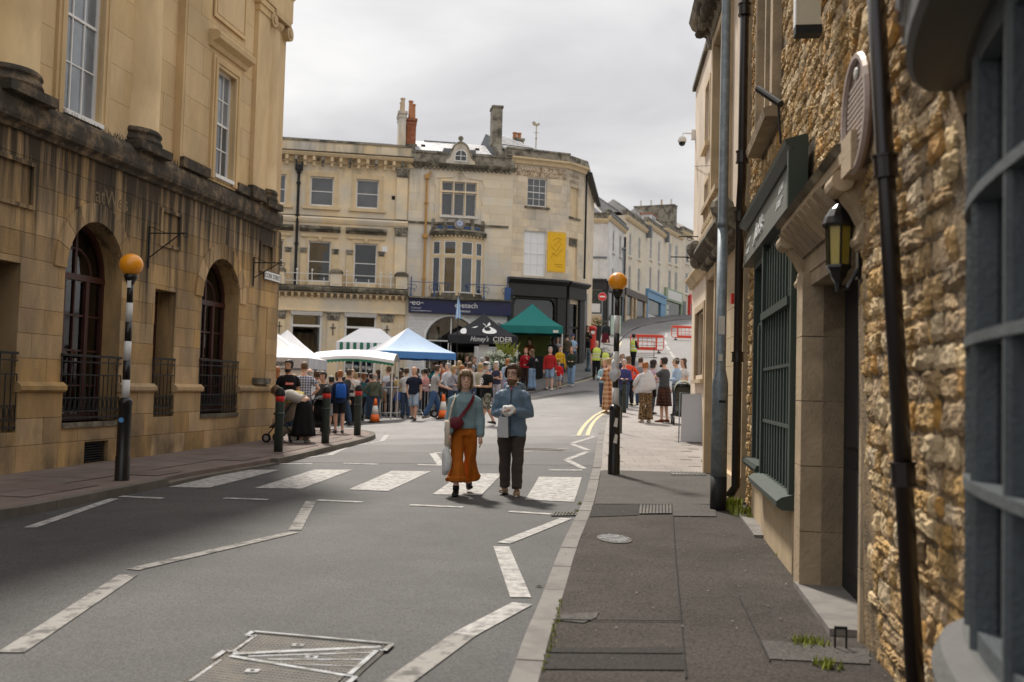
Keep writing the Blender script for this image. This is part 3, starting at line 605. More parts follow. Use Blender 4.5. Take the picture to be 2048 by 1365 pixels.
# ================================================================== left: sooty classical bank building
L = Fac('bank_building', (-7.06, 13.91), 9.53, -1, 'tall sooty honey stone bank building with arched windows and engaged columns on the left')
CU = 9.45
ar1, ar2 = Op(1.24, 2.82, 0.78, 3.14, 0.83), Op(5.66, 7.34, 0.82, 3.12, 0.85)
slot = Op(3.90, 4.64, 0.80, 3.10); blind = Op(8.20, 8.84, 1.55, 3.16); lop = Op(-0.95, 0.20, 0.68, 3.08); vent = Op(1.86, 2.52, 0.12, 0.46)
ar0, slot0 = Op(-4.9, -3.3, 0.78, 3.14, 0.83), Op(-2.7, -2.0, 0.8, 3.1)
pA, pB, pUL = Op(4.00, 4.64, 3.93, 4.52), Op(8.32, 8.92, 4.0, 4.56), Op(-0.7, 0.36, 3.92, 4.50)
ops = [ar1, ar2, slot, lop, vent, ar0, slot0]
L.wall('wall', M_STONE_L, -9.0, CU, -0.1, 5.0, ops, 9.0, 0.42)
L.wall('recess_back', M_STONE_L, 8.18, 8.86, 1.55, 3.18, [], 0, 0, -0.16, sides=False)
allops = ops + [blind, pA, pB, pUL]
L.ashlar(M_STONE_L, -3.2, CU, 1.38, 4.97, 0.36, 0.82, allops, 0.016, 0.007, rs=3)
L.ashlar(M_STONE_L, -3.2, CU, 0.10, 1.26, 0.39, 0.95, ops, 0.07, 0.007, rs=5)
for a, b in ((0.20, 1.24), (2.82, 3.90), (4.64, 5.66), (7.34, CU)):      # dado course
    L.mould('dado_course', M_STONE_L, a - 0.02, b + 0.02, [(0, 1.25), (0.10, 1.25), (0.13, 1.28), (0.13, 1.34), (0.06, 1.40), (0, 1.40)])
L.part('sill', M_GRIME, [(8.14, 8.90, 0.0, 0.13, 1.42, 1.56)]); L.part('sill', M_GRIME, [(1.24, 2.82, -0.4, 0.10, 0.70, 0.78)]); L.part('sill', M_GRIME, [(5.66, 7.34, -0.4, 0.10, 0.74, 0.82)])
L.part('plinth', M_STONE_L, [(-9.0, CU, 0.0, 0.06, -0.1, 0.10)])
for p in (pA, pB, pUL):
    f = 0.05
    q = L.part('sunk_panel', M_STONE_L, [(p.u0 - f, p.u0 + .01, 0, .05, p.z0 - f, p.z1 + f), (p.u1 - .01, p.u1 + f, 0, .05, p.z0 - f, p.z1 + f), (p.u0, p.u1, 0, .051, p.z0 - f, p.z0 + .01), (p.u0, p.u1, 0, .051, p.z1 - .01, p.z1 + f)])
for a in (ar1, ar2):                           # voussoirs
    c, r0, r1 = (a.u0 + a.u1) / 2, (a.u1 - a.u0) / 2, (a.u1 - a.u0) / 2 + 0.30; ky = a.rise / r0
    nv = 9
    for k in range(nv):
        t0, t1 = math.pi * k / nv + 0.006, math.pi * (k + 1) / nv - 0.006
        pts = [(c - r0 * math.cos(t), a.z1 + r0 * ky * math.sin(t)) for t in [t0 + (t1 - t0) * i / 4 for i in range(5)]] + [(c - r1 * math.cos(t), a.z1 + (a.rise + 0.30) * math.sin(t)) for t in [t1 - (t1 - t0) * i / 4 for i in range(5)]]
        mb = MB(); L.poly(mb, pts, 0.0, 0.045); mb.build('voussoir', M_STONE_L, L.root)
def arch_window(op, left):
    o = -0.36; u0, u1 = op.u0, op.u1; zt = op.z1 - 0.10
    mb = MB(); f = 0.07
    # frame following the opening
    lo = op.loop(); c = (u0 + u1) / 2
    inn = [(c + (u - c) * (1 - f / ((u1 - u0) / 2)), op.z0 + (z - op.z0) * (1 - f / (op.z1 + op.rise - op.z0))) for u, z in lo]
    n = len(lo); mb.add([L.P(u, o + .05, z) for u, z in lo] + [L.P(u, o + .05, z) for u, z in inn] + [L.P(u, o - .03, z) for u, z in inn], [(i, i + 1, n + i + 1, n + i) for i in range(n - 1)] + [(n + i, n + i + 1, 2 * n + i + 1, 2 * n + i) for i in range(n - 1)])
    L.box(mb, u0, u1, o - .03, o + .06, zt, zt + .10); L.box(mb, u0, u1, o - .03, o + .05, op.z0, op.z0 + .12)
    w3 = (u1 - u0); m1, m2 = u0 + w3 * 0.30, u0 + w3 * 0.70
    for m in (m1, m2): L.box(mb, m - .045, m + .045, o - .03, o + .055, op.z0, zt)
    for m in (u0 + w3 * 0.5,): L.box(mb, m - .015, m + .015, o - .02, o + .03, op.z0, zt)
    zs = [op.z0 + (zt - op.z0) * k / 4 for k in range(1, 4)]
    for z in zs: L.box(mb, u0, u1, o - .02, o + .03, z - .014, z + .014)
    cz = zt + .1
    L.box(mb, c - .03, c + .03, o - .02, o + .03, cz, op.z1 + op.rise)
    arc = [(c + .45 * math.cos(t), cz + .42 * math.sin(t)) for t in [math.pi * k / 10 for k in range(11)]]
    mb.tube([L.P(u, o, z) for u, z in arc], .025, 6)
    w = mb.build('arched_window', M_BROWN, L.root, norm=False)
    us = [u0 + .05, m1 - .045, m1 + .045, u0 + w3 * .5 - .015]; cols = [(u0 + .05, m1 - .045), (m1 + .045, c - .015), (c + .015, m2 - .045), (m2 + .045, u1 - .05)]
    zz = [op.z0 + .12] + zs + [zt]
    for ci, (a, b) in enumerate(cols):
        for j in range(4):
            g = MB(); L.box(g, a, b, o - .006, o, zz[j] + .014, zz[j + 1] - .014); g.build('pane', M_GLASS, w)
            if left:
                has = {0: (0, 1, 2, 3), 1: (0, 3), 2: (0, 3), 3: ()}[ci]
                if j in has: g = MB(); L.box(g, a, b, o - .014, o - .010, zz[j], zz[j + 1]); g.build('frosted_film', M_BLIND, w)
            elif j > 0 and ci < 3: g = MB(); L.box(g, a, b, o - .016, o - .012, zz[j], zz[j + 1]); g.build('net_curtain', M_NETB, w)
    g = MB(); pts = [(u, z) for u, z in op.loop() if z > cz]; L.poly(g, [(op.u0 + .03, cz)] + pts + [(op.u1 - .03, cz)], o - .004, o); g.build('fanlight_pane', M_GLASS, w)
    g = MB(); L.box(g, u0 - .3, u1 + .3, -1.6, -1.5, .3, 4.3); L.box(g, u0 - .3, u0 - .2, -1.5, -.43, .3, 4.3); L.box(g, u1 + .2, u1 + .3, -1.5, -.43, .3, 4.3); L.box(g, u0 - .3, u1 + .3, -1.6, -.43, 4.2, 4.3); g.build('room_beyond', M_DARK, w)
    return w
M_NETB = mat('beige_net_curtain', (0.30, 0.235, 0.15), 0.85, 0.2, 3, stretch=(5, 5, .3))
arch_window(ar1, True); arch_window(ar2, False); arch_window(ar0, True)
L.sash(3.90, 4.64, 0.80, 3.10, -0.36, 1, 3, M_BROWN, M_GLASSD, .07); L.sash(-2.7, -2.0, .8, 3.1, -.36, 1, 3, M_BROWN, M_GLASSD, .07)
dr = L.part('door', M_BLACK, [(-0.95, 0.20, -.40, -.34, .68, 3.08)]); L.part('door_panel', M_BLACK, [(-0.85, -0.42, -.34, -.32, .9, 1.7), (-0.33, .10, -.34, -.32, .9, 1.7), (-0.85, -0.42, -.34, -.32, 1.85, 2.8), (-0.33, .10, -.34, -.32, 1.85, 2.8)], dr)
def balconet(u0, u1, z0, z1):
    mb = MB(); o = 0.04
    for z, t in ((z1, .018), (z1 - .10, .010), (z1 - .3, .010), (z0 + .36, .010), (z0 + .15, .010), (z0 + .05, .014)): L.box(mb, u0, u1, o - t, o + t, z - t, z + t)
    n = max(3, int((u1 - u0) / .12))
    r = mb.build('railing', M_BLACKM, L.root)
    for k in range(n + 1):
        u = u0 + (u1 - u0) * k / n; q = MB(); L.box(q, u - .007, u + .007, o - .006, o + .006, z0, z1 if k % 2 == 0 else z1 - .3); q.build('baluster', M_BLACKM, r)
    for k in range(n):
        u = u0 + (u1 - u0) * (k + .5) / n; q = MB(); q.tube([L.P(u + .04 * math.cos(t), o, z0 + .255 + .09 * math.sin(t)) for t in [2 * math.pi * i / 8 for i in range(9)]], .007, 4, False); q.build('scroll', M_BLACKM, r)
balconet(1.22, 2.86, .80, 1.82); balconet(5.64, 7.36, .84, 1.88); balconet(3.9, 4.66, .82, 1.85); balconet(-.9, .2, .7, 1.8)
vg = L.part('vent_grille', M_BLACKM, [(1.86, 2.52, -.12, -.1, .12, .46)])
for k in range(8): L.part('louvre', M_BLACKM, [(1.88, 2.50, -.1, .02, .14 + .04 * k, .155 + .04 * k)], vg)
for nm, u0, u1 in (('main', 0, 0),):
    text('ghost_lettering', 'atWes', 0.36, M_GHOST, L.root, L.mtx(1.93, 0.0185, 4.30), 0.0008)
# ledge between storeys
L.mould('string_course', M_STONE_LEDGE, -9.0, CU - .36, [(0, 4.94), (.07, 4.94), (.10, 4.99), (.18, 5.04), (.20, 5.10), (.20, 5.30), (.17, 5.36), (.12, 5.42), (-.1, 5.46), (-.1, 4.94)])
mb = MB()
rs = random.Random(4)
for k in range(420):                                   # bird spikes and moss tufts along the ledge
    u = rs.uniform(-.6, CU - .5); o_ = rs.uniform(.06, .16); mb.tube([L.P(u, o_, 5.36), L.P(u + rs.uniform(-.05, .05), o_ + rs.uniform(-.05, .05), 5.36 + rs.uniform(.08, .15))], .003, 3, False)
mb.build('bird_spikes', M_BLACKM, L.root, kind='stuff', norm=False)
# upper storey
w1, w2 = Op(0.93, 1.98, 5.50, 8.6), Op(5.58, 6.45, 5.52, 7.70)
w0, wm = Op(-3.3, -2.2, 5.5, 8.6), None
L.wall('upper_wall', M_STONE_U, -9.0, CU - .45, 5.40, 11.6, [w1, w2, w0], 8.6, 0.30)
L.ashlar(M_STONE_U, -1.2, 4.35, 5.46, 9.6, 0.58, 1.35, [w1.grow(.22), w0], .012, .006, rs=8)
L.wall('end_bay', M_STONE_U, 4.36, CU - .47, 5.40, 11.6, [w2], 2, .42, .16, sides=False)
L.part('end_bay_return', M_STONE_U, [(4.30, 4.36, -.1, .16, 5.40, 11.6)])
L.ashlar(M_STONE_U, 4.37, 7.25, 5.62, 9.6, 0.60, 1.1, [w2.grow(.22), Op(5.30, 6.80, 8.5, 9.3)], .010, .006, .16, rs=9)
def archi(u0, u1, z0, z1, o, w=.18):
    for k, (d, p) in enumerate(((w, .05), (w * .62, .075), (w * .25, .05))):
        L.part('architrave', M_STONE_U, [(u0 - d, u0 - d + w * .42, o, o + p, z0, z1 + d), (u1 + d - w * .42, u1 + d, o, o + p, z0, z1 + d), (u0 - d + w * .42, u1 + d - w * .42, o, o + p - .002, z1 + d - w * .42, z1 + d)])
archi(.93, 1.98, 5.44, 8.6, .0); archi(5.58, 6.45, 5.44, 7.70, .16); archi(-3.3, -2.2, 5.44, 8.6, 0)
L.mould('window_hood', M_STONE_U, 5.20, 6.86, [(.16, 7.98), (.22, 7.98), (.26, 8.06), (.40, 8.12), (.42, 8.22), (.36, 8.28), (.16, 8.30)])
L.part('raised_panel', M_STONE_U, [(5.38, 6.72, .16, .19, 8.62, 9.5), (5.46, 6.64, .16, .21, 8.70, 9.42)]); L.part('panel_frame', M_STONE_U, [(5.38, 6.72, .19, .215, 8.60, 8.68), (5.34, 5.40, .19, .216, 8.6, 9.5), (6.70, 6.76, .19, .216, 8.6, 9.5)])
def big_sash(op, o, cols, low):
    w = L.sash(op.u0, op.u1, op.z0 + .03, op.z1, o, cols, 4, M_WHITE, M_GLASSR, .06, .022, lower=low)
    g = MB(); L.box(g, op.u0 - .2, op.u1 + .2, o - 1.2, o - 1.1, op.z0 - .2, op.z1 + .3); g.build('room_beyond', M_DARK, w)
    return w
big_sash(w1, -.09, 3, None); big_sash(w2, .06, 3, M_GLASSG); big_sash(w0, -.16, 3, None)
L.part('sill', M_WHITE, [(.95, 1.96, -.2, .10, 5.46, 5.53)]); L.part('sill', M_WHITE, [(5.60, 6.43, -.12, .24, 5.48, 5.55)])
def column(u, o, r, z0, z1, cap=True):
    c = MB(); b = 5.46
    prof = [(r * 1.0 + 0, .30 + b)] + [(r * (1 - .12 * t * t), b + .30 + (z1 - b - .3) * t) for t in [i / 6 for i in range(7)]]
    c.lathe(prof, 28, (u, L.sg * o, 0)); col_ = c.build('engaged_column', M_STONE_U, L.root, True)
    q = MB(); L.box(q, u - r * 1.14, u + r * 1.14, o - r * 1.14, o + r * 1.14, b - .1, b + .04)
    q.lathe([(r * 1.11, b + .04), (r * 1.16, b + .09), (r * 1.11, b + .14), (r * 1.08, b + .16), (r * 1.07, b + .19), (r * 1.13, b + .23), (r * 1.10, b + .27), (r * 1.02, b + .31)], 28, (u, L.sg * o, 0)); q.build('column_base', M_STONE_LEDGE, col_, False)
    if cap:
        q = MB(); q.lathe([(r * .90, z1 - .02), (r * 1.05, z1 + .03), (r * 1.15, z1 + .10)], 24, (u, L.sg * o, 0)); L.box(q, u - r * 1.2, u + r * 1.2, o - r, o + r * 1.2, z1 + .18, z1 + .30)
        for s_ in (-1, 1):
            q.tube([L.P(u + s_ * r * 1.25, o - r * .9, z1 + .05), L.P(u + s_ * r * 1.25, o + r * 1.15, z1 + .05)], .17, 14)
            q.tube([L.P(u + s_ * r * 1.25, o + r * 1.15, z1 + .05), L.P(u + s_ * r * 1.25, o + r * 1.22, z1 + .05)], .09, 12)
        q.build('ionic_capital', M_STONE_U, col_)
    return col_
column(-.08, -.20, .46, 5.46, 10.6); column(3.24, -.20, .46, 5.46, 10.6); column(-4.6, -.20, .46, 5.46, 10.6)
column(8.42, -.10, .36, 5.46, 9.45)
pl = L.part('pilaster', M_STONE_U, [(7.25, 7.85, .16, .26, 5.66, 9.6)]); L.part('pilaster_base', M_STONE_LEDGE, [(7.20, 7.90, .16, .31, 5.40, 5.54), (7.22, 7.88, .16, .29, 5.54, 5.66)], pl); L.part('pilaster_capital', M_STONE_U, [(7.20, 7.90, .16, .32, 9.6, 9.72), (7.23, 7.87, .16, .29, 9.45, 9.6)], pl)
L.part('bay_plinth', M_STONE_LEDGE, [(4.30, 5.38, .16, .24, 5.40, 5.58)]); L.part('bay_plinth', M_STONE_LEDGE, [(6.65, 7.2, .16, .24, 5.40, 5.58)])
L.mould('entablature', M_STONE_U, -9.0, CU - .45, [(0, 9.78), (.30, 9.78), (.30, 10.3), (.36, 10.35), (.38, 10.9), (.7, 11.1), (.75, 11.4), (0, 11.6)])
L.part('corner_pier', M_STONE_U, [(8.7, CU - .46, -1.0, .02, 5.40, 9.8)])
# iron sign brackets
def bracket(u, z0, z1, ln):
    mb = MB(); a = L.P
    mb.tube([a(u, .05, z0), a(u, .05, z1)], .018, 6); mb.tube([a(u, .05, z1 - .12), a(u + .02, ln, z1 - .12)], .012, 6); mb.tube([a(u, .05, z0 + .18), a(u + .02, ln * .86, z1 - .13)], .011, 6); mb.tube([a(u, .05, z1), a(u + .01, ln * .5, z1 - .12)], .007, 6)
    mb.tube([a(u + .02, ln + .04 * math.cos(t), z1 - .15 + .04 * math.sin(t)) for t in [2 * math.pi * i / 8 for i in range(9)]], .007, 5)
    return mb.build('sign_bracket', M_BLACKM, L.root)
bracket(3.56, 3.42, 4.16, .72); bracket(7.93, 3.56, 4.20, .72)
# street name plate
sg = empty('street_sign', (*L.world(8.97, .05), 3.78), L.rz, 'white CORK STREET name plate on the corner of the bank building', 'street sign')
S_ = Fac('x', (0, 0), 9.53, -1, None, root=sg)
S_.part('plate', M_WHITE, [(-.46, .46, .0, .012, 0, .21)]); S_.part('border', M_BLACKM, [(-.46, .46, .012, .014, 0, .014), (-.46, .46, .012, .014, .196, .21), (-.46, -.446, .012, .015, 0, .21), (.446, .46, .012, .015, 0, .21)])
text('lettering', 'CORK STREET', .145, M_BLACKM, sg, S_.mtx(0, .013, .055), .002, 'CENTER', .93)

# ================================================================== far side of the market: three joined buildings
def slates(fac, name, u0, u1, o0, z0, o1, z1, rows, w, m, parent, rs=1):
    """a pitched roof face from (o0,z0) at the eaves to (o1,z1) at the ridge, laid in separate slate courses"""
    r = random.Random(rs); base = MB(); base.add([fac.P(u0, o0, z0 - .03), fac.P(u1, o0, z0 - .03), fac.P(u1, o1, z1 - .03), fac.P(u0, o1, z1 - .03)], [(0, 1, 2, 3)]); rf = base.build(name, m, parent)
    for k in range(rows):
        a, b = k / rows, (k + 1) / rows; u = u0 - (k % 2) * w * .5
        while u < u1:
            ua, ub = max(u, u0) + .004, min(u + w, u1) - .004
            if ub - ua > .03:
                oa, za_, ob, zb_ = o0 + (o1 - o0) * a, z0 + (z1 - z0) * a, o0 + (o1 - o0) * b, z0 + (z1 - z0) * b
                q = MB(); j = r.uniform(0, .008); q.add([fac.P(ua, oa, za_ + .012 + j), fac.P(ub, oa, za_ + .012 + j), fac.P(ub, ob, zb_ + .002), fac.P(ua, ob, zb_ + .002), fac.P(ua, oa, za_ - .01), fac.P(ub, oa, za_ - .01)], [(0, 1, 2, 3), (0, 1, 5, 4)])
                q.build('slate', m, rf, norm=False)
            u += w
    return rf
def chimney(fac, u0, u1, o0, o1, z0, z1, m, pots, parent=None, capm=None, name='chimney'):
    c = fac.part(name, m, [(u0, u1, o0, o1, z0, z1)], parent); fac.part('chimney_cap', capm or m, [(u0 - .06, u1 + .06, o0 - .06, o1 + .06, z1, z1 + .12), (u0 - .03, u1 + .03, o0 - .03, o1 + .03, z1 - .2, z1 - .08)], c)
    for (pu, po, h, pm) in pots:
        q = MB(); q.lathe([(.13, z1 + .1), (.12, z1 + .2), (.10, z1 + h - .1), (.13, z1 + h - .06), (.12, z1 + h)], 10, (pu, fac.sg * po, 0)); q.build('chimney_pot', pm, c)
    return c
B = Fac('stone_bank_building', (-5.0, 48.0), 80, -1, 'cream stone building with railed balcony and corbels left of the navy fascia')
b2 = [Op(-4.89, -3.79, 9.93, 11.32), Op(-2.72, -1.64, 9.93, 11.32), Op(-7.12, -6.03, 9.93, 11.32)]
b1 = [Op(-4.89, -3.82, 6.28, 8.22), Op(-2.73, -1.63, 6.28, 8.22), Op(-7.1, -6.03, 6.28, 8.22)]
b0 = [Op(-5.58, -4.12, 1.9, 4.88), Op(-3.06, -1.55, 1.9, 4.88), Op(-8.1, -6.65, 1.9, 4.88)]
B.wall('wall', M_STONE_B, -18, -.2, -.5, 12.2, b2 + b1 + b0, 9, .22)
B.ashlar(M_STONE_B, -6.6, -.22, 1.6, 5.0, .42, .95, [o.grow(.10) for o in b0], .02, .012, rs=11)
for o in b2:
    for s in ((.22, .04), (.13, .07)):
        d, p = s; B.part('architrave', M_TRIM_B, [(o.u0 - d, o.u0, 0, p, o.z0 - .05, o.z1 + d), (o.u1, o.u1 + d, 0, p, o.z0 - .05, o.z1 + d), (o.u0, o.u1, 0, p - .003, o.z1, o.z1 + d)])
    B.part('sill', M_TRIM_B, [(o.u0 - .34, o.u1 + .34, 0, .14, o.z0 - .19, o.z0 - .05)])
    B.sash(o.u0, o.u1, o.z0, o.z1, -.12, 1, 2, M_WHITE, M_GLASSG, .06)
for o in b1:
    B.part('pilaster', M_TRIM_B, [(o.u0 - .34, o.u0 - .08, 0, .10, 6.1, 7.62)]); B.part('pilaster', M_TRIM_B, [(o.u1 + .08, o.u1 + .34, 0, .10, 6.1, 7.62)])
    for uu in (o.u0 - .21, o.u1 + .21):
        mb = MB()
        B.box(mb, uu - .17, uu + .17, 0, .15, 7.80, 7.86); B.box(mb, uu - .14, uu + .14, 0, .12, 7.62, 7.8)
        for k in (-1, 0, 1): mb.ell(B.P(uu + k * .10, .12, 7.70), (.05, .05, .08), 6, 4)
        mb.build('capital', M_LICHEN, B.root)
    B.part('architrave', M_TRIM_B, [(o.u0 - .34, o.u1 + .34, 0, .11, 8.22 + .18, 8.55), (o.u0 - .08, o.u0, 0, .06, 6.2, 8.40), (o.u1, o.u1 + .08, 0, .06, 6.2, 8.40), (o.u0, o.u1, 0, .058, 8.22, 8.40)])
    c = (o.u0 + o.u1) / 2
    mb = MB(); mb.ell(B.P(c, .10, 8.33), (.10, .08, .14), 8, 6); mb.build('keystone', M_TRIM_B, B.root)
    B.mould('window_hood', M_GRIME, o.u0 - .42, o.u1 + .42, [(0, 8.66), (.12, 8.66), (.20, 8.74), (.32, 8.78), (.32, 8.86), (.1, 8.95), (0, 8.95)])
    B.sash(o.u0, o.u1, o.z0, o.z1, -.12, 1, 2, M_WHITE, M_GLASSD, .06)
for o in b0:
    B.sash(o.u0, o.u1, o.z0, o.z1 - .12, -.10, 1, 1, M_WHITE, M_GLASS, .10, mid=False)
    w = B.part('transom', M_WHITE, [(o.u0, o.u1, -.15, -.07, 4.12, 4.22)])
    B.part('awning_box', M_WHITE, [(o.u0 - .02, o.u1 + .02, -.05, .10, 4.76, 4.92)])
    aw = MB(); n = 14
    for k in range(n): u = o.u0 + (o.u1 - o.u0) * k / n; B.box(aw, u, u + (o.u1 - o.u0) / n * .96, .06, .075, 4.68 - .02 * (k % 2), 4.76)
    aw.build('awning_frill', M_OFFW, B.root)
    B.part('room_beyond', M_INNER, [(o.u0 - .3, o.u1 + .3, -3.1, -3.0, 1.5, 5.2), (o.u0 - .3, o.u0 - .2, -3, -.23, 1.5, 5.2), (o.u1 + .2, o.u1 + .3, -3, -.23, 1.5, 5.2), (o.u0 - .3, o.u1 + .3, -3, -.23, 5.1, 5.2)])
for u0, u1 in ((-3.92, -3.28), (-1.38, -.72), (-6.4, -5.78)):
    p = B.part('shop_pilaster', M_STONE_B, [(u0 + .06, u1 - .06, 0, .12, .5, 4.44)])
    mb = MB(); B.box(mb, u0 - .02, u1 + .02, 0, .22, 4.80, 4.86); B.box(mb, u0 + .04, u1 - .04, 0, .17, 4.48, 4.80)
    for k in range(4): mb.ell(B.P(u0 + .1 + (u1 - u0 - .2) * k / 3, .17, 4.62 + .06 * (k % 2)), (.08, .06, .12), 6, 5)
    mb.build('carved_capital', M_LICHEN, p)
    B.part('wall_lamp', M_BLACKM, [((u0 + u1) / 2 - .02, (u0 + u1) / 2 + .02, .12, .16, 3.75, 4.3), ((u0 + u1) / 2 - .13, (u0 + u1) / 2 + .13, .13, .15, 4.08, 4.12)], p)
# frieze, corbels and balcony ledge
B.part('frieze', M_STONE_B, [(-18, -.2, 0, .14, 4.92, 5.52)]); B.part('architrave_band', M_STONE_B, [(-18, -.2, 0, .19, 4.86, 4.95)])
for k in range(26): u = -.35 - k * .305; B.part('corbel', M_TRIM_B, [(u - .06, u + .06, .14, .36, 5.60, 5.74), (u - .05, u + .05, .14, .28, 5.50, 5.60)])
B.mould('balcony_ledge', M_GRIME, -18, -.12, [(0, 5.74), (.40, 5.74), (.52, 5.82), (.55, 5.95), (.50, 6.00), (.10, 6.10), (0, 6.10)])
B.part('ledge_band', M_STONE_B, [(-18, -.2, .14, .40, 5.74 - .02, 5.75)])
for u in (-3.53, -.45, -6.2):
    p = B.part('balcony_pedestal', M_STONE_B, [(u - .27, u + .27, .18, .50, 6.06, 6.66), (u - .19, u + .19, .18, .52, 6.16, 6.56)]); mb = MB(); B.box(mb, u - .33, u + .33, .12, .56, 6.66, 6.76); mb.ell(B.P(u, .34, 6.78), (.30, .22, .12), 8, 5); mb.build('moss_capped_top', M_GRIME, p)
rl = B.part('balcony_rail', M_OFFW, [(-18, -3.8, .40, .43, 6.60, 6.63), (-18, -3.8, .40, .43, 6.24, 6.27), (-3.26, -.72, .40, .43, 6.60, 6.63), (-3.26, -.72, .40, .43, 6.24, 6.27)])
for u in [-5.9, -5.35, -4.65, -4.1, -3.05, -2.6, -2.0, -1.45, -.95]:
    mb = MB(); B.box(mb, u - .02, u + .02, .40, .43, 6.08, 6.72 if int(u * 20) % 2 else 6.45)
    if int(u * 20) % 2: mb.ell(B.P(u, .415, 6.78), (.05, .05, .07), 6, 5)
    mb.build('baluster', M_OFFW, rl)
# string course, big pilaster, cornice, parapet
B.mould('string_course', M_STONE_B, -18, -.2, [(0, 9.10), (.06, 9.10), (.12, 9.2), (.16, 9.30), (.12, 9.38), (0, 9.40)]); B.mould('string_course', M_GRIME, -18, -.2, [(0, 9.40), (.10, 9.40), (.10, 9.43), (0, 9.45)])
for z0, z1, zc0, zc1 in ((6.7, 9.0, 8.62, 9.08), (9.45, 11.75, 11.5, 11.95)):
    p = B.part('giant_pilaster', M_STONE_B, [(-.80, -.28, 0, .14, z0, zc0)]); mb = MB(); B.box(mb, -.86, -.2, 0, .22, zc1 - .08, zc1); B.box(mb, -.80, -.26, 0, .18, zc0, zc1 - .08)
    for k in range(4):
        for j in range(2): mb.ell(B.P(-.74 + k * .14, .18, zc0 + .1 + .17 * j), (.06, .05, .09), 6, 4)
    mb.build('carved_capital', M_LICHEN, p)
B.mould('cornice', M_TRIM_B, -18, -.05, [(0, 11.98), (.12, 11.98), (.16, 12.2), (.42, 12.24), (.5, 12.36), (.44, 12.42), (0, 12.45)]); B.part('cornice_top', M_GRIME, [(-18, -.04, 0, .50, 12.425, 12.46)])
for k in range(18):
    u = -.55 - k * .42; mb = MB(); B.box(mb, u - .07, u + .07, .14, .40, 12.02, 12.22); B.box(mb, u - .06, u + .06, .12, .24, 11.80, 12.02); mb.build('modillion', M_TRIM_B if k % 3 else M_LICHEN, B.root)
    if k % 2 == 0: mb = MB(); mb.ell(B.P(u + .2, .2, 12.10), (.08, .06, .08), 6, 4); mb.build('rosette', M_LICHEN, B.root)
B.part('parapet', M_STONE_B, [(-18, -.05, -.3, .10, 12.44, 12.98)]); B.part('parapet_coping', M_LICHEN, [(-18, -.03, -.34, .16, 12.98, 13.08)])
for u0 in (-6.2, -4.0, -1.9): B.part('parapet_panel', M_STONE_C, [(u0, u0 + 1.5, .10, .125, 12.55, 12.90)])
slates(B, 'roof', -12, -.9, -.6, 12.9, -3.6, 13.95, 9, .42, M_SLATE, B.root, 3); B.part('roof_deck', M_LEAD, [(-18, -.2, -8.8, -.3, 12.3, 12.6), (-12, -.9, -3.75, -3.6, 13.9, 14.0)])
chimney(B, -.72, -.36, -2.4, -1.2, 12.6, 15.0, M_STONE_C, [(-.54, -1.5, .85, M_POTB), (-.54, -2.1, .8, M_POTB)])
ck = chimney(B, -.30, .16, -2.4, -1.5, 13.55, 14.75, M_BRICK, [(-.12, -1.7, 1.05, M_POT), (.04, -2.1, 1.0, M_POT)]); B.part('chimney_base', M_GRIME, [(-.40, .22, -2.5, -1.4, 12.6, 13.55)], ck)
for k in range(14):
    for j in range(2): B.part('brick_course', M_BRICK, [(-.305 + j * .24, -.09 + j * .255, -1.5, -1.488, 13.57 + k * .08, 13.63 + k * .08)], ck)
# soil pipe with hopper
mb = MB(); P_ = B.P; mb.tube([P_(-5.44, .10, 11.5), P_(-5.44, .10, 6.1)], .065, 8)
for z in (10.9, 9.35, 8.0): B.box(mb, -5.54, -5.34, .02, .19, z, z + .09)
B.box(mb, -5.62, -5.26, .02, .30, 11.55, 11.8); B.box(mb, -5.55, -5.33, .02, .26, 11.42, 11.55); B.box(mb, -5.60, -5.54, .05, .25, 11.8, 12.0); B.box(mb, -5.34, -5.28, .05, .25, 11.8, 11.95); mb.build('soil_pipe', M_BLACKM, B.root)
B.part('vent', M_DARK, [(-1.02, -.86, 0, .02, 10.42, 10.6)]); B.part('patch', M_WHITE, [(-1.4, -1.15, 0, .015, 7.85, 8.12)])
# ------------------------------------------------------------------ C: optician
C = Fac('optician_building', (-5.0, 48.0), 80, -1, 'grey stone optician building with curved bay, blue ironwork and navy EYETECH fascia')
CR = 4.93
cw2 = [Op(1.40, 1.95, 9.80, 11.46), Op(2.0, 2.52, 9.80, 11.46), Op(2.57, 3.10, 9.80, 11.46)]
cg = Op(.82, 3.30, 1.6, 3.7, 1.15)
cbay = Op(1.08, 3.42, 5.95, 8.62)
C.wall('wall', M_STONE_C, -.2, CR, -.3, 12.25, cw2 + [cg, cbay], 9, .25, .06)
C.ashlar(M_STONE_C, -.18, CR - .02, 6.1, 9.2, .40, 1.0, [cbay.grow(.35), Op(.5, .8, 5, 13)], .012, .008, .06, rs=15)
C.ashlar(M_STONE_C, -.18, CR - .02, 9.55, 12.1, .42, 1.0, [Op(1.05, 3.42, 9.5, 12.0), Op(.5, .8, 5, 13)], .012, .008, .06, rs=16)
C.part('string_course', M_GRIME, [(-.2, CR - .2, .06, .14, 9.32, 9.42)])
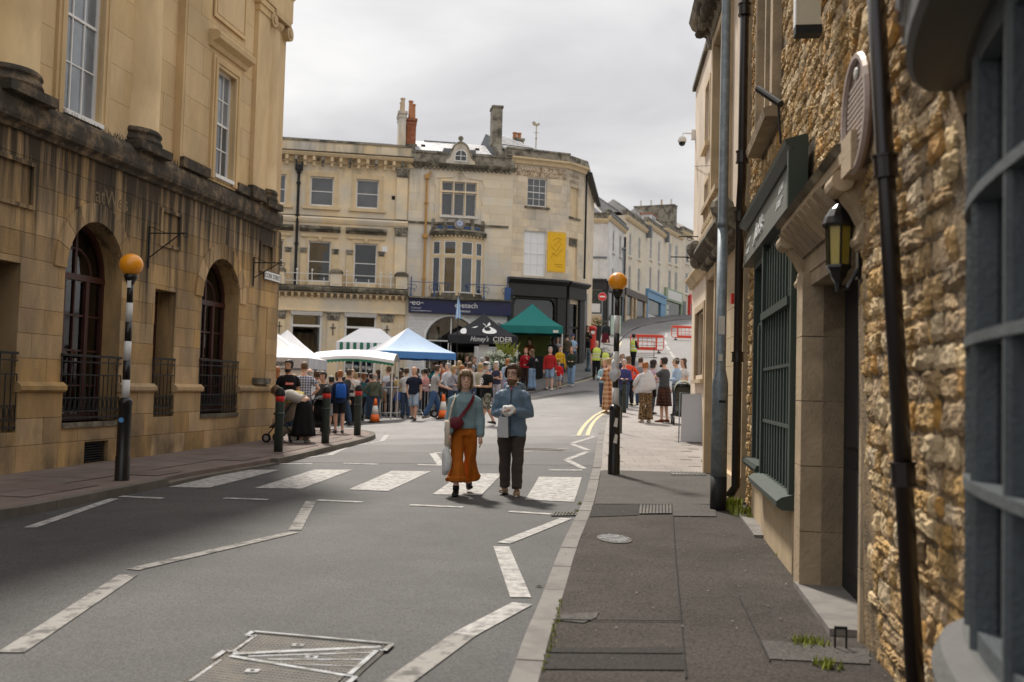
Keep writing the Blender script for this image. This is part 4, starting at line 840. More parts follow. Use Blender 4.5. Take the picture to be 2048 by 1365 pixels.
# triple mullioned window with a curly stone frame
mb = MB()
fr = [(1.12, 9.62), (1.12, 10.2), (1.04, 10.35), (1.12, 10.5), (1.12, 11.2), (1.02, 11.35), (1.12, 11.62), (1.95, 11.70), (2.10, 11.95), (2.25, 12.02), (2.40, 11.95), (2.55, 11.70), (3.38, 11.62), (3.48, 11.35), (3.38, 11.2), (3.38, 10.5), (3.46, 10.35), (3.38, 10.2), (3.38, 9.62)]
mb.tube([C.P(u, .08, z) for u, z in fr], .035, 6); mb.tube([C.P(2.25 + .10 * math.cos(t), .08, 11.82 + .10 * math.sin(t)) for t in [math.pi * i / 6 for i in range(13)]], .02, 5); mb.build('curved_window_frame', M_STONE_C, C.root)
C.part('mullion', M_STONE_B, [(1.95, 2.0, -.1, .12, 9.78, 11.5), (2.52, 2.57, -.1, .12, 9.78, 11.5), (1.30, 1.40, .06, .12, 9.75, 11.56), (3.10, 3.20, .06, .12, 9.75, 11.56), (1.30, 3.20, .06, .14, 10.92, 11.0), (1.3, 3.2, .06, .125, 11.46, 11.56)])
for o in cw2: C.sash(o.u0, o.u1, 9.80, 10.92, -.08, 1, 1, M_OFFW, M_GLASSG, .045, mid=False); C.sash(o.u0, o.u1, 11.0, 11.46, -.08, 1, 1, M_OFFW, M_GLASSG, .045, mid=False)
C.part('sill', M_OFFW, [(1.32, 3.18, .06, .18, 9.68, 9.76)])
# bowed bay on the first floor
BC, BR_ = 2.25, 1.9
def bow(u, extra=0.0):      # outward depth of the bay at u
    t = (u - BC) / 1.25; return .06 + max(0.0, .50 * (1 - t * t)) + extra
us = [1.02 + 2.46 * i / 12 for i in range(13)]
def bowband(name, m, z0, z1, extra, e2=0.0, u0=1.0, u1=3.5, parent=None):
    mb = MB(); q = [u0 + (u1 - u0) * i / 12 for i in range(13)]
    pts = [(u, bow(BC + (u - BC) * 1.22 / ((u1 - u0) / 2), extra)) for u in q]
    top = [(u, bow(BC + (u - BC) * 1.22 / ((u1 - u0) / 2), extra + e2)) for u in q]
    r0 = [C.P(u, o, z0) for u, o in pts] + [C.P(u1, 0.05, z0), C.P(u0, .05, z0)]; r1 = [C.P(u, o, z1) for u, o in top] + [C.P(u1, .05, z1), C.P(u0, .05, z1)]
    mb.loft([r0, r1]); return mb.build(name, m, parent or C.root)
bay = bowband('bay_window', M_TRIM_B, 8.50, 8.74, .02)
bowband('bay_cornice', M_GRIME, 8.74, 8.95, .10, .16, .86, 3.64, bay); bowband('bay_parapet', M_LICHEN, 8.95, 9.06, .10, -.05, .9, 3.6, bay); bowband('bay_parapet', M_LICHEN, 9.06, 9.30, -.02, 0, 1.02, 3.48, bay); bowband('bay_parapet', M_GRIME, 9.30, 9.40, .05, 0, .98, 3.52, bay)
for k in range(15):
    u = .95 + 2.6 * k / 14; o_ = bow(BC + (u - BC) * .9, .12); C.part('dentil', M_TRIM_B, [(u - .035, u + .035, o_ - .12, o_, 8.68, 8.76)], bay)
for u, wd in ((1.40, .17), (1.85, .17), (2.65, .17), (3.1, .17)):
    o_ = bow(u, .0); C.part('blue_parapet_tile', M_BLUEI, [(u - wd, u + wd, o_ - .05, o_ + .02, 9.10, 9.22)], bay)
for u in (1.02, 1.62, 2.88, 3.46): o_ = bow(u, .03); mb = MB(); C.box(mb, u - .09, u + .09, o_ - .16, o_ + .02, 9.0, 9.5); mb.ell(C.P(u, o_ - .07, 9.55), (.1, .1, .08), 8, 5); mb.build('parapet_pier', M_LICHEN, bay)
mb = MB(); o_ = bow(BC, .05); mb.tube([C.P(BC, o_ - .1, 9.33), C.P(BC, o_ + .06, 9.33)], .27, 20); mb.build('roundel', M_LICHEN, bay)
mb = MB(); mb.tube([C.P(BC, o_, 9.33), C.P(BC, o_ + .075, 9.33)], .17, 16); rn = mb.build('blue_roundel_face', mat('faded_blue_tile', (.25, .33, .55), .6), bay)
for k in range(8): a = math.pi * k / 4; mb = MB(); mb.ell(C.P(BC + .10 * math.cos(a), o_ + .085, 9.33 + .10 * math.sin(a)), (.035, .02, .035), 6, 4); mb.build('petal', M_OFFW, rn)
lights = [(1.05, 1.40), (1.55, 2.14), (2.36, 2.95), (3.10, 3.45)]
for (a, b) in lights:
    pa, pb = Vector((a, bow(a))), Vector((b, bow(b))); dr_ = (pb - pa); ln = dr_.length; ang = math.atan2(dr_.y * C.sg, dr_.x)
    hold = empty('bay_light', (a, C.sg * pa.y, 0), ang); hold.parent = C.root
    H = Fac('x', (0, 0), 80, -1, None, root=hold)
    for z0, z1 in ((5.98, 7.72), (7.82, 8.50)):
        mb = MB(); f = .055
        for q in ((0, f, z0, z1), (ln - f, ln, z0, z1), (f, ln - f, z0, z0 + f), (f, ln - f, z1 - f, z1)): H.box(mb, q[0], q[1], -.05, .02, q[2], q[3])
        H.box(mb, f, ln - f, -.02, -.012, z0 + f, z1 - f); mb.mi = [0] * 24 + [1] * 6
        fo = mb.build('window', [M_OFFW, M_GLASS], hold)
    if True:
        mb = MB(); n = 14; rows = [(7.72, 1.0), (7.2, .8), (6.85, .35), (6.7, .30), (6.4, .5), (5.98, .6)]
        for k, (z, wv) in enumerate(rows):
            for i in range(n + 1): t = i / n; mb.v.append(H.P(ln * (.5 + (t - .5) * wv), -.10 - .03 * math.sin(t * 28), z))
        mb.f = [(k * (n + 1) + i, k * (n + 1) + i + 1, (k + 1) * (n + 1) + i + 1, (k + 1) * (n + 1) + i) for k in range(len(rows) - 1) for i in range(n)]; mb.mi = [0] * len(mb.f)
        mb.build('curtain', M_CURTAIN, hold)
for u in (1.02, 1.475, 2.25, 3.025, 3.48): o_ = bow(u); C.part('bay_mullion', M_TRIM_B, [(u - (.11 if u == 2.25 else .075), u + (.11 if u == 2.25 else .075), o_ - .15, o_ + .03, 5.85, 8.52)], bay)
bowband('bay_transom', M_TRIM_B, 7.70, 7.83, .02, parent=bay); bowband('bay_base', M_GRIME, 5.62, 5.96, .03, parent=bay)
C.part('room_beyond', M_DARK, [(.9, 3.6, -1.6, -1.5, 5.6, 9), (.9, .95, -1.5, -.2, 5.6, 9), (3.55, 3.6, -1.5, -.2, 5.6, 9), (.9, 3.6, -1.5, -.2, 8.7, 8.8)])
# cornice, parapet, little gabled dormer
C.mould('cornice', M_GRIME, -.1, CR + .1, [(.06, 12.12), (.2, 12.12), (.30, 12.22), (.34, 12.30), (.1, 12.36), (.06, 12.36)])
for k in range(22): u = .05 + k * .22; C.part('dentil', M_GRIME, [(u, u + .12, .10, .24, 12.02, 12.12)])
for a, b in ((-.1, 1.6), (2.9, CR + .05)): C.part('parapet', M_LICHEN, [(a, b, -.22, .14, 12.34, 12.78)]); C.part('parapet_coping', M_LICHEN, [(a - .02, b + .02, -.26, .2, 12.78, 12.86)])
mb = MB(); gab = [(1.55, 12.32), (1.55, 12.55), (1.72, 12.70), (1.80, 12.95), (1.95, 13.25), (2.12, 13.38), (2.26, 13.42), (2.40, 13.38), (2.57, 13.25), (2.72, 12.95), (2.80, 12.70), (2.97, 12.55), (2.97, 12.32)]
C.poly(mb, gab, -.10, .16); gb = mb.build('dormer_gable', M_STONE_C, C.root)
mb = MB(); mb.tube([C.P(u, .16, z) for u, z in gab[1:-1]], .05, 6); mb.lathe([(.09, 13.42), (.06, 13.5), (.13, 13.6), (.12, 13.7), (.04, 13.76)], 10, (2.26, C.sg * .03, 0)); mb.build('gable_coping', M_LICHEN, gb)
mb = MB(); C.poly(mb, Op(1.98, 2.56, 12.50, 12.75, .27).loop(), .162, .175); dl = mb.build('lunette_pane', M_GLASSD, gb)
C.part('lunette_bar', M_WHITE, [(2.255, 2.285, .175, .19, 12.5, 13.0), (1.98, 2.56, .175, .19, 12.72, 12.75), (1.95, 2.59, .17, .195, 12.46, 12.51)], gb)
mb = MB(); mb.tube([C.P(u, .175, z) for u, z in Op(1.98, 2.56, 12.50, 12.75, .27).loop()], .025, 5); mb.build('lunette_frame', M_WHITE, gb)
slates(C, 'roof', .1, 3.9, -.5, 13.05, -3.0, 14.1, 8, .36, M_SLATE, C.root, 5); C.part('lead_gutter', M_LEAD, [(0, 4.2, -.8, -.3, 12.4, 13.02), (-.2, CR, -8.5, -.8, 12.2, 12.6), (.7, 2.6, -3.1, -2.95, 14.05, 14.16), (1.45, 3.05, -1.2, -.12, 12.6, 13.15)])
for u in (.45, 3.2): C.part('roof_vent', M_DARK, [(u, u + .2, -1.72, -1.5, 13.5, 13.58)])
mb = MB(); C.box(mb, 3.92, 4.42, -1.5, -.7, 13.7, 15.55); mb.prism([C.P(3.95, -.75, 13.75), C.P(4.40, -.75, 13.75), C.P(4.70, .0, 12.7), C.P(4.22, .0, 12.7)], (0, C.sg * -.5, 0)); ch = mb.build('chimney', M_LICHEN, C.root); C.part('chimney_cap', M_GRIME, [(3.88, 4.46, -1.55, -.66, 15.5, 15.62)], ch)
# yellow downpipe
mb = MB(); mb.tube([C.P(.65, .16, 11.55), C.P(.65, .16, 5.75)], .055, 8); C.box(mb, .54, .76, .08, .28, 11.5, 11.72); mb.tube([C.P(.66, .18, 11.70), C.P(.86, .18, 11.85)], .04, 6)
for z in (10.3, 8.6, 6.6): C.box(mb, .56, .74, .07, .24, z, z + .07)
C.box(mb, .52, .78, .07, .27, 8.63, 8.8); mb.build('downpipe', M_YPIPE, C.root)
# navy fascia and white shopfront
fs = C.part('fascia', M_NAVY, [(-.05, CR - .02, .0, .38, 4.98, 5.66)]); C.part('fascia_ledge', M_GRIME, [(-.1, CR, .06, .55, 5.66, 5.74)], fs)
text('lettering', 'eyetech', .36, M_LETTER, fs, C.mtx(2.15, .382, 5.28), .004, 'LEFT', 1.0); text('lettering', 'opticians', .17, M_LETTER, fs, C.mtx(2.32, .382, 5.07), .003); text('lettering', 'eo', .36, M_LETTER, fs, C.mtx(.08, .382, 5.34), .004, 'LEFT', 1.15)
text('lettering', '01373 452279', .085, M_LETTER, fs, C.mtx(.06, .382, 5.16), .002); text('lettering', 'www.eyetechopticians.co.uk', .085, M_LETTER, fs, C.mtx(.06, .382, 5.04), .002)
C.part('logo_bar', M_LETTER, [(-.02, .10, .382, .386, 5.43, 5.46), (.52, .64, .382, .386, 5.43, 5.46)], fs)
C.ashlar(M_WBRICK, -.04, CR - .05, 1.6, 4.97, .16, .42, [cg.grow(.12)], .03, .012, .06, rs=21, name='painted_brick')
mb = MB(); mb.tube([C.P(u, .09, z) for u, z in cg.grow(.06).loop()], .07, 6); mb.build('arch_surround', M_WHITE, C.root)
C.sash(.82, 3.30, 1.6, 3.7, -.1, 2, 1, M_WHITE, M_GLASS, .06, mid=False); mb = MB(); C.poly(mb, [(u, z) for u, z in cg.loop() if z >= 3.69], -.13, -.12); mb.build('arch_pane', M_GLASS, C.root)
C.part('arch_mullion', M_WHITE, [(2.03, 2.09, -.14, -.06, 3.6, 4.84)])
C.part('room_beyond', M_INNER, [(.5, 3.7, -2.6, -2.5, 1.2, 5.2), (.5, .6, -2.5, -.2, 1.2, 5.2), (3.6, 3.7, -2.5, -.2, 1.2, 5.2), (.5, 3.7, -2.5, -.2, 4.9, 5.0)])
ps = C.part('window_poster', mat('pale_poster', (.55, .60, .55), .6), [(1.0, 1.62, -.22, -.20, 2.7, 4.0)]); C.part('poster_band', mat('teal_print', (.04, .22, .26), .6), [(1.06, 1.56, -.20, -.196, 3.0, 3.75)], ps); text('poster_print', '£120', .24, mat('yellow_print', (.75, .65, .1), .6), ps, C.mtx(1.12, -.194, 3.2), .001)
mb = MB(); C.poly(mb, [(3.55 + .45 + .45 * math.cos(t), 3.95 + .5 * math.sin(t)) for t in [math.pi * k / 12 for k in range(13)]], .09, .11); dg_ = mb.build('round_sign', M_BLACK, C.root); text('sign_lettering', 'NASCO', .2, mat('gold_print', (.6, .42, .05), .4), dg_, C.mtx(3.66, .112, 4.02), .003)
mb = MB(); mb.tube([C.P(4.55 + .14 * math.cos(t), .22, 4.1 + .14 * math.sin(t)) for t in [2 * math.pi * k / 12 for k in range(13)]], .03, 6); mb.tube([C.P(4.55, .1, 4.45), C.P(4.3, .2, 4.6), C.P(4.75, .2, 4.5)], .02, 5); mb.build('iron_scroll_sign', M_BLACKM, C.root)
# blue balcony ironwork
for u in (.02, 1.15, 2.25, 3.55, 4.70):
    mb = MB(); z0 = 5.74; hh = 1.15 if u > 4 else (.95 if u in (.02, 2.25) else .75)
    mb.tube([C.P(u, .45, z0), C.P(u, .45, z0 + hh)], .025, 6); mb.lathe([(.07, z0), (.05, z0 + .08), (.03, z0 + .14)], 8, (u, C.sg * .45, 0))
    for s_ in (-1, 1):
        for zz, r_ in ((z0 + .45, .13), (z0 + .30, .09)): mb.tube([C.P(u + s_ * (r_ - r_ * math.cos(t)), .45, zz + r_ * math.sin(t)) for t in [math.pi * 1.4 * k / 8 - .3 for k in range(9)]], .014, 5)
    mb.build('iron_finial', M_BLUEI, C.root)
C.part('iron_rail', M_BLUEI, [(.02, 4.7, .44, .46, 6.42, 6.45)])
mb = MB()
for s_ in (-1, 1):
    for k in range(3):
        r_ = .22 - .05 * k; mb.tube([C.P(2.25 + s_ * (.08 + r_ + r_ * math.cos(t)), .46, 6.2 + .06 * k + r_ * math.sin(t)) for t in [2 * math.pi * i / 10 for i in range(11)]], .02, 5)
mb.build('iron_scrollwork', M_BLUEI, C.root)
C.part('hanging_sign', M_BLUEI, [(4.55, 4.85, .5, .56, 5.72, 6.35)])
# ------------------------------------------------------------------ D: rounded corner building
D = Fac('corner_building', (-.145, 48.86), 70, -1, 'weathered ashlar corner building with yellow mural panel and black shopfront')
DE = 2.92
dw2, dw1 = Op(.76, 1.80, 10.54, 11.96), Op(.65, 1.83, 7.06, 9.30)
dsh = Op(.10, 2.46, 2.9, 6.0)
D.wall('wall', M_STONE_D, -.1, DE, .5, 12.85, [dw2, dw1, dsh], 6.0, .2, .0)
D.ashlar(M_STONE_D, -.08, DE, 6.9, 12.8, .37, .82, [dw2, dw1], .014, .009, rs=31)
D.sash(.76, 1.80, 10.54, 11.96, -.1, 3, 4, M_WHITE, M_GLASSG, .05, .02); D.sash(.65, 1.83, 7.06, 9.30, -.08, 3, 4, M_WHITE, M_BLINDW, .05, .02)
D.part('sill', M_GRIME, [(.62, 1.94, 0, .12, 10.42, 10.52)]); D.part('curtain', M_BLIND, [(.8, 1.0, -.16, -.14, 10.6, 11.9)])
ym = D.part('mural_panel', M_YELLOWB, [(1.90, 2.88, .015, .045, 7.36, 9.30)])
for k in range(9): u = 1.92 + k * .105; D.part('scalloped_edge', M_YELLOWB, [(u, u + .06, .015, .044, 9.30, 9.35), (u, u + .06, .015, .044, 7.31, 7.36)], ym)
mb = MB(); M_MUR = mat('mural_line', (.42, .21, .01), .6)
for pl_ in ([(2.1, 8.6), (2.35, 8.35), (2.65, 8.75), (2.5, 8.9), (2.25, 8.6)], [(2.15, 8.3), (2.4, 8.1), (2.7, 8.5)], [(2.2, 8.9), (2.45, 9.05), (2.7, 8.95)], [(2.1, 8.0), (2.2, 8.25), (2.35, 8.2)], [(2.3, 7.7), (2.75, 7.72)], [(2.4, 7.6), (2.75, 7.61)]): mb.tube([D.P(u, .048, z) for u, z in pl_], .012, 4)
mb.build('mural_drawing', M_MUR, ym)
bd = D.part('painted_sign_band', mat('faded_sign_band', (.30, .215, .14), .9, .4, 5, col2=(.47, .39, .29), mixscale=2.5), [(.16, 2.84, .016, .020, 12.0, 12.52)])
text('painted_lettering', 'CHINA & GLASS', .25, M_STONE_B, bd, D.mtx(.22, .021, 12.29), .002, 'LEFT', 1.2); text('painted_lettering', 'SHOW ROOMS', .25, M_STONE_B, bd, D.mtx(.32, .021, 12.04), .002, 'LEFT', 1.35)
D.mould('cornice', M_TRIM_B, -.15, DE + .02, [(0, 12.6), (.10, 12.6), (.16, 12.74), (.30, 12.82), (.30, 12.90), (0, 12.94)]); D.part('parapet', M_LICHEN, [(-.4, DE + .02, -.25, .18, 12.9, 13.26)]); D.part('parapet_coping', M_LICHEN, [(-.42, DE + .04, -.28, .24, 13.26, 13.34)])
# chamfer
hold = empty('chamfer', (DE, 0, 0), math.radians(70 - 38.3)); hold.parent = D.root
K = Fac('x', (0, 0), 38.3, -1, None, root=hold); KE = 1.45
k2, k1, ks = Op(.25, .98, 10.2, 11.75), Op(.20, 1.0, 6.98, 9.15), Op(.22, 1.15, 3.3, 5.8)
K.wall('wall', M_STONE_D, 0, KE, .5, 12.85, [k2, k1, ks], 1.0, .12, sides=False); K.ashlar(M_STONE_D, 0.0, KE, 6.9, 12.8, .37, .7, [k2, k1], .014, .009, rs=33)
K.part('blocked_window', M_TRIM_B, [(.25, .98, -.14, -.10, 10.2, 11.75)]); K.part('blocked_window', M_STONE_B, [(.20, 1.0, -.14, -.10, 6.98, 9.15)]); K.part('sill', M_GRIME, [(.15, 1.1, 0, .1, 10.1, 10.2), (.2, 1.0, -.1, -.05, 8.75, 9.1)])
text('painted_lettering', 'DINNER', .23, M_GHOSTB, hold, K.mtx(.12, .018, 12.22), .002, 'LEFT', 1.05); text('painted_lettering', 'SERVICE', .23, M_GHOSTB, hold, K.mtx(.12, .018, 11.92), .002, 'LEFT', .98)
K.mould('cornice', M_TRIM_B, -.05, KE + .1, [(0, 12.6), (.10, 12.6), (.16, 12.74), (.30, 12.82), (.30, 12.90), (0, 12.94)]); K.part('parapet', M_LICHEN, [(-.05, KE + .1, -.25, .18, 12.9, 13.255)])
_t = rad(70 - 38.3); hold2 = empty('hill_side', (DE + KE * math.cos(_t), KE * math.sin(_t), 0), rad(70 - 8.0)); hold2.parent = D.root
S2 = Fac('x', (0, 0), 8.0, -1, None, root=hold2)
S2.wall('wall', M_STONE_D, 0, 9.2, 1.0, 12.85, [], 5.0, .1); S2.part('parapet', M_LICHEN, [(0, 9.2, -.25, .2, 12.85, 13.25)]); S2.part('hill_gutter', M_BLACKM, [(0, 9.0, .2, .42, 12.55, 12.7)]); mb = MB(); mb.tube([S2.P(.25, .12, 12.6), S2.P(.25, .12, 7.2)], .06, 6); mb.build('downpipe', M_BLACKM, hold2)
# black shopfront on both faces
D.part('shop_fascia', M_SHOPBLK, [(-.12, DE - .02, .0, .26, 6.02, 6.62), (-.12, 2.5, .0, .14, 6.0, 6.1)]); D.mould('shop_cornice', M_SHOPBLK, -.2, DE + .05, [(0, 6.62), (.30, 6.62), (.44, 6.74), (.50, 6.80), (.44, 6.88), (0, 6.92)]); D.part('lead_top', M_LEAD, [(-.2, DE + .05, 0, .47, 6.88, 6.905)])
D.part('shop_pier', M_SHOPBLK, [(-.14, .10, 0, .18, 1.2, 6.02)]); D.part('shop_pier', M_SHOPBLK, [(2.46, DE, 0, .18, 1.5, 6.02)]); D.part('stall_riser', M_SHOPBLK, [(.10, 2.46, 0, .12, 1.2, 2.9)])
mb = MB(); mb.tube([D.P(u, .02, z) for u, z in ((.14, 3), (.14, 5.55), (.22, 5.82), (.42, 5.94), (2.14, 5.94), (2.34, 5.82), (2.42, 5.55), (2.42, 3))], .06, 6); mb.build('shop_window_frame', M_SHOPBLK, D.root)
D.part('pane', M_GLASS, [(.10, 2.46, -.10, -.09, 2.9, 6.0)]); sh = D.part('shop_interior', M_CREAM2, [(-.1, 2.6, -1.9, -1.8, 1.5, 6.3), (-.1, 0, -1.8, -.2, 1.5, 6.3), (2.5, 2.6, -1.8, -.2, 1.5, 6.3)])
K.part('shop_fascia', M_SHOPBLK, [(.02, KE + .1, 0, .26, 6.02, 6.62)]); K.mould('shop_cornice', M_SHOPBLK, -.05, KE + .2, [(0, 6.62), (.30, 6.62), (.44, 6.74), (.50, 6.80), (.44, 6.88), (0, 6.925)]); K.part('shop_pier', M_SHOPBLK, [(.02, .22, 0, .16, 1.5, 6.02)]); K.part('shop_pier', M_SHOPBLK, [(1.15, KE + .1, 0, .17, 1.5, 6.02)]); K.part('stall_riser', M_SHOPBLK, [(.22, 1.15, 0, .12, 1.5, 3.3)]); K.part('transom', M_SHOPBLK, [(.22, 1.15, -.08, 0, 4.55, 4.65)])
K.part('pane', M_GLASS, [(.22, 1.15, -.06, -.05, 3.3, 5.8)]); K.part('shop_interior', M_INNER, [(0, KE, -.9, -.8, 1.5, 6.3)]); K.part('window_poster', M_OFFW, [(.3, 1.0, -.2, -.18, 4.7, 5.2)])
S2.part('shop_side', M_SHOPBLK, [(0, 2.5, 0, .16, 1.5, 6.6)])
# roofs
mb = MB(); q = [D.P(-.45, -.35, 13.35), D.P(2.2, -.35, 13.30), D.P(3.3, -2.2, 13.30), D.P(3.9, -6, 13.3), D.P(-.45, -6, 13.3)]; apex = [D.P(-.45, -3.2, 14.75), D.P(.6, -3.2, 14.75)]
mb.add(q + apex, [(0, 1, 6, 5), (1, 2, 6), (2, 3, 6), (3, 4, 5, 6), (4, 0, 5)]); rf = mb.build('hipped_roof', M_LEAD, D.root)
for k in range(10):
    a, b = k / 10, (k + 1) / 10
    for j in range(8):
        def pt(t, s_): 
            l = Vector(q[0]).lerp(Vector(q[1]), s_).lerp(Vector(apex[0]).lerp(Vector(apex[1]), s_), t); return l + Vector((0, D.sg * .03, .03))
        s0, s1 = max(0, (j - (k % 2) * .5) / 8) + .002, min(1, (j + 1 - (k % 2) * .5) / 8) - .002
        if k < 3 or s1 <= s0: continue
        mb = MB(); mb.add([pt(a, s0), pt(a, s1), pt(b, s1) - Vector((0, 0, .015)), pt(b, s0) - Vector((0, 0, .015))], [(0, 1, 2, 3)]); mb.build('slate', M_SLATE, rf, norm=False)
chimney(D, 1.0, 1.45, -3.4, -2.6, 13.6, 14.45, M_LICHEN, [(1.1, -3, .5, M_POT), (1.35, -3, .5, M_POT)])
mb = MB(); x, y, _ = D.P(1.85, -1.8, 0)
mb.tube([(x, y, 13.5), (x, y, 15.2)], .03, 6); mb.tube([(x - .16, y, 14.75), (x + .16, y, 14.75)], .012, 5); mb.tube([(x, y - .16, 14.72), (x, y + .16, 14.72)], .012, 5); mb.ell((x, y, 14.45), (.06, .06, .06), 8, 5)
mb.prism([(x - .2, y, 15.12), (x + .05, y, 15.08), (x + .22, y, 15.2), (x + .12, y, 15.3), (x + .02, y, 15.2), (x - .12, y, 15.34), (x - .24, y, 15.28)], (0, .02, 0)); mb.build('weather_vane', mat('verdigris_gilt', (.45, .40, .28), .5), D.root)
D.part('roof_box', M_LEAD, [(2.9, 3.6, -3.0, -1.2, 13.2, 13.55)])

# ================================================================== houses climbing the hill
HPX = [(6.02 - 3.0, 80.0), (7.52, 80.0), (9.67, 87.0), (12.66, 95.0), (15.65, 103.0), (18.43, 109.0), (23.35, 118.0)]
def hill_house(i, label, m, zt, wins, shop, o=None):
    (x0, y0), (x1, y1) = HPX[i], HPX[i + 1]; ang = math.degrees(math.atan2(x1 - x0, y1 - y0)); ln = math.hypot(x1 - x0, y1 - y0)
    F = Fac('hill_house', (x0, y0), ang, -1, label, 'house'); F.root['group'] = 'stone houses stepping up the hill'
    ops = [Op(*w) for w in wins]; F.wall('wall', m, 0, ln, min(gz(x0, y0), gz(x1, y1)) - .8, zt, ops, 6.5, .14)
    for o_ in ops: F.sash(o_.u0, o_.u1, o_.z0, o_.z1, -.05, 2, 2, M_WHITE if (i + int(o_.z0)) % 2 else M_OFFW, M_GLASSG if o_.z0 % 1 < .6 else M_GLASSD, .09); F.part('sill', m, [(o_.u0 - .12, o_.u1 + .12, 0, .12, o_.z0 - .14, o_.z0 - .02)])
    F.mould('cornice', M_TRIM_B, -.03, ln + .03, [(0, zt - .35), (.12, zt - .35), (.25, zt - .15), (.28, zt), (0, zt)]); F.part('parapet', M_LICHEN, [(0, ln, -.3, .10, zt, zt + .4), (-.02, ln + .02, -.34, .16, zt + .4, zt + .5)])
    return F, ln
g0 = [gz(*p) for p in HPX]
# corner house: front plane and flank
F0, l0 = hill_house(0, 'pale rendered corner house with dark green shop at the foot of the hill', M_HOUSE[0], 15.3, [], 0)
F0.part('rusticated_strip', M_HOUSE[0], [(2.75, 3.05, 0, .05, 10.5, 15.0), (3.9, 4.1, 0, .05, 10.5, 15.0)]); F0.part('string_course', M_LEAD, [(0, l0, 0, .12, 12.1, 12.22)])
F0.part('shop_front', M_SHOPBLK, [(0, l0, 0, .16, 9.55, 10.25), (0, l0, 0, .3, 10.25, 10.4), (2.2, 2.5, 0, .1, 6.0, 9.55), (4.2, l0, 0, .1, 6.0, 9.55)]); F0.part('pane', M_SHOPGL, [(2.5, 4.2, .02, .05, 7.6, 9.5)]); F0.part('stall_riser', M_CREAM2, [(2.5, 4.2, .02, .09, 6.0, 7.5)]); F0.part('window_notice', M_OFFW, [(2.7, 4.0, .05, .07, 7.7, 8.4)])
F1, l1 = hill_house(1, 'white rendered flank of the corner house with two slim windows per floor', M_HOUSE[0], 15.6, [(2.0, 2.9, 12.9, 14.7), (5.0, 5.9, 13.0, 14.8), (2.0, 2.9, 10.3, 11.6), (5.0, 5.9, 10.4, 11.7)], 1)
F1.part('shop_front', M_SHOPBLK, [(.0, l1 - .5, 0, .2, 9.5, 10.3), (0, .5, 0, .12, 6, 9.5), (2.2, 2.6, 0, .12, 6, 9.5), (l1 - 1, l1 - .5, 0, .12, 6, 9.5)]); F1.part('pane', M_SHOPGL, [(.5, l1 - 1, .02, .05, 7.2, 9.5)])
F1.part('downpipe', M_BLACKM, [(l1 - .3, l1 - .12, 0, .16, 7.2, 14.9)]); F1.part('lead_roll', M_LEAD, [(0, l1, .0, .35, 15.55, 15.75)])
F2, l2 = hill_house(2, 'honey stone hill house above an arcaded brown shopfront', M_HOUSE[1], 16.9, [(1.6, 2.6, 13.5, 15.6), (5.2, 6.2, 13.7, 15.8), (1.6, 2.6, 10.4, 12.7), (5.2, 6.2, 10.6, 12.9)], 1)
F2.part('shop_fascia', mat('brown_shop_paint', (.07, .05, .035), .5), [(0, l2, 0, .25, 9.9, 10.5)]); F2.part('pane', M_SHOPGL, [(.4, l2 - .4, .02, .05, 8.2, 9.9)])
for u in (0.1, 2.6, 3.9, 7.8): F2.part('shop_pier', M_CREAM2, [(u, u + .5, 0, .18, 6.8, 9.9)])
F3, l3 = hill_house(3, 'cream stone hill house above a pale blue shopfront', M_HOUSE[2], 17.7, [(1.5, 2.5, 14.3, 16.5), (5.3, 6.3, 14.5, 16.7), (1.5, 2.5, 11.2, 13.6), (5.3, 6.3, 11.4, 13.8)], 1)
F3.part('shop_front', M_SHOPBLUE, [(0, l3, 0, .25, 10.4, 11.1), (0, .5, 0, .2, 7.6, 10.4), (l3 - 2.3, l3, 0, .2, 7.6, 10.4), (0, l3, 0, .35, 11.1, 11.3)]); F3.part('pane', M_SHOPGL, [(.5, l3 - 2.3, .02, .06, 8.9, 10.4)]); F3.part('stall_riser', M_HOUSE[0], [(.5, l3 - 2.3, 0, .12, 7.4, 8.9)])
F4, l4 = hill_house(4, 'stone hill house with twin sash windows above a sage green shopfront', M_HOUSE[3], 18.5, [(1.4, 2.5, 15.0, 17.2), (3.9, 5.0, 15.1, 17.3), (1.4, 2.5, 12.0, 14.3), (3.9, 5.0, 12.1, 14.4)], 1)
F4.part('shop_front', M_SHOPGRN, [(0, l4, 0, .25, 11.0, 12.3), (0, .4, 0, .2, 8.4, 11.0), (l4 - .5, l4, 0, .2, 8.4, 11.0), (.4, l4 - .5, 0, .15, 8.4, 9.4)]); F4.part('shop_sign', M_OFFW, [(.6, l4 - .6, .25, .28, 11.2, 12.1)]); F4.part('pane', M_SHOPGL, [(.4, l4 - .5, .02, .06, 9.4, 11.0)])
for k in range(4): F4.part('window_poster', M_OFFW, [(.6 + .5 * (k % 2), 1.0 + .5 * (k % 2), .06, .08, 9.5 + .6 * (k // 2), 9.95 + .6 * (k // 2))])
F5, l5 = hill_house(5, 'last stone hill house with a red shopfront beyond the pale building', M_HOUSE[4], 19.2, [(1.4, 2.4, 15.8, 17.9), (4.6, 5.6, 16, 18.1), (1.4, 2.4, 12.4, 14.8)], 1)
F5.part('shop_front', M_RED, [(2.4, 6.5, 0, .3, 11.4, 12.4), (2.4, 2.8, 0, .25, 9, 11.4), (4.4, 4.8, 0, .25, 9, 11.4), (6.1, 6.5, 0, .25, 9, 11.4), (2.8, 6.1, 0, .2, 9, 10)]); F5.part('pane', M_SHOPGL, [(2.8, 6.1, .02, .05, 10, 11.4)]); F5.part('door', M_LEAD, [(.6, 1.5, 0, .08, 9.4, 11.5)])
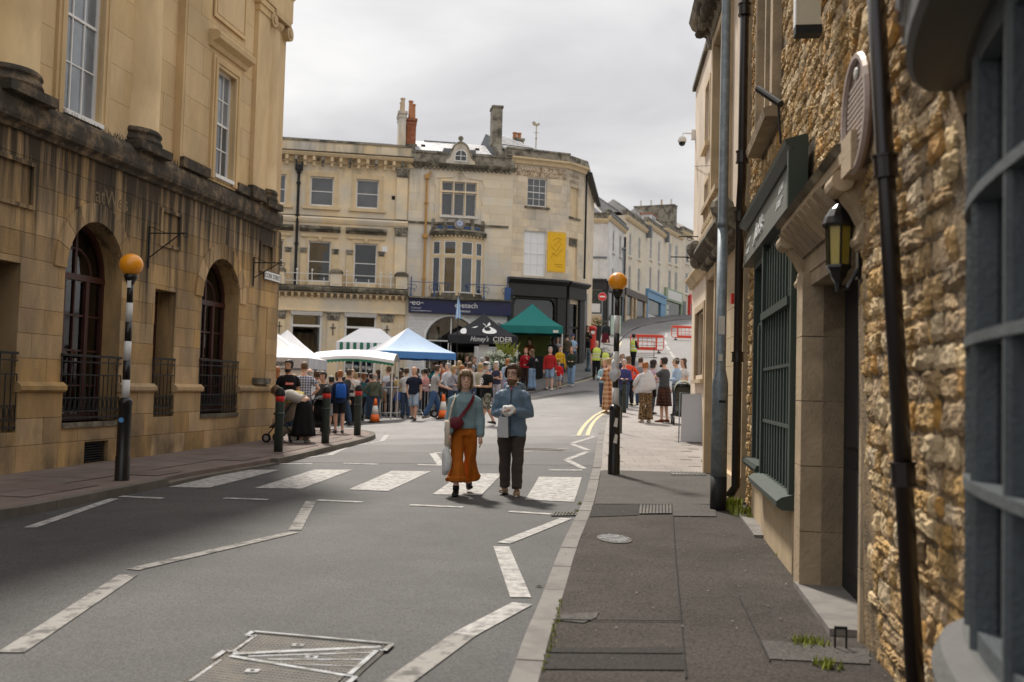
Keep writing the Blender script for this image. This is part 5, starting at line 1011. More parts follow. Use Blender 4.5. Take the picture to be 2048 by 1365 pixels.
# roofs and stacks (each house its own)
def pitched(F, ln, z0, rise, m, rows, rs):
    slates(F, 'roof', -.1, ln + .1, -.5, z0, -3.4, z0 + rise, rows, .9, m, F.root, rs); mb = MB(); mb.add([F.P(0, -.5, z0), F.P(0, -3.4, z0 + rise - .05), F.P(0, -6.4, z0), F.P(ln, -.5, z0), F.P(ln, -3.4, z0 + rise - .05), F.P(ln, -6.4, z0)], [(0, 1, 2), (3, 5, 4), (1, 2, 5, 4)]); mb.build('gable', M_GABLE, F.root)
M_GABLE = mat('glare_toned_gable_slate', (.44, .43, .41), .6, .15, 3)  # glare of the sky on the slates painted in as a pale tone
pitched(F2, l2, 17.2, 2.1, M_TILE, 6, 41); pitched(F3, l3, 18.0, 2.1, M_TILE, 6, 42); pitched(F4, l4, 18.8, 2.0, M_TILE, 6, 43); pitched(F5, l5, 19.6, 2.0, M_TILE, 6, 44)
mb = MB(); mb.add([F0.P(0, -.4, 15.4), F0.P(l0, -.4, 15.4), F0.P(l0 - 1.2, -5, 18.0), F0.P(0, -5, 17.4), F0.P(l0 + .6, -6, 15.6)], [(0, 1, 2, 3), (1, 4, 2)]); mb.build('roof', M_TILE, F0.root)
F0.part('brick_parapet', M_BRICK, [(1.0, 3.2, -1.2, -.9, 15.7, 16.7)]); F0.part('gable', M_LICHEN, [(1.8, 2.6, -4, -3.5, 16.5, 18.0)])
mb = MB(); mb.add([F1.P(.5, -.6, 15.8), F1.P(l1, -.6, 15.9), F1.P(l1, -3.6, 18.6), F1.P(1.5, -3.6, 18.4), F1.P(l1, -6.5, 15.9), F1.P(.5, -6.5, 15.8)], [(0, 1, 2, 3), (3, 2, 4, 5), (1, 4, 2), (0, 3, 5)]); mb.build('roof', M_SLATE, F1.root)
pb = [(F1.P(l1 - .4 - .5 * k, -4.0, 0)[0], -4.0, .7, M_OFFW) for k in range(4)]
chimney(F1, l1 - 3.4, l1 + .2, -4.4, -3.4, 15.8, 19.2, M_GRIME, [(l1 - 3.0, -3.9, .7, M_OFFW), (l1 - 2.0, -3.9, .6, M_POTB), (l1 - 1.6, -3.9, .7, M_OFFW), (l1 - .2, -3.9, .7, M_OFFW)])
chimney(F4, l4 - .6, l4 + .6, -5.4, -.8, 18.6, 22.0, M_LICHEN, [(l4, -1.3, .8, M_OFFW), (l4, -2.4, .8, M_POTB), (l4, -3.6, .8, M_OFFW), (l4, -4.8, .8, M_OFFW)])
dm = F3.part('dormer', mat('white_dormer_boards', (.7, .7, .7), .6), [(4.6, 6.6, -1.6, -.6, 18.2, 19.3)]); F3.part('dormer_roof', M_BRICK, [(4.4, 6.8, -1.8, -.5, 19.3, 19.4)], dm); F3.part('pane', M_SHOPGL, [(4.9, 5.6, -.6, -.57, 18.4, 19.1), (5.7, 6.4, -.6, -.57, 18.4, 19.1)], dm)
F2.part('lead_rainhead', M_LEAD, [(l2 - .3, l2 + .3, 0, .5, 16.2, 17.3)]); F3.part('lead_rainhead', M_LEAD, [(l3 - .25, l3 + .25, 0, .45, 17.0, 18.0)])
# ------------------------------------------------------------------ street furniture on the hill
ns = empty('no_entry_sign', (6.61,73.54, gz(6.61,73.54)), 0, 'round red no entry sign on a grey post at the foot of the hill', 'road sign')
mb = MB(); mb.tube([(0, 0, 0), (0, 0, 3.2)], .038, 8); mb.build('post', M_GALV, ns)
def disc(nm, r, y0, y1, m, parent, z): mb = MB(); mb.tube([(0, y0, z), (0, y1, z)], r, 24); return mb.build(nm, m, parent)
dsc = disc('red_disc', .30, -.05, -.065, M_RED, ns, 2.9); disc('white_rim', .315, -.04, -.055, M_WHITE, ns, 2.9); mb = MB(); mb.box((-.21, -.072, 2.85), (.21, -.066, 2.95)); mb.build('white_bar', M_WHITE, dsc)
sl = empty('street_lamp', (8.9, 86.0, gz(8.9, 86)), 0, 'slim grey street lamp bracketed before the white hill house', 'street lamp')
mb = MB(); mb.tube([(0.6, 0, 0), (0.6, 0, 6.3)], .06, 8); mb.tube([(0.6, 0, 6.3), (.3, 0, 6.5), (-3.0, -.1, 6.5)], .04, 6); mb.build('pole', M_GALV, sl); mb = MB(); mb.ell((-2.9 + 3.1, -.1, 6.46), (.65, .2, .14), 10, 6); mb.build('lamp_head', M_GALV, sl)
for (px_, lab) in (((7.68,73.84), 'green advertising board standing on the hill footway'),):
    ab = empty('advertising_board', (*px_, gz(*px_)), .2, lab, 'board'); mb = MB(); mb.box((-.4, -.03, .05), (.4, .03, 1.5)); mb.build('panel', mat('pale_green_board', (.45, .55, .48), .6), ab); mb = MB(); mb.box((-.43, -.035, .0), (-.4, .035, 1.55)); mb.box((.4, -.035, 0), (.43, .035, 1.55)); mb.build('frame', M_GREEN, ab)
def red_barrier(P, rz, label, m, h=1.0, w=2.0, nm='barrier'):
    b = empty('plastic_barrier', (*P, gz(*P) + .0), rz, label, 'barrier', 'barriers closing the hill road')
    mb = MB(); r = .03; z0 = .18
    mb.tube([(-w / 2, 0, z0 + .12), (-w / 2 + .1, 0, z0), (w / 2 - .1, 0, z0), (w / 2, 0, z0 + .12), (w / 2, 0, h - .1), (w / 2 - .1, 0, h), (-w / 2 + .1, 0, h), (-w / 2, 0, h - .1), (-w / 2, 0, z0 + .12)], r, 6); mb.build('frame', m, b)
    q = MB(); q.box((-w / 2 + .45, -.02, z0 - .02), (w / 2 - .45, .02, z0 + .16)); q.build('lower_board', m, b); q = MB(); q.box((-w / 2 + .05, -.02, h - .14), (w / 2 - .05, .02, h + .01)); q.build('upper_board', m, b)
    for x in (-w / 2 + .45, w / 2 - .45): q = MB(); q.box((x - .05, -.022, z0), (x + .05, .022, h - .05)); q.build('post', m, b)
    for x in (-.28, 0, .28): q = MB(); q.box((x - .012, -.012, z0 + .15), (x + .012, .012, h - .13)); q.build('bar', m, b)
    for z in (.42, .62): q = MB(); q.box((-w / 2, -.012, z), (w / 2, .012, z + .03)); q.build('rail', m, b)
    for x in (-w / 2 + .3, w / 2 - .3): q = MB(); q.prism([(x - .06, -.3, 0), (x + .06, -.3, 0), (x + .06, .3, 0), (x - .06, .3, 0)], (0, 0, .06)); q.box((x - .03, -.03, .05), (x + .03, .03, .2)); q.build('foot', M_BLACKM, b)
    return b
red_barrier((8.04,59.16), .05, 'red plastic road barrier standing across the hill road', M_REDP, 1.05)
red_barrier((12.39,71.21), .1, 'far red plastic barrier partly hidden by the pale building', M_REDP, 1.0)
fb = empty('folding_barrier', (7.31,55.57, gz(7.31,55.57)), .1, 'dark green tubular barrier leaning open before the red one', 'barrier', 'barriers closing the hill road')
mb = MB(); w, h = 1.3, .95; mb.tube([(-w / 2, 0, 0), (-w / 2, 0, h), (w / 2, 0, h), (w / 2, 0, 0)], .022, 6); mb.tube([(-w / 2, 0, .15), (w / 2, 0, .15)], .02, 6); mb.tube([(-w / 2, 0, .7), (w / 2, 0, .7)], .015, 6); mb.build('frame', M_GREEN, fb)
mb = MB(); mb.tube([(-w / 2 - .3, -.5, .03), (w / 2 + .1, -.35, .03), (w / 2, 0, .03)], .022, 6); mb.build('foot', M_GREEN, fb)
pbx = empty('post_box', (4.69,58.11, gz(4.69,58.11) + .1), 0, 'red round pillar box on the pavement by the black shopfront', 'post box')
mb = MB(); mb.lathe([(.24, 0), (.24, .12), (.21, .14), (.21, 1.25), (.25, 1.28), (.26, 1.36), (.20, 1.44), (.08, 1.48)], 18); o = mb.build('body', M_RED, pbx); smooth_by_angle(o); mb = MB(); mb.box((-.11, -.225, .98), (.11, -.205, 1.16)); mb.build('notice_plate', M_WHITE, pbx); mb = MB(); mb.box((-.13, -.24, 1.2), (.13, -.2, 1.24)); mb.build('slot', M_BLACK, pbx)
fbk = empty('flower_tub', (5.08,60.50, gz(5.08,60.50) + .1), 0, 'flower tub of mixed blooms behind the red pillar box', 'planter'); mb = MB(); mb.lathe([(.28, 0), (.36, 1.1), (.38, 1.35)], 12); mb.build('tub', M_BLACKM, fbk)
def leaf_cloud(c, r, n, size, rs, flat=1.0):
    rn = random.Random(rs); mb = MB()
    for _ in range(n):
        while True:
            p = Vector((rn.uniform(-1, 1), rn.uniform(-1, 1), rn.uniform(-1, 1)))
            if .15 < p.length < 1: break
        p = Vector((c[0] + p.x * r[0], c[1] + p.y * r[1], c[2] + p.z * r[2])); s_ = size * rn.uniform(.6, 1.4)
        q = Quaternion((rn.uniform(-1, 1), rn.uniform(-1, 1), rn.uniform(-1, 1), rn.uniform(-1, 1))).normalized()
        mb.add([p + q @ Vector(v) for v in ((-s_ * .4, 0, 0), (0, -s_ * .2, s_ * .5), (s_ * .4, 0, s_), (0, s_ * .2, s_ * .5))], [(0, 1, 2, 3)])
    return mb
M_LEAF = mat('green_leaf', (.075, .12, .03), .6, .35, 20); M_LEAFY = mat('yellow_green_leaf', (.24, .27, .04), .6, .3, 20); M_BLOOM = mat('white_bloom', (.72, .76, .62), .7, .1, 20); M_BLOOMP = mat('mixed_bloom', (.6, .35, .25), .7, .5, 30)
leaf_cloud((0, 0, 1.55), (.42, .42, .35), 220, .12, 2).build('foliage', M_LEAF, fbk, norm=False); leaf_cloud((0, 0, 1.62), (.42, .42, .35), 120, .10, 3).build('blooms', M_BLOOMP, fbk, norm=False)
# background trees are not visible in this street: none built

# ================================================================== right: rubble stone house with green shopfront
Rw = Fac('rubble_stone_house', (1.95, 5.38), 8.0, 1, 'golden rubble stone house with dark green shopfront and stone doorway on the right')
RE = 7.32
def lean(u, z): return .063 * max(0.0, z - .1) * (1 - sstep(-.7, 1.0, u))     # the old wall leans out over the footway near the bay
door = Op(.42, 1.86, .05, 2.34); shopw = Op(2.46, 6.02, .05, 3.0); upw = Op(4.62, 5.92, 4.42, 6.6)
bayop = Op(-4.8, -1.95, .6, 2.5)
mb = MB()
_us = [-6.0, -2.2] + [-2.0 + .25 * i for i in range(16)] + [2.2, RE]; _zs = [0, 1.4, 2.8, 4.2, 5.6, 7.0, 8.6]
for p in [q for a, b in zip(_us, _us[1:]) for c, d in zip(_zs, _zs[1:]) for q in free_polys(a, b, c, d, [door, shopw, upw, bayop])]:
    mb.add([Rw.P(u, lean(u, z) - .041, z) for u, z in p], [tuple(range(len(p)))])
for op in (door, upw, bayop):
    L_ = op.loop(); n = len(L_); mb.add([Rw.P(u, lean(u, z) - .05, z) for u, z in L_] + [Rw.P(u, -.55, z) for u, z in L_], [(i, (i + 1) % n, n + (i + 1) % n, n + i) for i in range(n)])
c4 = [(-6.0, -.05), (RE, -.05), (RE, -6), (-6, -6)]
mb.add([Rw.P(u, o, z) for z in (0, 8.6) for u, o in c4], [(1, 2, 6, 5), (2, 3, 7, 6), (3, 0, 4, 7), (4, 5, 6, 7)])
wall_r = mb.build('mortar_wall', M_MORTAR, Rw.root, norm=False)
# individual rubble stones, laid in rough courses
def stone_mesh(w, h, d, rs):
    r = random.Random(rs); nx, nz = 7, 5
    vs_, fs_ = [], []
    for j in range(nz + 1):
        for i in range(nx + 1):
            x, z = -w / 2 + w * i / nx, -h / 2 + h * j / nz; ex, ez = min(i, nx - i), min(j, nz - j)
            prof = (1 if ex > .01 else .3) * (1 if ez > .01 else .3)
            cn = .09 * min(w, h) if (i in (0, nx) and j in (0, nz)) else 0
            vs_.append((x + r.uniform(-1, 1) * w * .05 - math.copysign(cn, x), (d * (.15 + .85 * prof) + r.uniform(-1, 1) * d * .26), z + r.uniform(-1, 1) * h * .06 - math.copysign(cn, z)))
    w_ = nx + 1
    fs_ = [(j * w_ + i, j * w_ + i + 1, (j + 1) * w_ + i + 1, (j + 1) * w_ + i) for j in range(nz) for i in range(nx)]
    rim = [i for i in range(w_)] + [j * w_ + nx for j in range(1, nz + 1)] + [nz * w_ + i for i in range(nx - 1, -1, -1)] + [j * w_ for j in range(nz - 1, 0, -1)]
    b = len(vs_); vs_ += [(vs_[i][0] * .97, -.04, vs_[i][2] * .97) for i in rim]; q = len(rim); fs_ += [(rim[i], b + i, b + (i + 1) % q, rim[(i + 1) % q]) for i in range(q)]
    return vs_, fs_
rs_ = random.Random(11)
BASE = []
for k in range(14):
    mb = MB(); v, f = stone_mesh(1, 1, 1, 100 + k); mb.add(v, f); BASE.append(mb)
SM = [[b.mesh('stone', m, False, True) for m in (M_RUBBLE, M_RUBBLE, M_RUBBLE_P, M_RUBBLE, M_RUBBLE_O)] for b in BASE]
blockers = [Op(.16, 2.40, 0, 2.78), Op(2.42, 6.06, 0, 3.44), upw.grow(.20), Op(4.42, 6.12, 4.2, 6.8), Op(-4.8, -1.93, 0, 4.0)]
cand = []
z = .10
while z < 7.6:
    h = rs_.uniform(.055, .135); u = -1.95 + rs_.uniform(-.2, 0)
    while u < RE - .06:
        w = min(rs_.uniform(.07, .17) if rs_.random() < .55 else rs_.uniform(.16, .34), RE - u); cu, cz = u + w / 2, z + h / 2 + rs_.uniform(-.012, .012)
        if not any(b.u0 - .02 < u + w and b.u1 + .02 > u and b.z0 < z + h and b.z1 > z for b in blockers) and w > .06:
            d = math.hypot(cu + 5.6, 1.2 + 0) ; vis = 1 if (cu > -1.6) else 0
            ang = math.atan2(cz - 1.4, d)
            if -.42 < ang < .52: cand.append((w * h / (d ** 2.6), cu, cz, w, h))
        u += w + .009
    z += h + .010
cand.sort(key=lambda t: -t[0])
rest = MB()
for i, (_, cu, cz, w, h) in enumerate(cand):
    bi = rs_.randrange(14); mi = rs_.randrange(5); dp = rs_.uniform(.012, .034)
    if mi == 4 and rs_.random() < .6: mi = 0
    if i < 300:
        o = link('stone', SM[bi][mi], Rw.root); o.location = Rw.P(cu, lean(cu, cz) - .05, cz); o.scale = (w * 1.05, dp, h * 1.06); o.rotation_euler = (0, rs_.uniform(-.07, .07), 0)
    else:
        rest.M = Matrix.Translation(Rw.P(cu, lean(cu, cz) - .05, cz)) @ Matrix.Rotation(rs_.uniform(-.07, .07), 4, 'Y') @ Matrix.Diagonal((w * 1.05, dp, h * 1.06, 1)); rest.cur = (0, 0, 1, 0, 2)[mi]; rest.add(BASE[bi].v, BASE[bi].f)
rest.M = None
rest.build('stones_further_up', [M_RUBBLE, M_RUBBLE_P, M_RUBBLE_O], Rw.root, False, 'stuff', norm=False)
# doorway
for a, b in ((.30, .42), (1.86, 2.20)):
    zz = .05
    for k in range(5): h = .47; o_ = .02 if a > 1 else -.10; mb = MB(); mb.prism([Rw.P(a, o_ - .3, zz), Rw.P(b, o_ - .3, zz), Rw.P(b, o_ + .04, zz), Rw.P(b - .06 if a > 1 else b, o_ + .08, zz), Rw.P(a if a > 1 else a + .06, o_ + .08, zz), Rw.P(a, o_ + .04, zz)], (0, 0, h - .006)); mb.build('door_jamb_block', M_DOORSTONE, Rw.root); zz += h
Rw.part('door_lintel', M_DOORSTONE, [(.34, 2.22, -.3, .05, 2.40, 2.60)]); Rw.part('lintel_moulding', M_DOORSTONE, [(.40, 1.90, -.3, .04, 2.30, 2.40)])
dd = Rw.part('door', M_DARK, [(.42, 1.86, -.26, -.20, .05, 2.34)]); Rw.part('door_panel', M_DARK, [(.6, 1.05, -.20, -.185, .3, 1.0), (1.2, 1.7, -.20, -.185, .3, 1.0), (.6, 1.05, -.20, -.185, 1.15, 2.15), (1.2, 1.7, -.20, -.185, 1.15, 2.15)], dd)
Rw.part('threshold', M_KERB, [(.5, 1.95, -.5, .12, .0, .14)])
# carved hood on scrolled brackets
hd = Rw.part('door_hood', M_DOORSTONE, [(-.14, 2.36, 0, .20, 2.74, 2.80)]); Rw.mould('hood_cornice', M_GRIME, -.02, 2.44, [(0, 2.80), (.21, 2.80), (.24, 2.83), (.21, 2.87), (0, 2.94)], hd)
for u in (.02, 2.22):
    mb = MB(); pr = [(0, 2.30), (.07, 2.30), (.09, 2.36), (.07, 2.44), (.11, 2.52), (.15, 2.57), (.18, 2.63), (.18, 2.74), (0, 2.74)]
    mb.prism([(u - .10, o, z) for o, z in pr], (.20, 0, 0)); mb.tube([Rw.P(u - .12, .18, 2.66), Rw.P(u + .12, .18, 2.66)], .06, 12); mb.tube([Rw.P(u - .11, .06, 2.35), Rw.P(u + .11, .06, 2.35)], .04, 10); mb.build('hood_bracket', M_DOORSTONE, hd)
for k in range(9): u = .46 + k * .195; mb = MB(); mb.prism([(u, .04, 2.56), (u + .16, .04, 2.56), (u + .16, .21, 2.74), (u, .21, 2.74)], (0, .03, -.03)); mb.build('hood_flute', M_DOORSTONE, hd)
kb = Rw.part('hood_end_block', M_DOORSTONE, [(-.46, -.20, 0, .21, 2.64, 2.84)], hd)
# green shopfront: projecting barred window and recessed door bay
fr = Rw.part('shopfront', M_GREEN, [(2.46, 2.56, -.15, .10, .66, 2.98), (4.52, 4.62, -.15, .10, .66, 2.98), (5.92, 6.02, -.2, .04, .78, 2.98), (2.46, 6.02, -.2, .04, 2.90, 3.0), (2.56, 4.52, -.02, .12, 2.22, 2.29), (4.62, 5.92, -.2, .0, 2.22, 2.29)])
for k in range(10): u = 2.56 + 1.96 * (k + .5) / 10; Rw.part('window_bar', M_GREEN, [(u - .028, u + .028, -.02, .075, .74, 2.22)], fr); Rw.part('upper_bar', M_GREEN, [(u - .028, u + .028, -.02, .07, 2.29, 2.90)], fr)
for z_ in (1.24, 1.74): Rw.part('cross_rail', M_GREEN, [(2.56, 4.52, -.01, .085, z_ - .014, z_ + .014)], fr)
for k in range(6): u = 4.66 + 1.2 * (k + .5) / 6; Rw.part('upper_bar', M_GREEN, [(u - .025, u + .025, -.22, -.14, 2.29, 2.90)], fr)
Rw.part('pane', M_GLASSD, [(2.56, 4.52, -.06, -.05, .74, 2.92)], fr); Rw.part('door_post', M_GREEN, [(4.86, 4.98, -.22, .02, .78, 2.25), (5.60, 5.72, -.22, .02, .78, 2.25), (4.98, 5.6, -.22, -.14, 1.35, 1.40), (4.98, 5.6, -.22, -.14, 1.75, 1.79)], fr); Rw.part('pane', M_GLASSG, [(4.62, 5.92, -.21, -.20, .8, 2.25)], fr)
Rw.mould('window_sill', M_GREEN, 2.40, 4.66, [(-.1, .60), (.16, .60), (.20, .63), (.20, .67), (.16, .70), (.08, .72), (-.1, .74)], fr); Rw.mould('window_sill', M_GREEN, 4.66, 6.06, [(-.2, .70), (.12, .70), (.14, .74), (.12, .78), (-.2, .80)], fr)
Rw.part('stall_riser', M_CREAM2, [(2.46, 4.62, -.2, .07, .0, .60)], fr); Rw.part('stall_riser', M_CREAM2, [(4.63, 6.02, -.25, .03, .0, .70)], fr)
Rw.part('room_beyond', M_DARK, [(2.46, 6.02, -1.2, -1.1, 0, 3.0), (2.46, 2.47, -1.1, -.2, 0, 3)], fr); Rw.part('step', M_KERB, [(4.4, 6.1, .03, .16, .05, .13)])
# fascia with raised lettering
fx = MB(); fx.prism([(2.40, o, z) for o, z in ((.0, 2.98), (.14, 2.98), (.08, 3.42), (.0, 3.42))], (3.95, 0, 0)); fx = fx.build('fascia', M_GREENL, Rw.root)
Rw.mould('fascia_cornice', M_GREEN, 2.34, 6.42, [(0, 3.42), (.10, 3.42), (.17, 3.46), (.18, 3.50), (.03, 3.54), (0, 3.54)], fx); Rw.part('fascia_end', M_GREEN, [(2.34, 2.42, 0, .15, 2.96, 3.42)], fx)
def ftext(s, size, u, z, sq=1.0, nm='lettering', ex=.004):
    t = (z - 2.98) / .44; o = .14 - .06 * t; return text(nm, s, size, M_LETTER, fx, Rw.mtx(u, o + .004, z) @ Matrix.Rotation(-math.atan2(.06, .44), 4, 'X'), ex, 'LEFT', sq)
ftext("Jack's", .27, 5.05, 3.10, 1.15, ex=.02); ftext('COFFEE', .10, 6.15, 3.20, 1.2); ftext('HOUSE', .10, 6.1, 3.08, 1.2); ftext('CORK', .10, 3.3, 3.24, 1.2); ftext('STREET', .10, 3.3, 3.10, 1.2)
# upper window with stone surround, lightbox, flood light, plaque, lantern, pipes
ws = Rw.part('window_surround', M_DOORSTONE, [(4.42, 4.62, -.3, .05, 4.30, 6.75), (5.92, 6.12, -.3, .05, 4.30, 6.75), (4.62, 5.92, -.3, .05, 6.6, 6.75), (5.22, 5.32, -.3, .03, 4.42, 6.6)]); Rw.mould('sill', M_DOORSTONE, 4.36, 6.18, [(-.2, 4.24), (.12, 4.24), (.14, 4.32), (-.2, 4.44)], ws)
Rw.sash(4.62, 5.22, 4.44, 6.6, -.2, 1, 3, M_OFFW, M_GLASSD, .05); Rw.sash(5.32, 5.92, 4.44, 6.6, -.2, 1, 3, M_OFFW, M_GLASSD, .05)
lb = empty('light_box_sign', (*Rw.world(1.5, 0.02), 4.08), Rw.rz, 'cream projecting light box sign with black base high on the rubble wall', 'sign'); LB = Fac('x', (0, 0), 8, 1, None, root=lb)
LB.part('panel', mat('cream_sign_panel', (.62, .58, .45), .5), [(-.05, .05, .04, .20, .0, 1.3)]); LB.part('base', M_BLACKM, [(-.06, .06, .03, .21, -.06, .0)]); LB.part('edge', M_WHITE, [(-.055, .055, .20, .212, 0, 1.3)]); LB.part('arm', M_BLACKM, [(-.02, .02, -.05, .05, .2, .24), (-.02, .02, -.05, .05, 1.0, 1.04)])
fl = empty('flood_light', (*Rw.world(3.9, 0), 3.85), Rw.rz, 'black tubular spot light on a thin bracket above the shop fascia', 'lamp'); FLc = Fac('x', (0, 0), 8, 1, None, root=fl)
mb = MB(); mb.tube([FLc.P(0, .02, 0), FLc.P(0, .05, .42)], .012, 6); mb.tube([FLc.P(0, .05, .38), FLc.P(.02, .12, .42)], .012, 6); mb.build('bracket', M_BLACKM, fl); mb = MB(); mb.tube([FLc.P(-.05, .03, .36), FLc.P(.25, .21, .60)], .034, 10); mb.build('lamp_tube', M_BLACKM, fl)
pq = empty('wall_plaque', (*Rw.world(-.42, .16), 2.93), Rw.rz, 'oval bronze inscribed plaque fixed to the rubble wall', 'plaque')
PQ = Fac('x', (0, 0), 8, 1, None, root=pq); pq.scale = (1.45, 1, .95); mb = MB(); mb.tube([PQ.P(.20 * math.cos(t), .02, .30 * math.sin(t)) for t in [2 * math.pi * k / 32 for k in range(33)]], .022, 6, False); mb.build('rim', mat('pinkish_bronze', (.38, .30, .26), .5, .15, 8, metal=.2), pq)
mb = MB(); PQ.poly(mb, [(.19 * math.cos(t), .29 * math.sin(t)) for t in [2 * math.pi * k / 32 for k in range(32)]], -.08, .015); mb.build('plate', mat('brown_bronze', (.20, .145, .115), .5, .2, 8, metal=.2), pq)
for k in range(13): z_ = .16 - k * .031; hw = .17 * math.sqrt(max(0, 1 - (z_ / .30) ** 2)) - .02; mb = MB(); [PQ.box(mb, -hw + 2 * hw * i / 9 + .003, -hw + 2 * hw * (i + 1) / 9 - .003, .015, .022, z_ - .010, z_ + .008) for i in range(9)]; mb.build('inscription_line', mat('pale_inscription', (.42, .34, .29), .5) if k == 0 else MATS['pale_inscription'], pq)
mb = MB(); mb.ell(PQ.P(0, .02, .22), (.03, .012, .035), 8, 5); mb.build('emblem', M_OFFW, pq)
ln_ = empty('wall_lantern', (*Rw.world(.22, 0.02), 2.2), Rw.rz, 'black six sided wall lantern with amber glass beside the doorway', 'lantern'); LN = Fac('x', (0, 0), 8, 1, None, root=ln_); o_ = .17
def hexa(prof, n=6): mb = MB(); mb.lathe(prof, n, LN.P(0, o_, 0)); return mb
hexa([(.02, -.14), (.03, -.08), (.06, -.04), (.075, .0), (.105, .03), (.10, .05)]).build('base', M_BLACK, ln_); hexa([(.085, .05), (.098, .33)]).build('glass', mat('amber_lantern_glass', (.42, .33, .06), .25, .2, 8, spec=.6), ln_); hexa([(.125, .33), (.13, .35), (.11, .40), (.07, .46), (.05, .475), (.02, .50)], 12).build('cap', M_BLACK, ln_)
for k in range(6): a = math.pi * k / 3; mb = MB(); x, y, _ = LN.P(0, o_, 0); mb.tube([(x + .088 * math.cos(a), y + .088 * math.sin(a), .05), (x + .101 * math.cos(a), y + .101 * math.sin(a), .33)], .010, 5); mb.build('glazing_bar', M_BLACK, ln_)
mb = MB(); mb.tube([LN.P(0, .0, .06), LN.P(0, .1, -.12), LN.P(0, o_, -.12)], .018, 6); LN.box(mb, -.05, .05, -.02, .03, -.05, .2); mb.build('wall_bracket', M_BLACK, ln_)
ln_.scale = (.72, .72, .78)
def pipe(name, pts, r, m, joints, parent, offs=()):
    mb = MB(); mb.tube(pts, r, 14); p = mb.build(name, m, parent, True)
    for a, b in joints:
        a, b = Vector(a), Vector(b); q = MB(); q.tube([a, b], r * 1.32, 14); q.tube([a - (b - a) * .12, a], r * 1.5, 14); q.tube([b, b + (b - a) * .12], r * 1.5, 14); q.build('collar', m, p)
    return p
def pp(z, u=-1.22): return Rw.P(u, .06 + .063 * (z - .1), z)
pipe('downpipe', [pp(.05), pp(4.6)], .038, M_PIPE, [(pp(1.14), pp(1.22)), (pp(2.44), pp(2.52))], Rw.root)
x1 = 7.05
dp = [Rw.P(x1 - .22, .12, 8.4), Rw.P(x1 - .22, .12, 4.15), Rw.P(x1 - .10, .12, 3.95), Rw.P(x1, .12, 3.78), Rw.P(x1, .12, .35), Rw.P(x1 + .02, .2, .22)]
pipe('downpipe', dp, .055, M_PIPE, [(Rw.P(x1 - .22, .12, 6.2), Rw.P(x1 - .22, .12, 6.32)), (Rw.P(x1 - .22, .12, 4.35), Rw.P(x1 - .22, .12, 4.47)), (Rw.P(x1, .12, 3.66), Rw.P(x1, .12, 3.76)), (Rw.P(x1, .12, 1.9), Rw.P(x1, .12, 2.0))], Rw.root)
Rw.part('boot_scraper', M_BLACKM, [(.18, .19, .08, .09, .1, .22), (.18, .19, .14, .15, .1, .22), (.18, .19, .08, .15, .21, .225)])
# ------------------------------------------------------------------ near bow window shop (blue grey)
bw = empty('bow_window', (*Rw.world(-3.4, .0), 0), Rw.rz, 'blue grey bow window with stone sill and dark curved canopy at the right edge', 'bay window'); BW = Fac('x', (0, 0), 8, 1, None, root=bw)
def bo(t, r=0.0): a = -1.0 + 2.0 * t; return (1.50 * math.sin(a * 1.35) / math.sin(1.35), .04 + .27 * (math.cos(a * 1.35) - math.cos(1.35)) / (1 - math.cos(1.35)) + r)
def ring(ex, z, n=28, k=1.0): return [BW.P(bo(i / n)[0] * k * (1 + ex * .35), bo(i / n)[1] + ex, z) for i in range(n + 1)] + [BW.P(-1.5 * k, -.3, z), BW.P(1.5 * k, -.3, z)][::-1]
mb = MB(); mb.loft([ring(.04, .55), ring(.075, .59), ring(.085, .66), ring(.06, .72), ring(.0, .76)]); mb.build('stone_sill', mat('pale_sill_stone', (.11, .11, .107), .8, .15, 5, .3, 40), bw)
mb = MB(); mb.loft([ring(-.02, .0), ring(-.02, .56)]); mb.build('stall_riser', M_BAY, bw)
mb = MB(); mb.loft([ring(-.02, .75), ring(-.02, .82)]); mb.build('bottom_rail', M_BAY, bw); mb = MB(); mb.loft([ring(-.02, 2.52), ring(-.02, 2.62)]); mb.build('top_rail', M_BAY, bw)
nb = 9
for k in range(nb):
    t = k / (nb - 1); u, o_ = bo(t); wd = .065 if k in (0, nb - 1) else .030
    mb = MB(); nrm = Vector((math.sin((-1 + 2 * t) * 1.35) * .45, 1)).normalized(); tg = Vector((nrm.y, -nrm.x))
    c = [Vector((u, o_)) + tg * s_ * wd + nrm * q for s_, q in ((-1, -.10), (1, -.10), (1, .0), (.4, .015), (-.4, .015), (-1, .0))]
    mb.prism([BW.P(p.x, p.y - .02, .74) for p in c], (0, 0, 1.80)); mb.build('mullion', M_BAY, bw)
for z_ in (1.24, 1.68, 2.11):
    mb = MB(); mb.loft([[BW.P(bo(i / 24)[0], bo(i / 24)[1] + q, z_ + dz_) for q, dz_ in ((-.10, -.016), (.0, -.016), (.0, .016), (-.10, .016))] for i in range(25)]); mb.build('glazing_bar', M_BAY, bw)
for k in range(nb - 1):
    for z0, z1 in ((.80, 1.24), (1.24, 1.68), (1.68, 2.11), (2.11, 2.52)):
        a, b = bo(k / (nb - 1)), bo((k + 1) / (nb - 1)); mb = MB(); mb.prism([BW.P(a[0], a[1] - .07, z0), BW.P(b[0], b[1] - .07, z0), BW.P(b[0], b[1] - .07, z1), BW.P(a[0], a[1] - .07, z1)], (0, -.004, 0)); mb.build('pane', M_GLASS, bw)
mb = MB(); mb.loft([ring(.0, 2.60), ring(.05, 2.61), ring(.15, 2.62), ring(.17, 2.64), ring(.17, 3.02)]); mb.build('canopy_fascia', M_BAYD, bw); mb = MB(); mb.loft([ring(.17, 3.02), ring(.30, 3.06), ring(.30, 3.12), ring(.10, 3.3)]); mb.build('canopy_cornice', M_BAYD, bw)
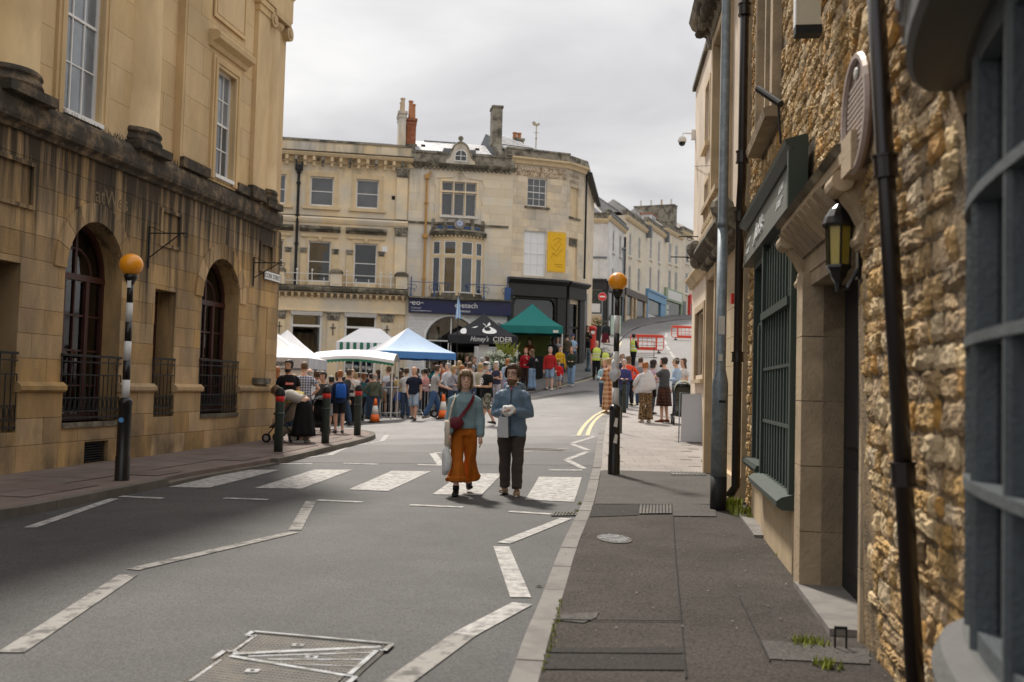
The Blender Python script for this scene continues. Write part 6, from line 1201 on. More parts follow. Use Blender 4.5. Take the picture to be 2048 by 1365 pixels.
BW.part('room_beyond', M_DARK, [(-1.6, 1.6, -1.9, -1.8, 0, 3.2), (-1.6, -1.55, -1.8, -.5, 0, 3.2), (1.55, 1.6, -1.8, -.5, 0, 3.2), (-1.6, 1.6, -1.8, -.5, 2.95, 3.0)]); BW.part('window_board', M_BAY, [(-1.45, 1.45, -.5, .0, .70, .74)])
for k, (tt, s_) in enumerate(((.87, 'I'), (.84, 'N'), (.80, 'N'))):
    u, o_ = bo(tt); nrm = Vector((math.sin((-1 + 2 * tt) * 1.35) * .45, 1)); text('lettering', s_, .26, M_LETTER if k != 1 else mat('copper_lettering', (.5, .3, .18), .4), bw, Matrix.Translation(BW.P(u * 1.06, o_ + .18, 2.72)) @ Matrix.Rotation(math.atan2(nrm.x, nrm.y) * -1, 4, 'Z') @ Matrix(((-1, 0, 0, 0), (0, 0, 1, 0), (0, 1, 0, 0), (0, 0, 0, 1))), .006)
# ================================================================== G and F: dressed stone house and cream rendered house
G = Fac('dressed_stone_house', (3.0, 12.82), 5.5, 1, 'buff dressed stone house with carved cornice between the rubble house and the cream house'); GE = 4.10
gd, gw1, gw0 = Op(2.55, 3.70, .1, 3.36), Op(1.5, 3.3, 4.2, 7.2), None
G.wall('wall', M_CREAM2, .02, GE, -.2, 8.0, [gd, gw1], 6, .3, .02); G.ashlar(M_CREAM2, .35, GE - .02, .25, 3.5, .42, .9, [gd.grow(.22)], .015, .006, .02, rs=51); G.part('rendered_bay', M_CREAM, [(.04, 1.3, .02, .05, 3.9, 8.0)])
G.part('door_surround', M_CREAM2, [(2.38, 2.55, .02, .14, .1, 3.5), (3.70, 3.88, .02, .14, .1, 3.5), (2.55, 3.70, .02, .13, 3.36, 3.5)]); dd = G.part('door', mat('buff_door_paint', (.28, .2, .10), .5), [(2.55, 3.7, -.3, -.24, .1, 3.36)]); G.part('door_panel', M_BROWN, [(2.7, 3.1, -.24, -.22, .5, 2.2), (3.2, 3.55, -.24, -.22, .5, 2.2)], dd)
G.part('plinth', M_CREAM2, [(.02, 2.4, .02, .12, -.2, .42)]); G.part('plinth', M_CREAM2, [(3.86, GE, .02, .12, -.2, .42)])
G.mould('carved_cornice', M_GRIME, -.02, GE + .05, [(.02, 3.52), (.10, 3.52), (.14, 3.62), (.30, 3.72), (.36, 3.80), (.34, 3.88), (.02, 3.94)])
for k in range(20): u = .1 + k * .20; mb = MB(); mb.ell(G.P(u, .17, 3.61), (.07, .07, .07), 6, 5); mb.build('carved_boss', M_LICHEN, G.root)
for u in (.1, 4.0): mb = MB(); mb.ell(G.P(u, .3, 3.92), (.13, .16, .16), 8, 6); mb.ell(G.P(u, .28, 3.72), (.10, .12, .14), 8, 6); mb.build('carved_head_stop', M_LICHEN, G.root)
G.part('window_surround', M_CREAM2, [(1.30, 1.5, .02, .14, 4.1, 7.35), (3.3, 3.5, .02, .14, 4.1, 7.35), (1.5, 3.3, .02, .13, 7.2, 7.35), (2.3, 2.5, -.2, .10, 4.2, 7.2)]); G.sash(1.5, 2.3, 4.2, 7.2, -.15, 2, 4, M_OFFW, M_GLASSG, .05); G.sash(2.5, 3.3, 4.2, 7.2, -.15, 2, 4, M_OFFW, M_GLASSG, .05); G.part('balustrade', M_CREAM2, [(1.3, 3.5, .1, .3, 3.95, 4.02), (1.3, 3.5, .12, .28, 4.42, 4.5)])
for k in range(8): mb = MB(); mb.lathe([(.05, 4.02), (.08, 4.12), (.04, 4.28), (.05, 4.42)], 8, G.P(1.42 + k * .28, .2, 0)); mb.build('baluster', M_CREAM2, G.root)
G.mould('eaves_cornice', M_LICHEN, -.02, GE + .3, [(.02, 7.5), (.12, 7.5), (.16, 7.7), (.40, 7.85), (.46, 7.98), (.44, 8.06), (.02, 8.2)])
for k in range(11): u = .15 + k * .38; mb = MB(); G.box(mb, u - .06, u + .06, .1, .36, 7.62, 7.80); mb.ell(G.P(u, .30, 7.62), (.07, .1, .08), 6, 4); mb.build('eaves_bracket', M_GRIME, G.root)
G.part('eaves_parapet', M_LICHEN, [(0, GE + .2, -.3, .12, 8.15, 8.9)]); G.part('alarm_box', M_RED, [(.72, .82, .05, .09, 2.72, 2.86)])
Ff = Fac('cream_rendered_house', G.world(0, -.28), 5.5, 1, 'plain pinkish cream rendered house at the corner above the stroller and advertising board'); FE = 11.6
fw = [Op(8.3, 10.3, 1.88, 3.30), Op(8.0, 8.85, 6.78, 8.15), Op(7.9, 8.75, 4.50, 6.0)]
Ff.wall('wall', M_CREAM, GE + .01, FE, -.2, 8.95, fw, 8, .22, .0)
for o_ in fw[1:]: Ff.part('window_surround', M_TRIM_B, [(o_.u0 - .08, o_.u0, 0, .02, o_.z0, o_.z1 + .08), (o_.u1, o_.u1 + .08, 0, .02, o_.z0, o_.z1 + .08), (o_.u0, o_.u1, 0, .019, o_.z1, o_.z1 + .08)]); Ff.part('sill', M_TRIM_B, [(o_.u0 - .1, o_.u1 + .1, -.1, .10, o_.z0 - .1, o_.z0)]); Ff.sash(o_.u0, o_.u1, o_.z0, o_.z1, -.16, 2, 2, M_OFFW, M_GLASSD, .05)
o_ = fw[0]; Ff.part('window_surround', M_CREAM2, [(o_.u0 - .14, o_.u0, -.05, .04, o_.z0 - .1, o_.z1 + .14), (o_.u1, o_.u1 + .14, -.05, .04, o_.z0 - .1, o_.z1 + .14), (o_.u0, o_.u1, -.05, .038, o_.z1, o_.z1 + .14)]); Ff.sash(o_.u0, o_.u1, o_.z0, o_.z1, -.14, 3, 3, M_BLACK, M_GLASSD, .05); Ff.part('sill', M_CREAM2, [(o_.u0 - .18, o_.u1 + .18, -.1, .10, o_.z0 - .18, o_.z0 - .1)])
Ff.mould('string_course', M_CREAM2, GE, FE + .08, [(0, 4.0), (.06, 4.0), (.10, 4.1), (.18, 4.18), (.18, 4.24), (0, 4.3)]); Ff.part('coping', M_GRIME, [(GE, FE + .08, -.3, .08, 8.95, 9.06)])
for z_, ln_2 in ((4.62, .62), (5.1, .45)):
    mb = MB(); mb.tube([Ff.P(10.2, 0, z_), Ff.P(10.2, ln_2, z_)], .014, 6); mb.tube([Ff.P(10.2, 0, z_ - .18), Ff.P(10.2, .12, z_ - .05), Ff.P(10.2, .3, z_)], .009, 5); mb.tube([Ff.P(10.2, .2 + .05 * math.cos(t), z_ - .05 + .05 * math.sin(t)) for t in [2 * math.pi * i / 8 for i in range(9)]], .007, 5); mb.build('sign_bracket', M_BLACKM, Ff.root)
cc_ = empty('cctv_camera', (*Ff.world(11.5, 0), 7.7), Ff.rz, 'white dome security camera on the corner of the cream house', 'camera'); CCf = Fac('x', (0, 0), 5.5, 1, None, root=cc_)
mb = MB(); CCf.box(mb, -.06, .06, 0, .1, .0, .24); mb.tube([CCf.P(0, .08, .16), CCf.P(0, .3, .16), CCf.P(0, .32, .06)], .02, 6); mb.build('arm', M_WHITE, cc_); mb = MB(); mb.lathe([(.09, .06), (.11, .0), (.10, -.06)], 12, CCf.P(0, .32, 0)); mb.build('housing', M_WHITE, cc_); mb = MB(); mb.ell(CCf.P(0, .32, -.08), (.085, .085, .08), 10, 6); mb.build('dome', M_BLACK, cc_)
mb = MB(); mb.tube([Ff.P(11.3, .02, 7.0), G.P(.3, .25, 4.55)], .008, 4); mb.build('cable', M_BLACKM, Ff.root)

# ================================================================== street furniture
M_AMBER = mat('amber_globe', (.90, .36, .012), .28, .05, 3, spec=.5, coat=.3)
b_ = M_AMBER.node_tree.nodes['Principled BSDF']; b_.inputs['Subsurface Weight'].default_value = .35; b_.inputs['Subsurface Radius'].default_value = (.12, .06, .02)
M_POLEW = mat('white_pole_band', (.62, .62, .62), .4, .1, 4)
def beacon(P, label, hz, r=.155):
    b = empty('belisha_beacon', (P[0], P[1], gz(*P) + .1), 0, label, 'beacon')
    mb = MB(); mb.lathe([(.098, -.1), (.098, .32), (.09, .34), (.09, 1.02), (.096, 1.03), (.096, 1.08), (.085, 1.10), (.06, 1.12)], 20); o = mb.build('base_sleeve', M_BLACK, b); smooth_by_angle(o)
    z0, z1 = 1.10, hz - r - .10; n = 6; L_ = (z1 - z0) / n
    for k in range(n):
        mb = MB(); mb.lathe([(.052 - .002 * k, z0 + k * L_), (.052 - .002 * k, z0 + (k + 1) * L_)], 16); mb.build('pole_band', M_POLEW if k % 2 == 0 else M_BLACK, b, True)
    mb = MB(); mb.lathe([(.05, z1), (.055, z1 + .02), (.085, z1 + .07), (.095, z1 + .12), (.07, z1 + .13)], 18); mb.build('globe_collar', M_BLACK, b, True)
    mb = MB(); mb.ell((0, 0, hz), (r, r, r * .96), 24, 16); mb.build('globe', M_AMBER, b, True); return b
bl = beacon((-5.24,13.58), 'left zebra crossing beacon with amber globe before the sooty bank', 2.94, .16)
br = beacon((1.68,15.98), 'right zebra crossing beacon with amber globe and scuffed black sleeve', 3.10, .155)
q = MB(); q.box((-.02, -.062, 2.62), (.03, -.05, 2.74)); q.build('sticker', M_WHITE, bl); q = MB(); q.tube([(-.01, -.089, .82), (-.01, -.094, .82)], .035, 12); q.build('sticker', mat('blue_sticker', (.1, .3, .6), .5), bl)
for z, w in ((.78, .05), (.52, .04)): q = MB(); q.prism([(-.03, -.089, z), (.03, -.089, z - .02), (.04, -.086, z + .12), (.0, -.091, z + .14)], (0, -.004, 0)); q.build('torn_sticker', M_OFFW, br)
mb = MB()                                           # plastic bag tied round the right pole
rn = random.Random(3); rings = []
for k, (z, r) in enumerate(((1.42, .06), (1.5, .09), (1.6, .13), (1.68, .12), (1.76, .07), (1.86, .085), (1.96, .06))): rings.append([(r * (1 + .25 * rn.uniform(-1, 1)) * math.cos(a) - .02, r * (1 + .25 * rn.uniform(-1, 1)) * math.sin(a), z) for a in [2 * math.pi * i / 12 for i in range(12)]])
mb.loft(rings); pbag = mb.build('plastic_bag', mat('pale_plastic_bag', (.62, .64, .68), .35, .1, 8), None, True); pbag.location = br.location + Vector((0, 0, .55)); pbag.scale = (.72, .72, .66); tag(pbag, 'crumpled pale plastic bag tied round the right beacon pole', 'bag')
def bollard(P, label, h, grp, red=True, r=.085):
    b = empty('bollard', (P[0], P[1], gz(*P) + .1), 0, label, 'bollard', grp)
    mb = MB(); mb.lathe([(r, -.1), (r, h - .16), (r * .98, h - .15)], 18); mb.build('post', mat('dark_green_bollard', (.030, .042, .036), .4, .15, 5) if 'dark_green_bollard' not in MATS else MATS['dark_green_bollard'], b, True)
    mb = MB(); mb.lathe([(r * 1.1, h * .58), (r * 1.16, h * .58 + .02), (r * 1.1, h * .58 + .05)], 18); mb.build('ring', MATS['dark_green_bollard'], b, True)
    if red: mb = MB(); mb.lathe([(r * 1.03, h - .26), (r * 1.03, h - .15)], 18); mb.build('red_band', M_RED, b, True)
    mb = MB(); mb.lathe([(r * 1.12, h - .15), (r * 1.15, h - .12), (r * .95, h - .05), (r * .5, h), (.01, h + .01)], 18); mb.build('cap', M_BLACKM, b, True); return b
for P, lb in (((-4.37,18.93), 'nearest red banded bollard beside the bending woman'), ((-3.93,21.33), 'middle red banded bollard in front of the black pushchair'), ((-3.68,24.13), 'farthest red banded bollard near the pavement tip')): bollard(P, lb, 1.22, 'red banded bollards on the left pavement')
for P, lb in (((3.60,31.57), 'plain dark bollard just behind the right beacon pole'), ((2.62,23.57), 'slim dark post at the kerb behind the right beacon')): bollard(P, lb, 1.05, 'plain bollards at the right kerb', False, .075 if 'plain' in lb else .03)
kb_ = empty('kerb_bollard', (3.68,47.76, gz(3.68,47.76) + .1), 0, 'dark blue green cast iron bollard on the market pavement', 'bollard'); mb = MB(); mb.lathe([(.14, -.1), (.14, .12), (.10, .16), (.075, .2), (.07, .85), (.10, .88), (.07, .92), (.085, 1.0), (.05, 1.1)], 14); mb.build('post', mat('blue_green_iron', (.03, .06, .075), .4), kb_, True)
# lamp post by the rubble house
lp = empty('lamp_post', (2.52, 12.0, .1), 0, 'tall galvanised lamp post with black foot beside the brown downpipe', 'lamp post')
mb = MB(); mb.lathe([(.098, -.1), (.098, .40)], 20); mb.build('black_foot', M_BLACKM, lp, True); mb = MB(); mb.lathe([(.096, .40), (.096, 1.50), (.088, 1.56), (.064, 1.68), (.062, 3.4)], 20); mb.build('shaft_base', M_GALV, lp, True); mb = MB(); mb.lathe([(.065, 3.4), (.065, 3.46), (.060, 3.47), (.052, 7.8), (.05, 8.2)], 18); mb.build('shaft', M_GALV, lp, True)
mb = MB(); mb.tube([(0, 0, 8.1), (-.3, .0, 8.35), (-1.2, 0, 8.45)], .035, 8); mb.build('outreach_arm', M_GALV, lp, True); mb = MB(); mb.ell((-1.4, 0, 8.43), (.38, .15, .09), 12, 6); mb.build('luminaire', M_GALV, lp, True)
q = MB(); q.box((-.03, -.099, 1.28), (.05, -.094, 1.31)); q.build('door_lock', M_BLACKM, lp); q = MB(); q.box((-.045, -.068, 2.1), (.03, -.06, 2.32)); q.build('sticker', M_OFFW, lp); q = MB(); q.box((-.04, -.0685, 1.78), (.01, -.06, 1.86)); q.build('sticker', M_OFFW, lp)
# advertising board by the cream house
ab = empty('advertising_board', (3.93, 21.4, gz(3.93, 21.4) + .1), -.25, 'pale grey A board standing on the footway against the cream house', 'board')
mb = MB(); mb.prism([(-.26, -.02, .03), (.30, -.02, .03), (.30, .14, 1.05), (-.26, .14, 1.05)], (0, .03, 0)); mb.build('front_panel', mat('pale_blue_grey_board', (.50, .53, .58), .45, .05, 3), ab); mb = MB(); mb.prism([(-.28, .42, .0), (.28, .42, .0), (.28, .17, 1.05), (-.28, .17, 1.05)], (0, .02, 0)); mb.build('back_panel', M_BAYD, ab); mb = MB(); mb.tube([(-.30, -.03, 0), (-.30, .13, 1.07), (.33, .13, 1.07), (.33, -.03, 0)], .014, 6); mb.build('frame', M_GALV, ab)
# weeds and grass tufts in the cracks: nobody could count the blades
wd = MB(); rn = random.Random(9)
def tuft(c, n, h, sp):
    for _ in range(n):
        a = rn.uniform(0, 6.28); r = rn.uniform(0, sp); p = Vector((c[0] + r * math.cos(a), c[1] + r * math.sin(a), c[2])); d = Vector((rn.uniform(-.5, .5), rn.uniform(-.5, .5), 1)).normalized() * h * rn.uniform(.5, 1.2); s_ = Vector((d.y, -d.x, 0)).normalized() * h * .14
        wd.add([p - s_, p + s_, p + d * .6 + s_ * .8, p + d], [(0, 1, 2, 3)])
for P, n, h, sp in (((2.69,12.08), 160, .15, .13), ((2.69,11.58), 120, .11, .13), ((2.71,11.18), 60, .07, .10), ((2.38,8.72), 40, .06, .05), ((2.31,7.97), 36, .05, .05), ((1.72,5.67), 90, .05, .11), ((1.68,5.22), 70, .05, .09), ((0.86,12.18), 40, .05, .06), ((0.74,11.88), 26, .04, .07), ((3.60,18.13), 40, .06, .12), ((0.94,13.03), 24, .05, .05)): tuft((*P, gz(*P) + (.1 if P[0] > 1.2 else .0)), n, h, sp)
for k in range(60):
    t = k / 60; P = (.20 + .178 * t + rn.uniform(-.01, .01), 5.0 + 1.7 * t); k % 4 < 2 and tuft((P[0], P[1], .102), 5, .026, .02)
wd.build('weeds', M_LEAFY, None, norm=False); tag(bpy.data.objects['weeds'], 'yellow green weeds growing in the pavement cracks', 'weeds', kind='stuff')
lt = MB()                                            # small litter, petals and chewing gum flecks on the footway
for k in range(110):
    y = rn.uniform(4.6, 12.5); x = rn.uniform(.25 + .05 * y - .25 + .0, 1.5 + .12 * y); s_ = rn.uniform(.003, .010); a = rn.uniform(0, 3); lt.prism([(x + s_ * math.cos(a + q), y + s_ * 1.3 * math.sin(a + q), .1125) for q in (0, 1.4, 2.9, 4.4)], (0, 0, .002))
lt.build('litter_flecks', mat('pale_fleck', (.22, .20, .17), .9, .4, 30), None, norm=False); tag(bpy.data.objects['litter_flecks'], 'pale specks of gum and grit scattered over the footway', 'litter', kind='stuff')
lf = MB(); P = (0.25,7.58); lf.add([(P[0] - .03, P[1], .006), (P[0], P[1] - .02, .02), (P[0] + .04, P[1] + .005, .008), (P[0], P[1] + .02, .012)], [(0, 1, 2, 3)]); lf = lf.build('dead_leaf', mat('brown_leaf', (.33, .13, .05), .7), None); tag(lf, 'single dry brown leaf on the road near the kerb', 'leaf')

# ================================================================== people
CL = {}
def cloth(c, rough=.85, pat=None):
    k = (c, rough, pat)
    if k not in CL:
        m = mat('cloth_%d' % len(CL), c, rough, .12, 9, .25, 90, spec=.2)
        if pat:
            t = m.node_tree; n = t.nodes; L = t.links; b = n['Principled BSDF']; src = b.inputs['Base Color'].links[0].from_socket; tc_ = n.new('ShaderNodeTexCoord'); mix = n.new('ShaderNodeMixRGB'); mix.inputs[2].default_value = (*pat[1], 1); L.new(src, mix.inputs[1])
            if pat[0] in ('check', 'stripe'):
                sp = n.new('ShaderNodeSeparateXYZ'); L.new(tc_.outputs['Object'], sp.inputs[0]); acc = None
                for ax in ((0, 2) if pat[0] == 'check' else (pat[3],)):
                    a = n.new('ShaderNodeMath'); a.operation = 'MULTIPLY'; a.inputs[1].default_value = pat[2]; L.new(sp.outputs[ax], a.inputs[0]); f = n.new('ShaderNodeMath'); f.operation = 'FRACT'; L.new(a.outputs[0], f.inputs[0]); g = n.new('ShaderNodeMath'); g.operation = 'GREATER_THAN'; g.inputs[1].default_value = .5; L.new(f.outputs[0], g.inputs[0]); h = n.new('ShaderNodeMath'); h.operation = 'MULTIPLY'; h.inputs[1].default_value = .5 if pat[0] == 'check' else 1.0; L.new(g.outputs[0], h.inputs[0])
                    if acc is None: acc = h.outputs[0]
                    else: s_ = n.new('ShaderNodeMath'); L.new(acc, s_.inputs[0]); L.new(h.outputs[0], s_.inputs[1]); acc = s_.outputs[0]
                L.new(acc, mix.inputs[0])
            else:
                v = n.new('ShaderNodeTexNoise'); v.inputs['Scale'].default_value = pat[2]; v.inputs['Detail'].default_value = 2; L.new(tc_.outputs['Object'], v.inputs['Vector']); r = n.new('ShaderNodeMapRange'); r.inputs[1].default_value = .48; r.inputs[2].default_value = .54; L.new(v.outputs['Fac'], r.inputs[0]); L.new(r.outputs[0], mix.inputs[0])
            L.new(mix.outputs[0], b.inputs['Base Color'])
        CL[k] = m
    return CL[k]
SKIN = [mat('skin_%d' % i, c, .5, .08, 14, spec=.4) for i, c in enumerate(((.60, .36, .26), (.54, .31, .21), (.68, .44, .34), (.30, .155, .09)))]
HAIRC = dict(brown=(.075, .04, .02), dark=(.018, .013, .010), blonde=(.36, .24, .11), ginger=(.32, .12, .035), grey=(.33, .32, .31), white=(.58, .57, .55), dirty=(.22, .145, .075), mid=(.13, .075, .035))
HM = {k: mat('hair_' + k, c, .5, .3, 26, .5, 120, spec=.4) for k, c in HAIRC.items()}
ARMS = dict(down=((.06, -.03, -.29), (.07, .05, -.54)), fwd=((.05, .03, -.28), (-.06, .24, -.28)), phone=((.04, .08, -.26), (-.07, .23, -.10)), hips=((.20, -.06, -.24), (.03, .06, -.40)), pocket=((.11, -.09, -.26), (.02, .05, -.49)), push=((.03, .12, -.25), (.0, .37, -.33)), cross=((.07, .06, -.28), (-.20, .20, -.22)), reach=((.02, .22, -.17), (-.02, .46, -.22)), ear=((.10, .13, -.20), (-.04, .12, .08)), swing=((.06, -.10, -.27), (.07, -.12, -.52)), swingf=((.05, .06, -.28), (.05, .20, -.50)), out=((.14, .12, -.2), (.16, .36, -.3)))
def lring(c, rx, ry, n, X=Vector((1, 0, 0)), Y=Vector((0, 1, 0)), ph=0.0): return [Vector(c) + X * (rx * math.cos(2 * math.pi * i / n + ph)) + Y * (ry * math.sin(2 * math.pi * i / n + ph)) for i in range(n)]
class Pose: pass
def skeleton(H, arms, legs, lean, build, turn=0.0, headup=0.0):
    p = Pose(); s = H / 1.75; p.s = s; p.b = build; p.lean = lean
    hip = []; knee = []; ank = []
    for i, (a, k) in enumerate(legs):
        sx = (-1, 1)[i]; a, k = rad(a), rad(k); h = Vector((sx * .088, 0, .92)); kn = h + Vector((sx * .012, math.sin(a), -math.cos(a))) * .425; an = kn + Vector((0, math.sin(a - k), -math.cos(a - k))) * .415; hip.append(h); knee.append(kn); ank.append(an)
    dz = .085 - min(a.z for a in ank)
    p.hip = [(v + Vector((0, 0, dz))) * s for v in hip]; p.knee = [(v + Vector((0, 0, dz))) * s for v in knee]; p.ank = [(v + Vector((0, 0, dz))) * s for v in ank]; p.dz = dz
    hz = .94; cl, sl_ = math.cos(lean), math.sin(lean)
    def T(v): v = Vector(v); y, z = v.y, v.z - hz; return Vector((v.x, y * cl + z * sl_, hz + z * cl - y * sl_ + dz)) * s
    p.T = T; p.sh, p.el, p.wr = [], [], []
    for i in (0, 1):
        sx = (-1, 1)[i]; sh = Vector((sx * .165 * (.6 + .4 * build), 0, 1.375)); e, w = (ARMS[arms[i]] if isinstance(arms[i], str) else arms[i]); S = T(sh); p.sh.append(S)
        f = (lambda o: Vector((o[0] * sx, o[1], o[2])) * s); p.el.append(S + f(e)); p.wr.append(S + f(w))
    p.neck = T((0, .005, 1.46)); hc = T((0, .025, 1.642)); p.head = hc
    p.hrot = Matrix.Rotation(turn, 4, 'Z') @ Matrix.Rotation(-lean * .75 + headup, 4, 'X')
    return p
TORSO = [(.86, .140, .100), (.95, .160, .112), (1.04, .148, .106), (1.14, .146, .106), (1.25, .160, .114), (1.33, .168, .116), (1.385, .150, .104), (1.425, .112, .088), (1.46, .078, .07), (1.49, .062, .06)]
HEADP = [(-.118, .022, .026, .048), (-.108, .040, .044, .040), (-.085, .054, .062, .028), (-.05, .064, .080, .014), (-.01, .070, .090, .006), (.03, .074, .096, .0), (.065, .070, .092, -.004), (.095, .054, .072, -.007), (.112, .030, .040, -.008), (.118, .008, .010, -.008)]
def limb(mb, pts, radii, n=10): mb.tube(pts, radii, n)
def hand(mb, w, e, s, detail, curl=.35, side=1, inward=None):
    d = (w - e).normalized(); side_v = Vector((1, 0, 0)) * side; nrm = d.cross(Vector((0, 1, 0))); nrm = nrm.normalized() if nrm.length > .1 else Vector((1, 0, 0)); lat = d.cross(nrm).normalized()
    if inward: nrm, lat = lat, nrm
    pal = [w, w + d * .03 * s, w + d * .06 * s, w + d * .09 * s]
    mb.tube(pal, [(.024 * s, .018 * s), (.034 * s, .017 * s), (.040 * s, .016 * s), (.036 * s, .013 * s)] if False else [.022 * s, .028 * s, .030 * s, .024 * s], 8)
    if detail:
        for k in range(4):
            o = lat * ((k - 1.5) * .019 * s); ln = (.062, .074, .070, .055)[k] * s; a = pal[3] + o - d * .012 * s; c1 = a + d * ln * .5 + nrm * (-side * curl * .012 * s); c2 = c1 + d * ln * .4 + nrm * (-side * curl * .035 * s)
            mb.tube([a - d * .03 * s, a, c1, c2], [.0095 * s, .0092 * s, .0086 * s, .0072 * s], 7)
        t0 = w + d * .028 * s + lat * (-.024 * s); mb.tube([t0, t0 + d * .028 * s + lat * (-.018 * s) + nrm * (-side * .01 * s), t0 + d * .058 * s + lat * (-.020 * s) + nrm * (-side * .018 * s)], [.012 * s, .011 * s, .008 * s], 7)
    else:
        mb.tube([pal[2], pal[3] + d * .03 * s, pal[3] + d * .062 * s + nrm * (-side * .02 * s)], [.026 * s, .023 * s, .013 * s], 7); t0 = w + d * .03 * s - lat * .02 * s; mb.tube([t0, t0 + d * .045 * s - lat * .02 * s], [.012 * s, .009 * s], 6)
def head_pt(p, v): return p.head + (p.hrot @ Vector(v)) * p.s * 1.09
def body_mesh(p, detail, voxel, m):
    mb = MB(); s = p.s; b = p.b; n = 18
    mb.loft([[p.T((rx * b * math.cos(t), ry * b * math.sin(t), z)) for t in [2 * math.pi * i / n for i in range(n)]] for z, rx, ry in TORSO])
    nk = [p.T((0, .0, 1.44)), p.T((0, .008, 1.50)), head_pt(p, (0, .0, -.07))]; mb.tube(nk, [.062 * s, .054 * s, .054 * s], 14)
    mb.loft([[head_pt(p, (rx * math.cos(t), cy + ry * math.sin(t), z)) for t in [2 * math.pi * i / 20 for i in range(20)]] for z, rx, ry, cy in HEADP])
    mb.loft([[head_pt(p, v) for v in ring_] for ring_ in ([(-.008, .085, .030), (.008, .085, .030), (.006, .098, .030), (-.006, .098, .030)], [(-.016, .085, -.028), (.016, .085, -.028), (.012, .119, -.022), (-.012, .119, -.022)], [(-.012, .08, -.038), (.012, .08, -.038), (.009, .106, -.036), (-.009, .106, -.036)])])
    for sx in (-1, 1):
        mb.ell(head_pt(p, (sx * .073, -.006, -.008)), (.012 * s, .020 * s, .032 * s), 8, 6)
    mb.ell(head_pt(p, (0, .088, -.062)), (.024 * s, .016 * s, .014 * s), 10, 6)
    for i in (0, 1):
        sd = (-1, 1)[i]
        mb.tube([p.sh[i] + Vector((-sd * .06 * s, 0, .0)), p.sh[i], p.sh[i].lerp(p.el[i], .5), p.el[i], p.el[i].lerp(p.wr[i], .35), p.wr[i]], [.036 * s * b, .044 * s * b, .043 * s * b, .038 * s, .039 * s, .026 * s], 10)
        hand(mb, p.wr[i], p.el[i], s * 1.12, detail, side=sd)
        h, k, a = p.hip[i], p.knee[i], p.ank[i]
        mb.tube([h + Vector((0, 0, .03 * s)), h, h.lerp(k, .5), k, k.lerp(a, .3), k.lerp(a, .65), a], [.085 * s * b, .086 * s * b, .074 * s * b, .054 * s, .055 * s, .044 * s, .036 * s], 12)
        f = foot_dir(p, i); mb.loft([lring(a + f * y * s + Vector((0, 0, zz * s)), rx * s, rz_ * s, 10, Vector((1, 0, 0)), Vector((0, 0, 1))) for y, zz, rx, rz_ in ((-.06, -.045, .026, .03), (-.02, -.04, .036, .042), (.06, -.05, .040, .032), (.13, -.058, .042, .022), (.175, -.062, .026, .014))])
    o = mb.build('body', m, None, True)
    modified(o, ('REMESH', dict(mode='VOXEL', voxel_size=voxel, use_smooth_shade=True)))
    if detail: modified(o, ('SMOOTH', dict(factor=.5, iterations=3)))
    o.data.materials.clear(); o.data.materials.append(m); o.data.polygons.foreach_set('use_smooth', [True] * len(o.data.polygons))
    return o
def foot_dir(p, i): d = p.ank[i] - p.knee[i]; return Vector((.10 * (-1, 1)[i], 1, max(-.9, min(.2, d.y * -.9 / max(.2, abs(d.z)))) if d.y < 0 else 0)).normalized()
def fold(o, amp, sc, seed=0.0):
    me = o.data; nr = [v.normal.copy() for v in me.vertices]
    for v, q in zip(me.vertices, nr): v.co += q * (amp * noise.noise(Vector((v.co.x * sc[0] + seed, v.co.y * sc[1], v.co.z * sc[2]))))
    me.update()
def wrinkle(mb, amp, fr=7.0, seed=0.0):
    mb.v = [tuple(Vector(v) + noise.noise_vector(Vector(v) * fr + Vector((seed, seed * 1.7, seed * .3))) * amp) for v in mb.v]
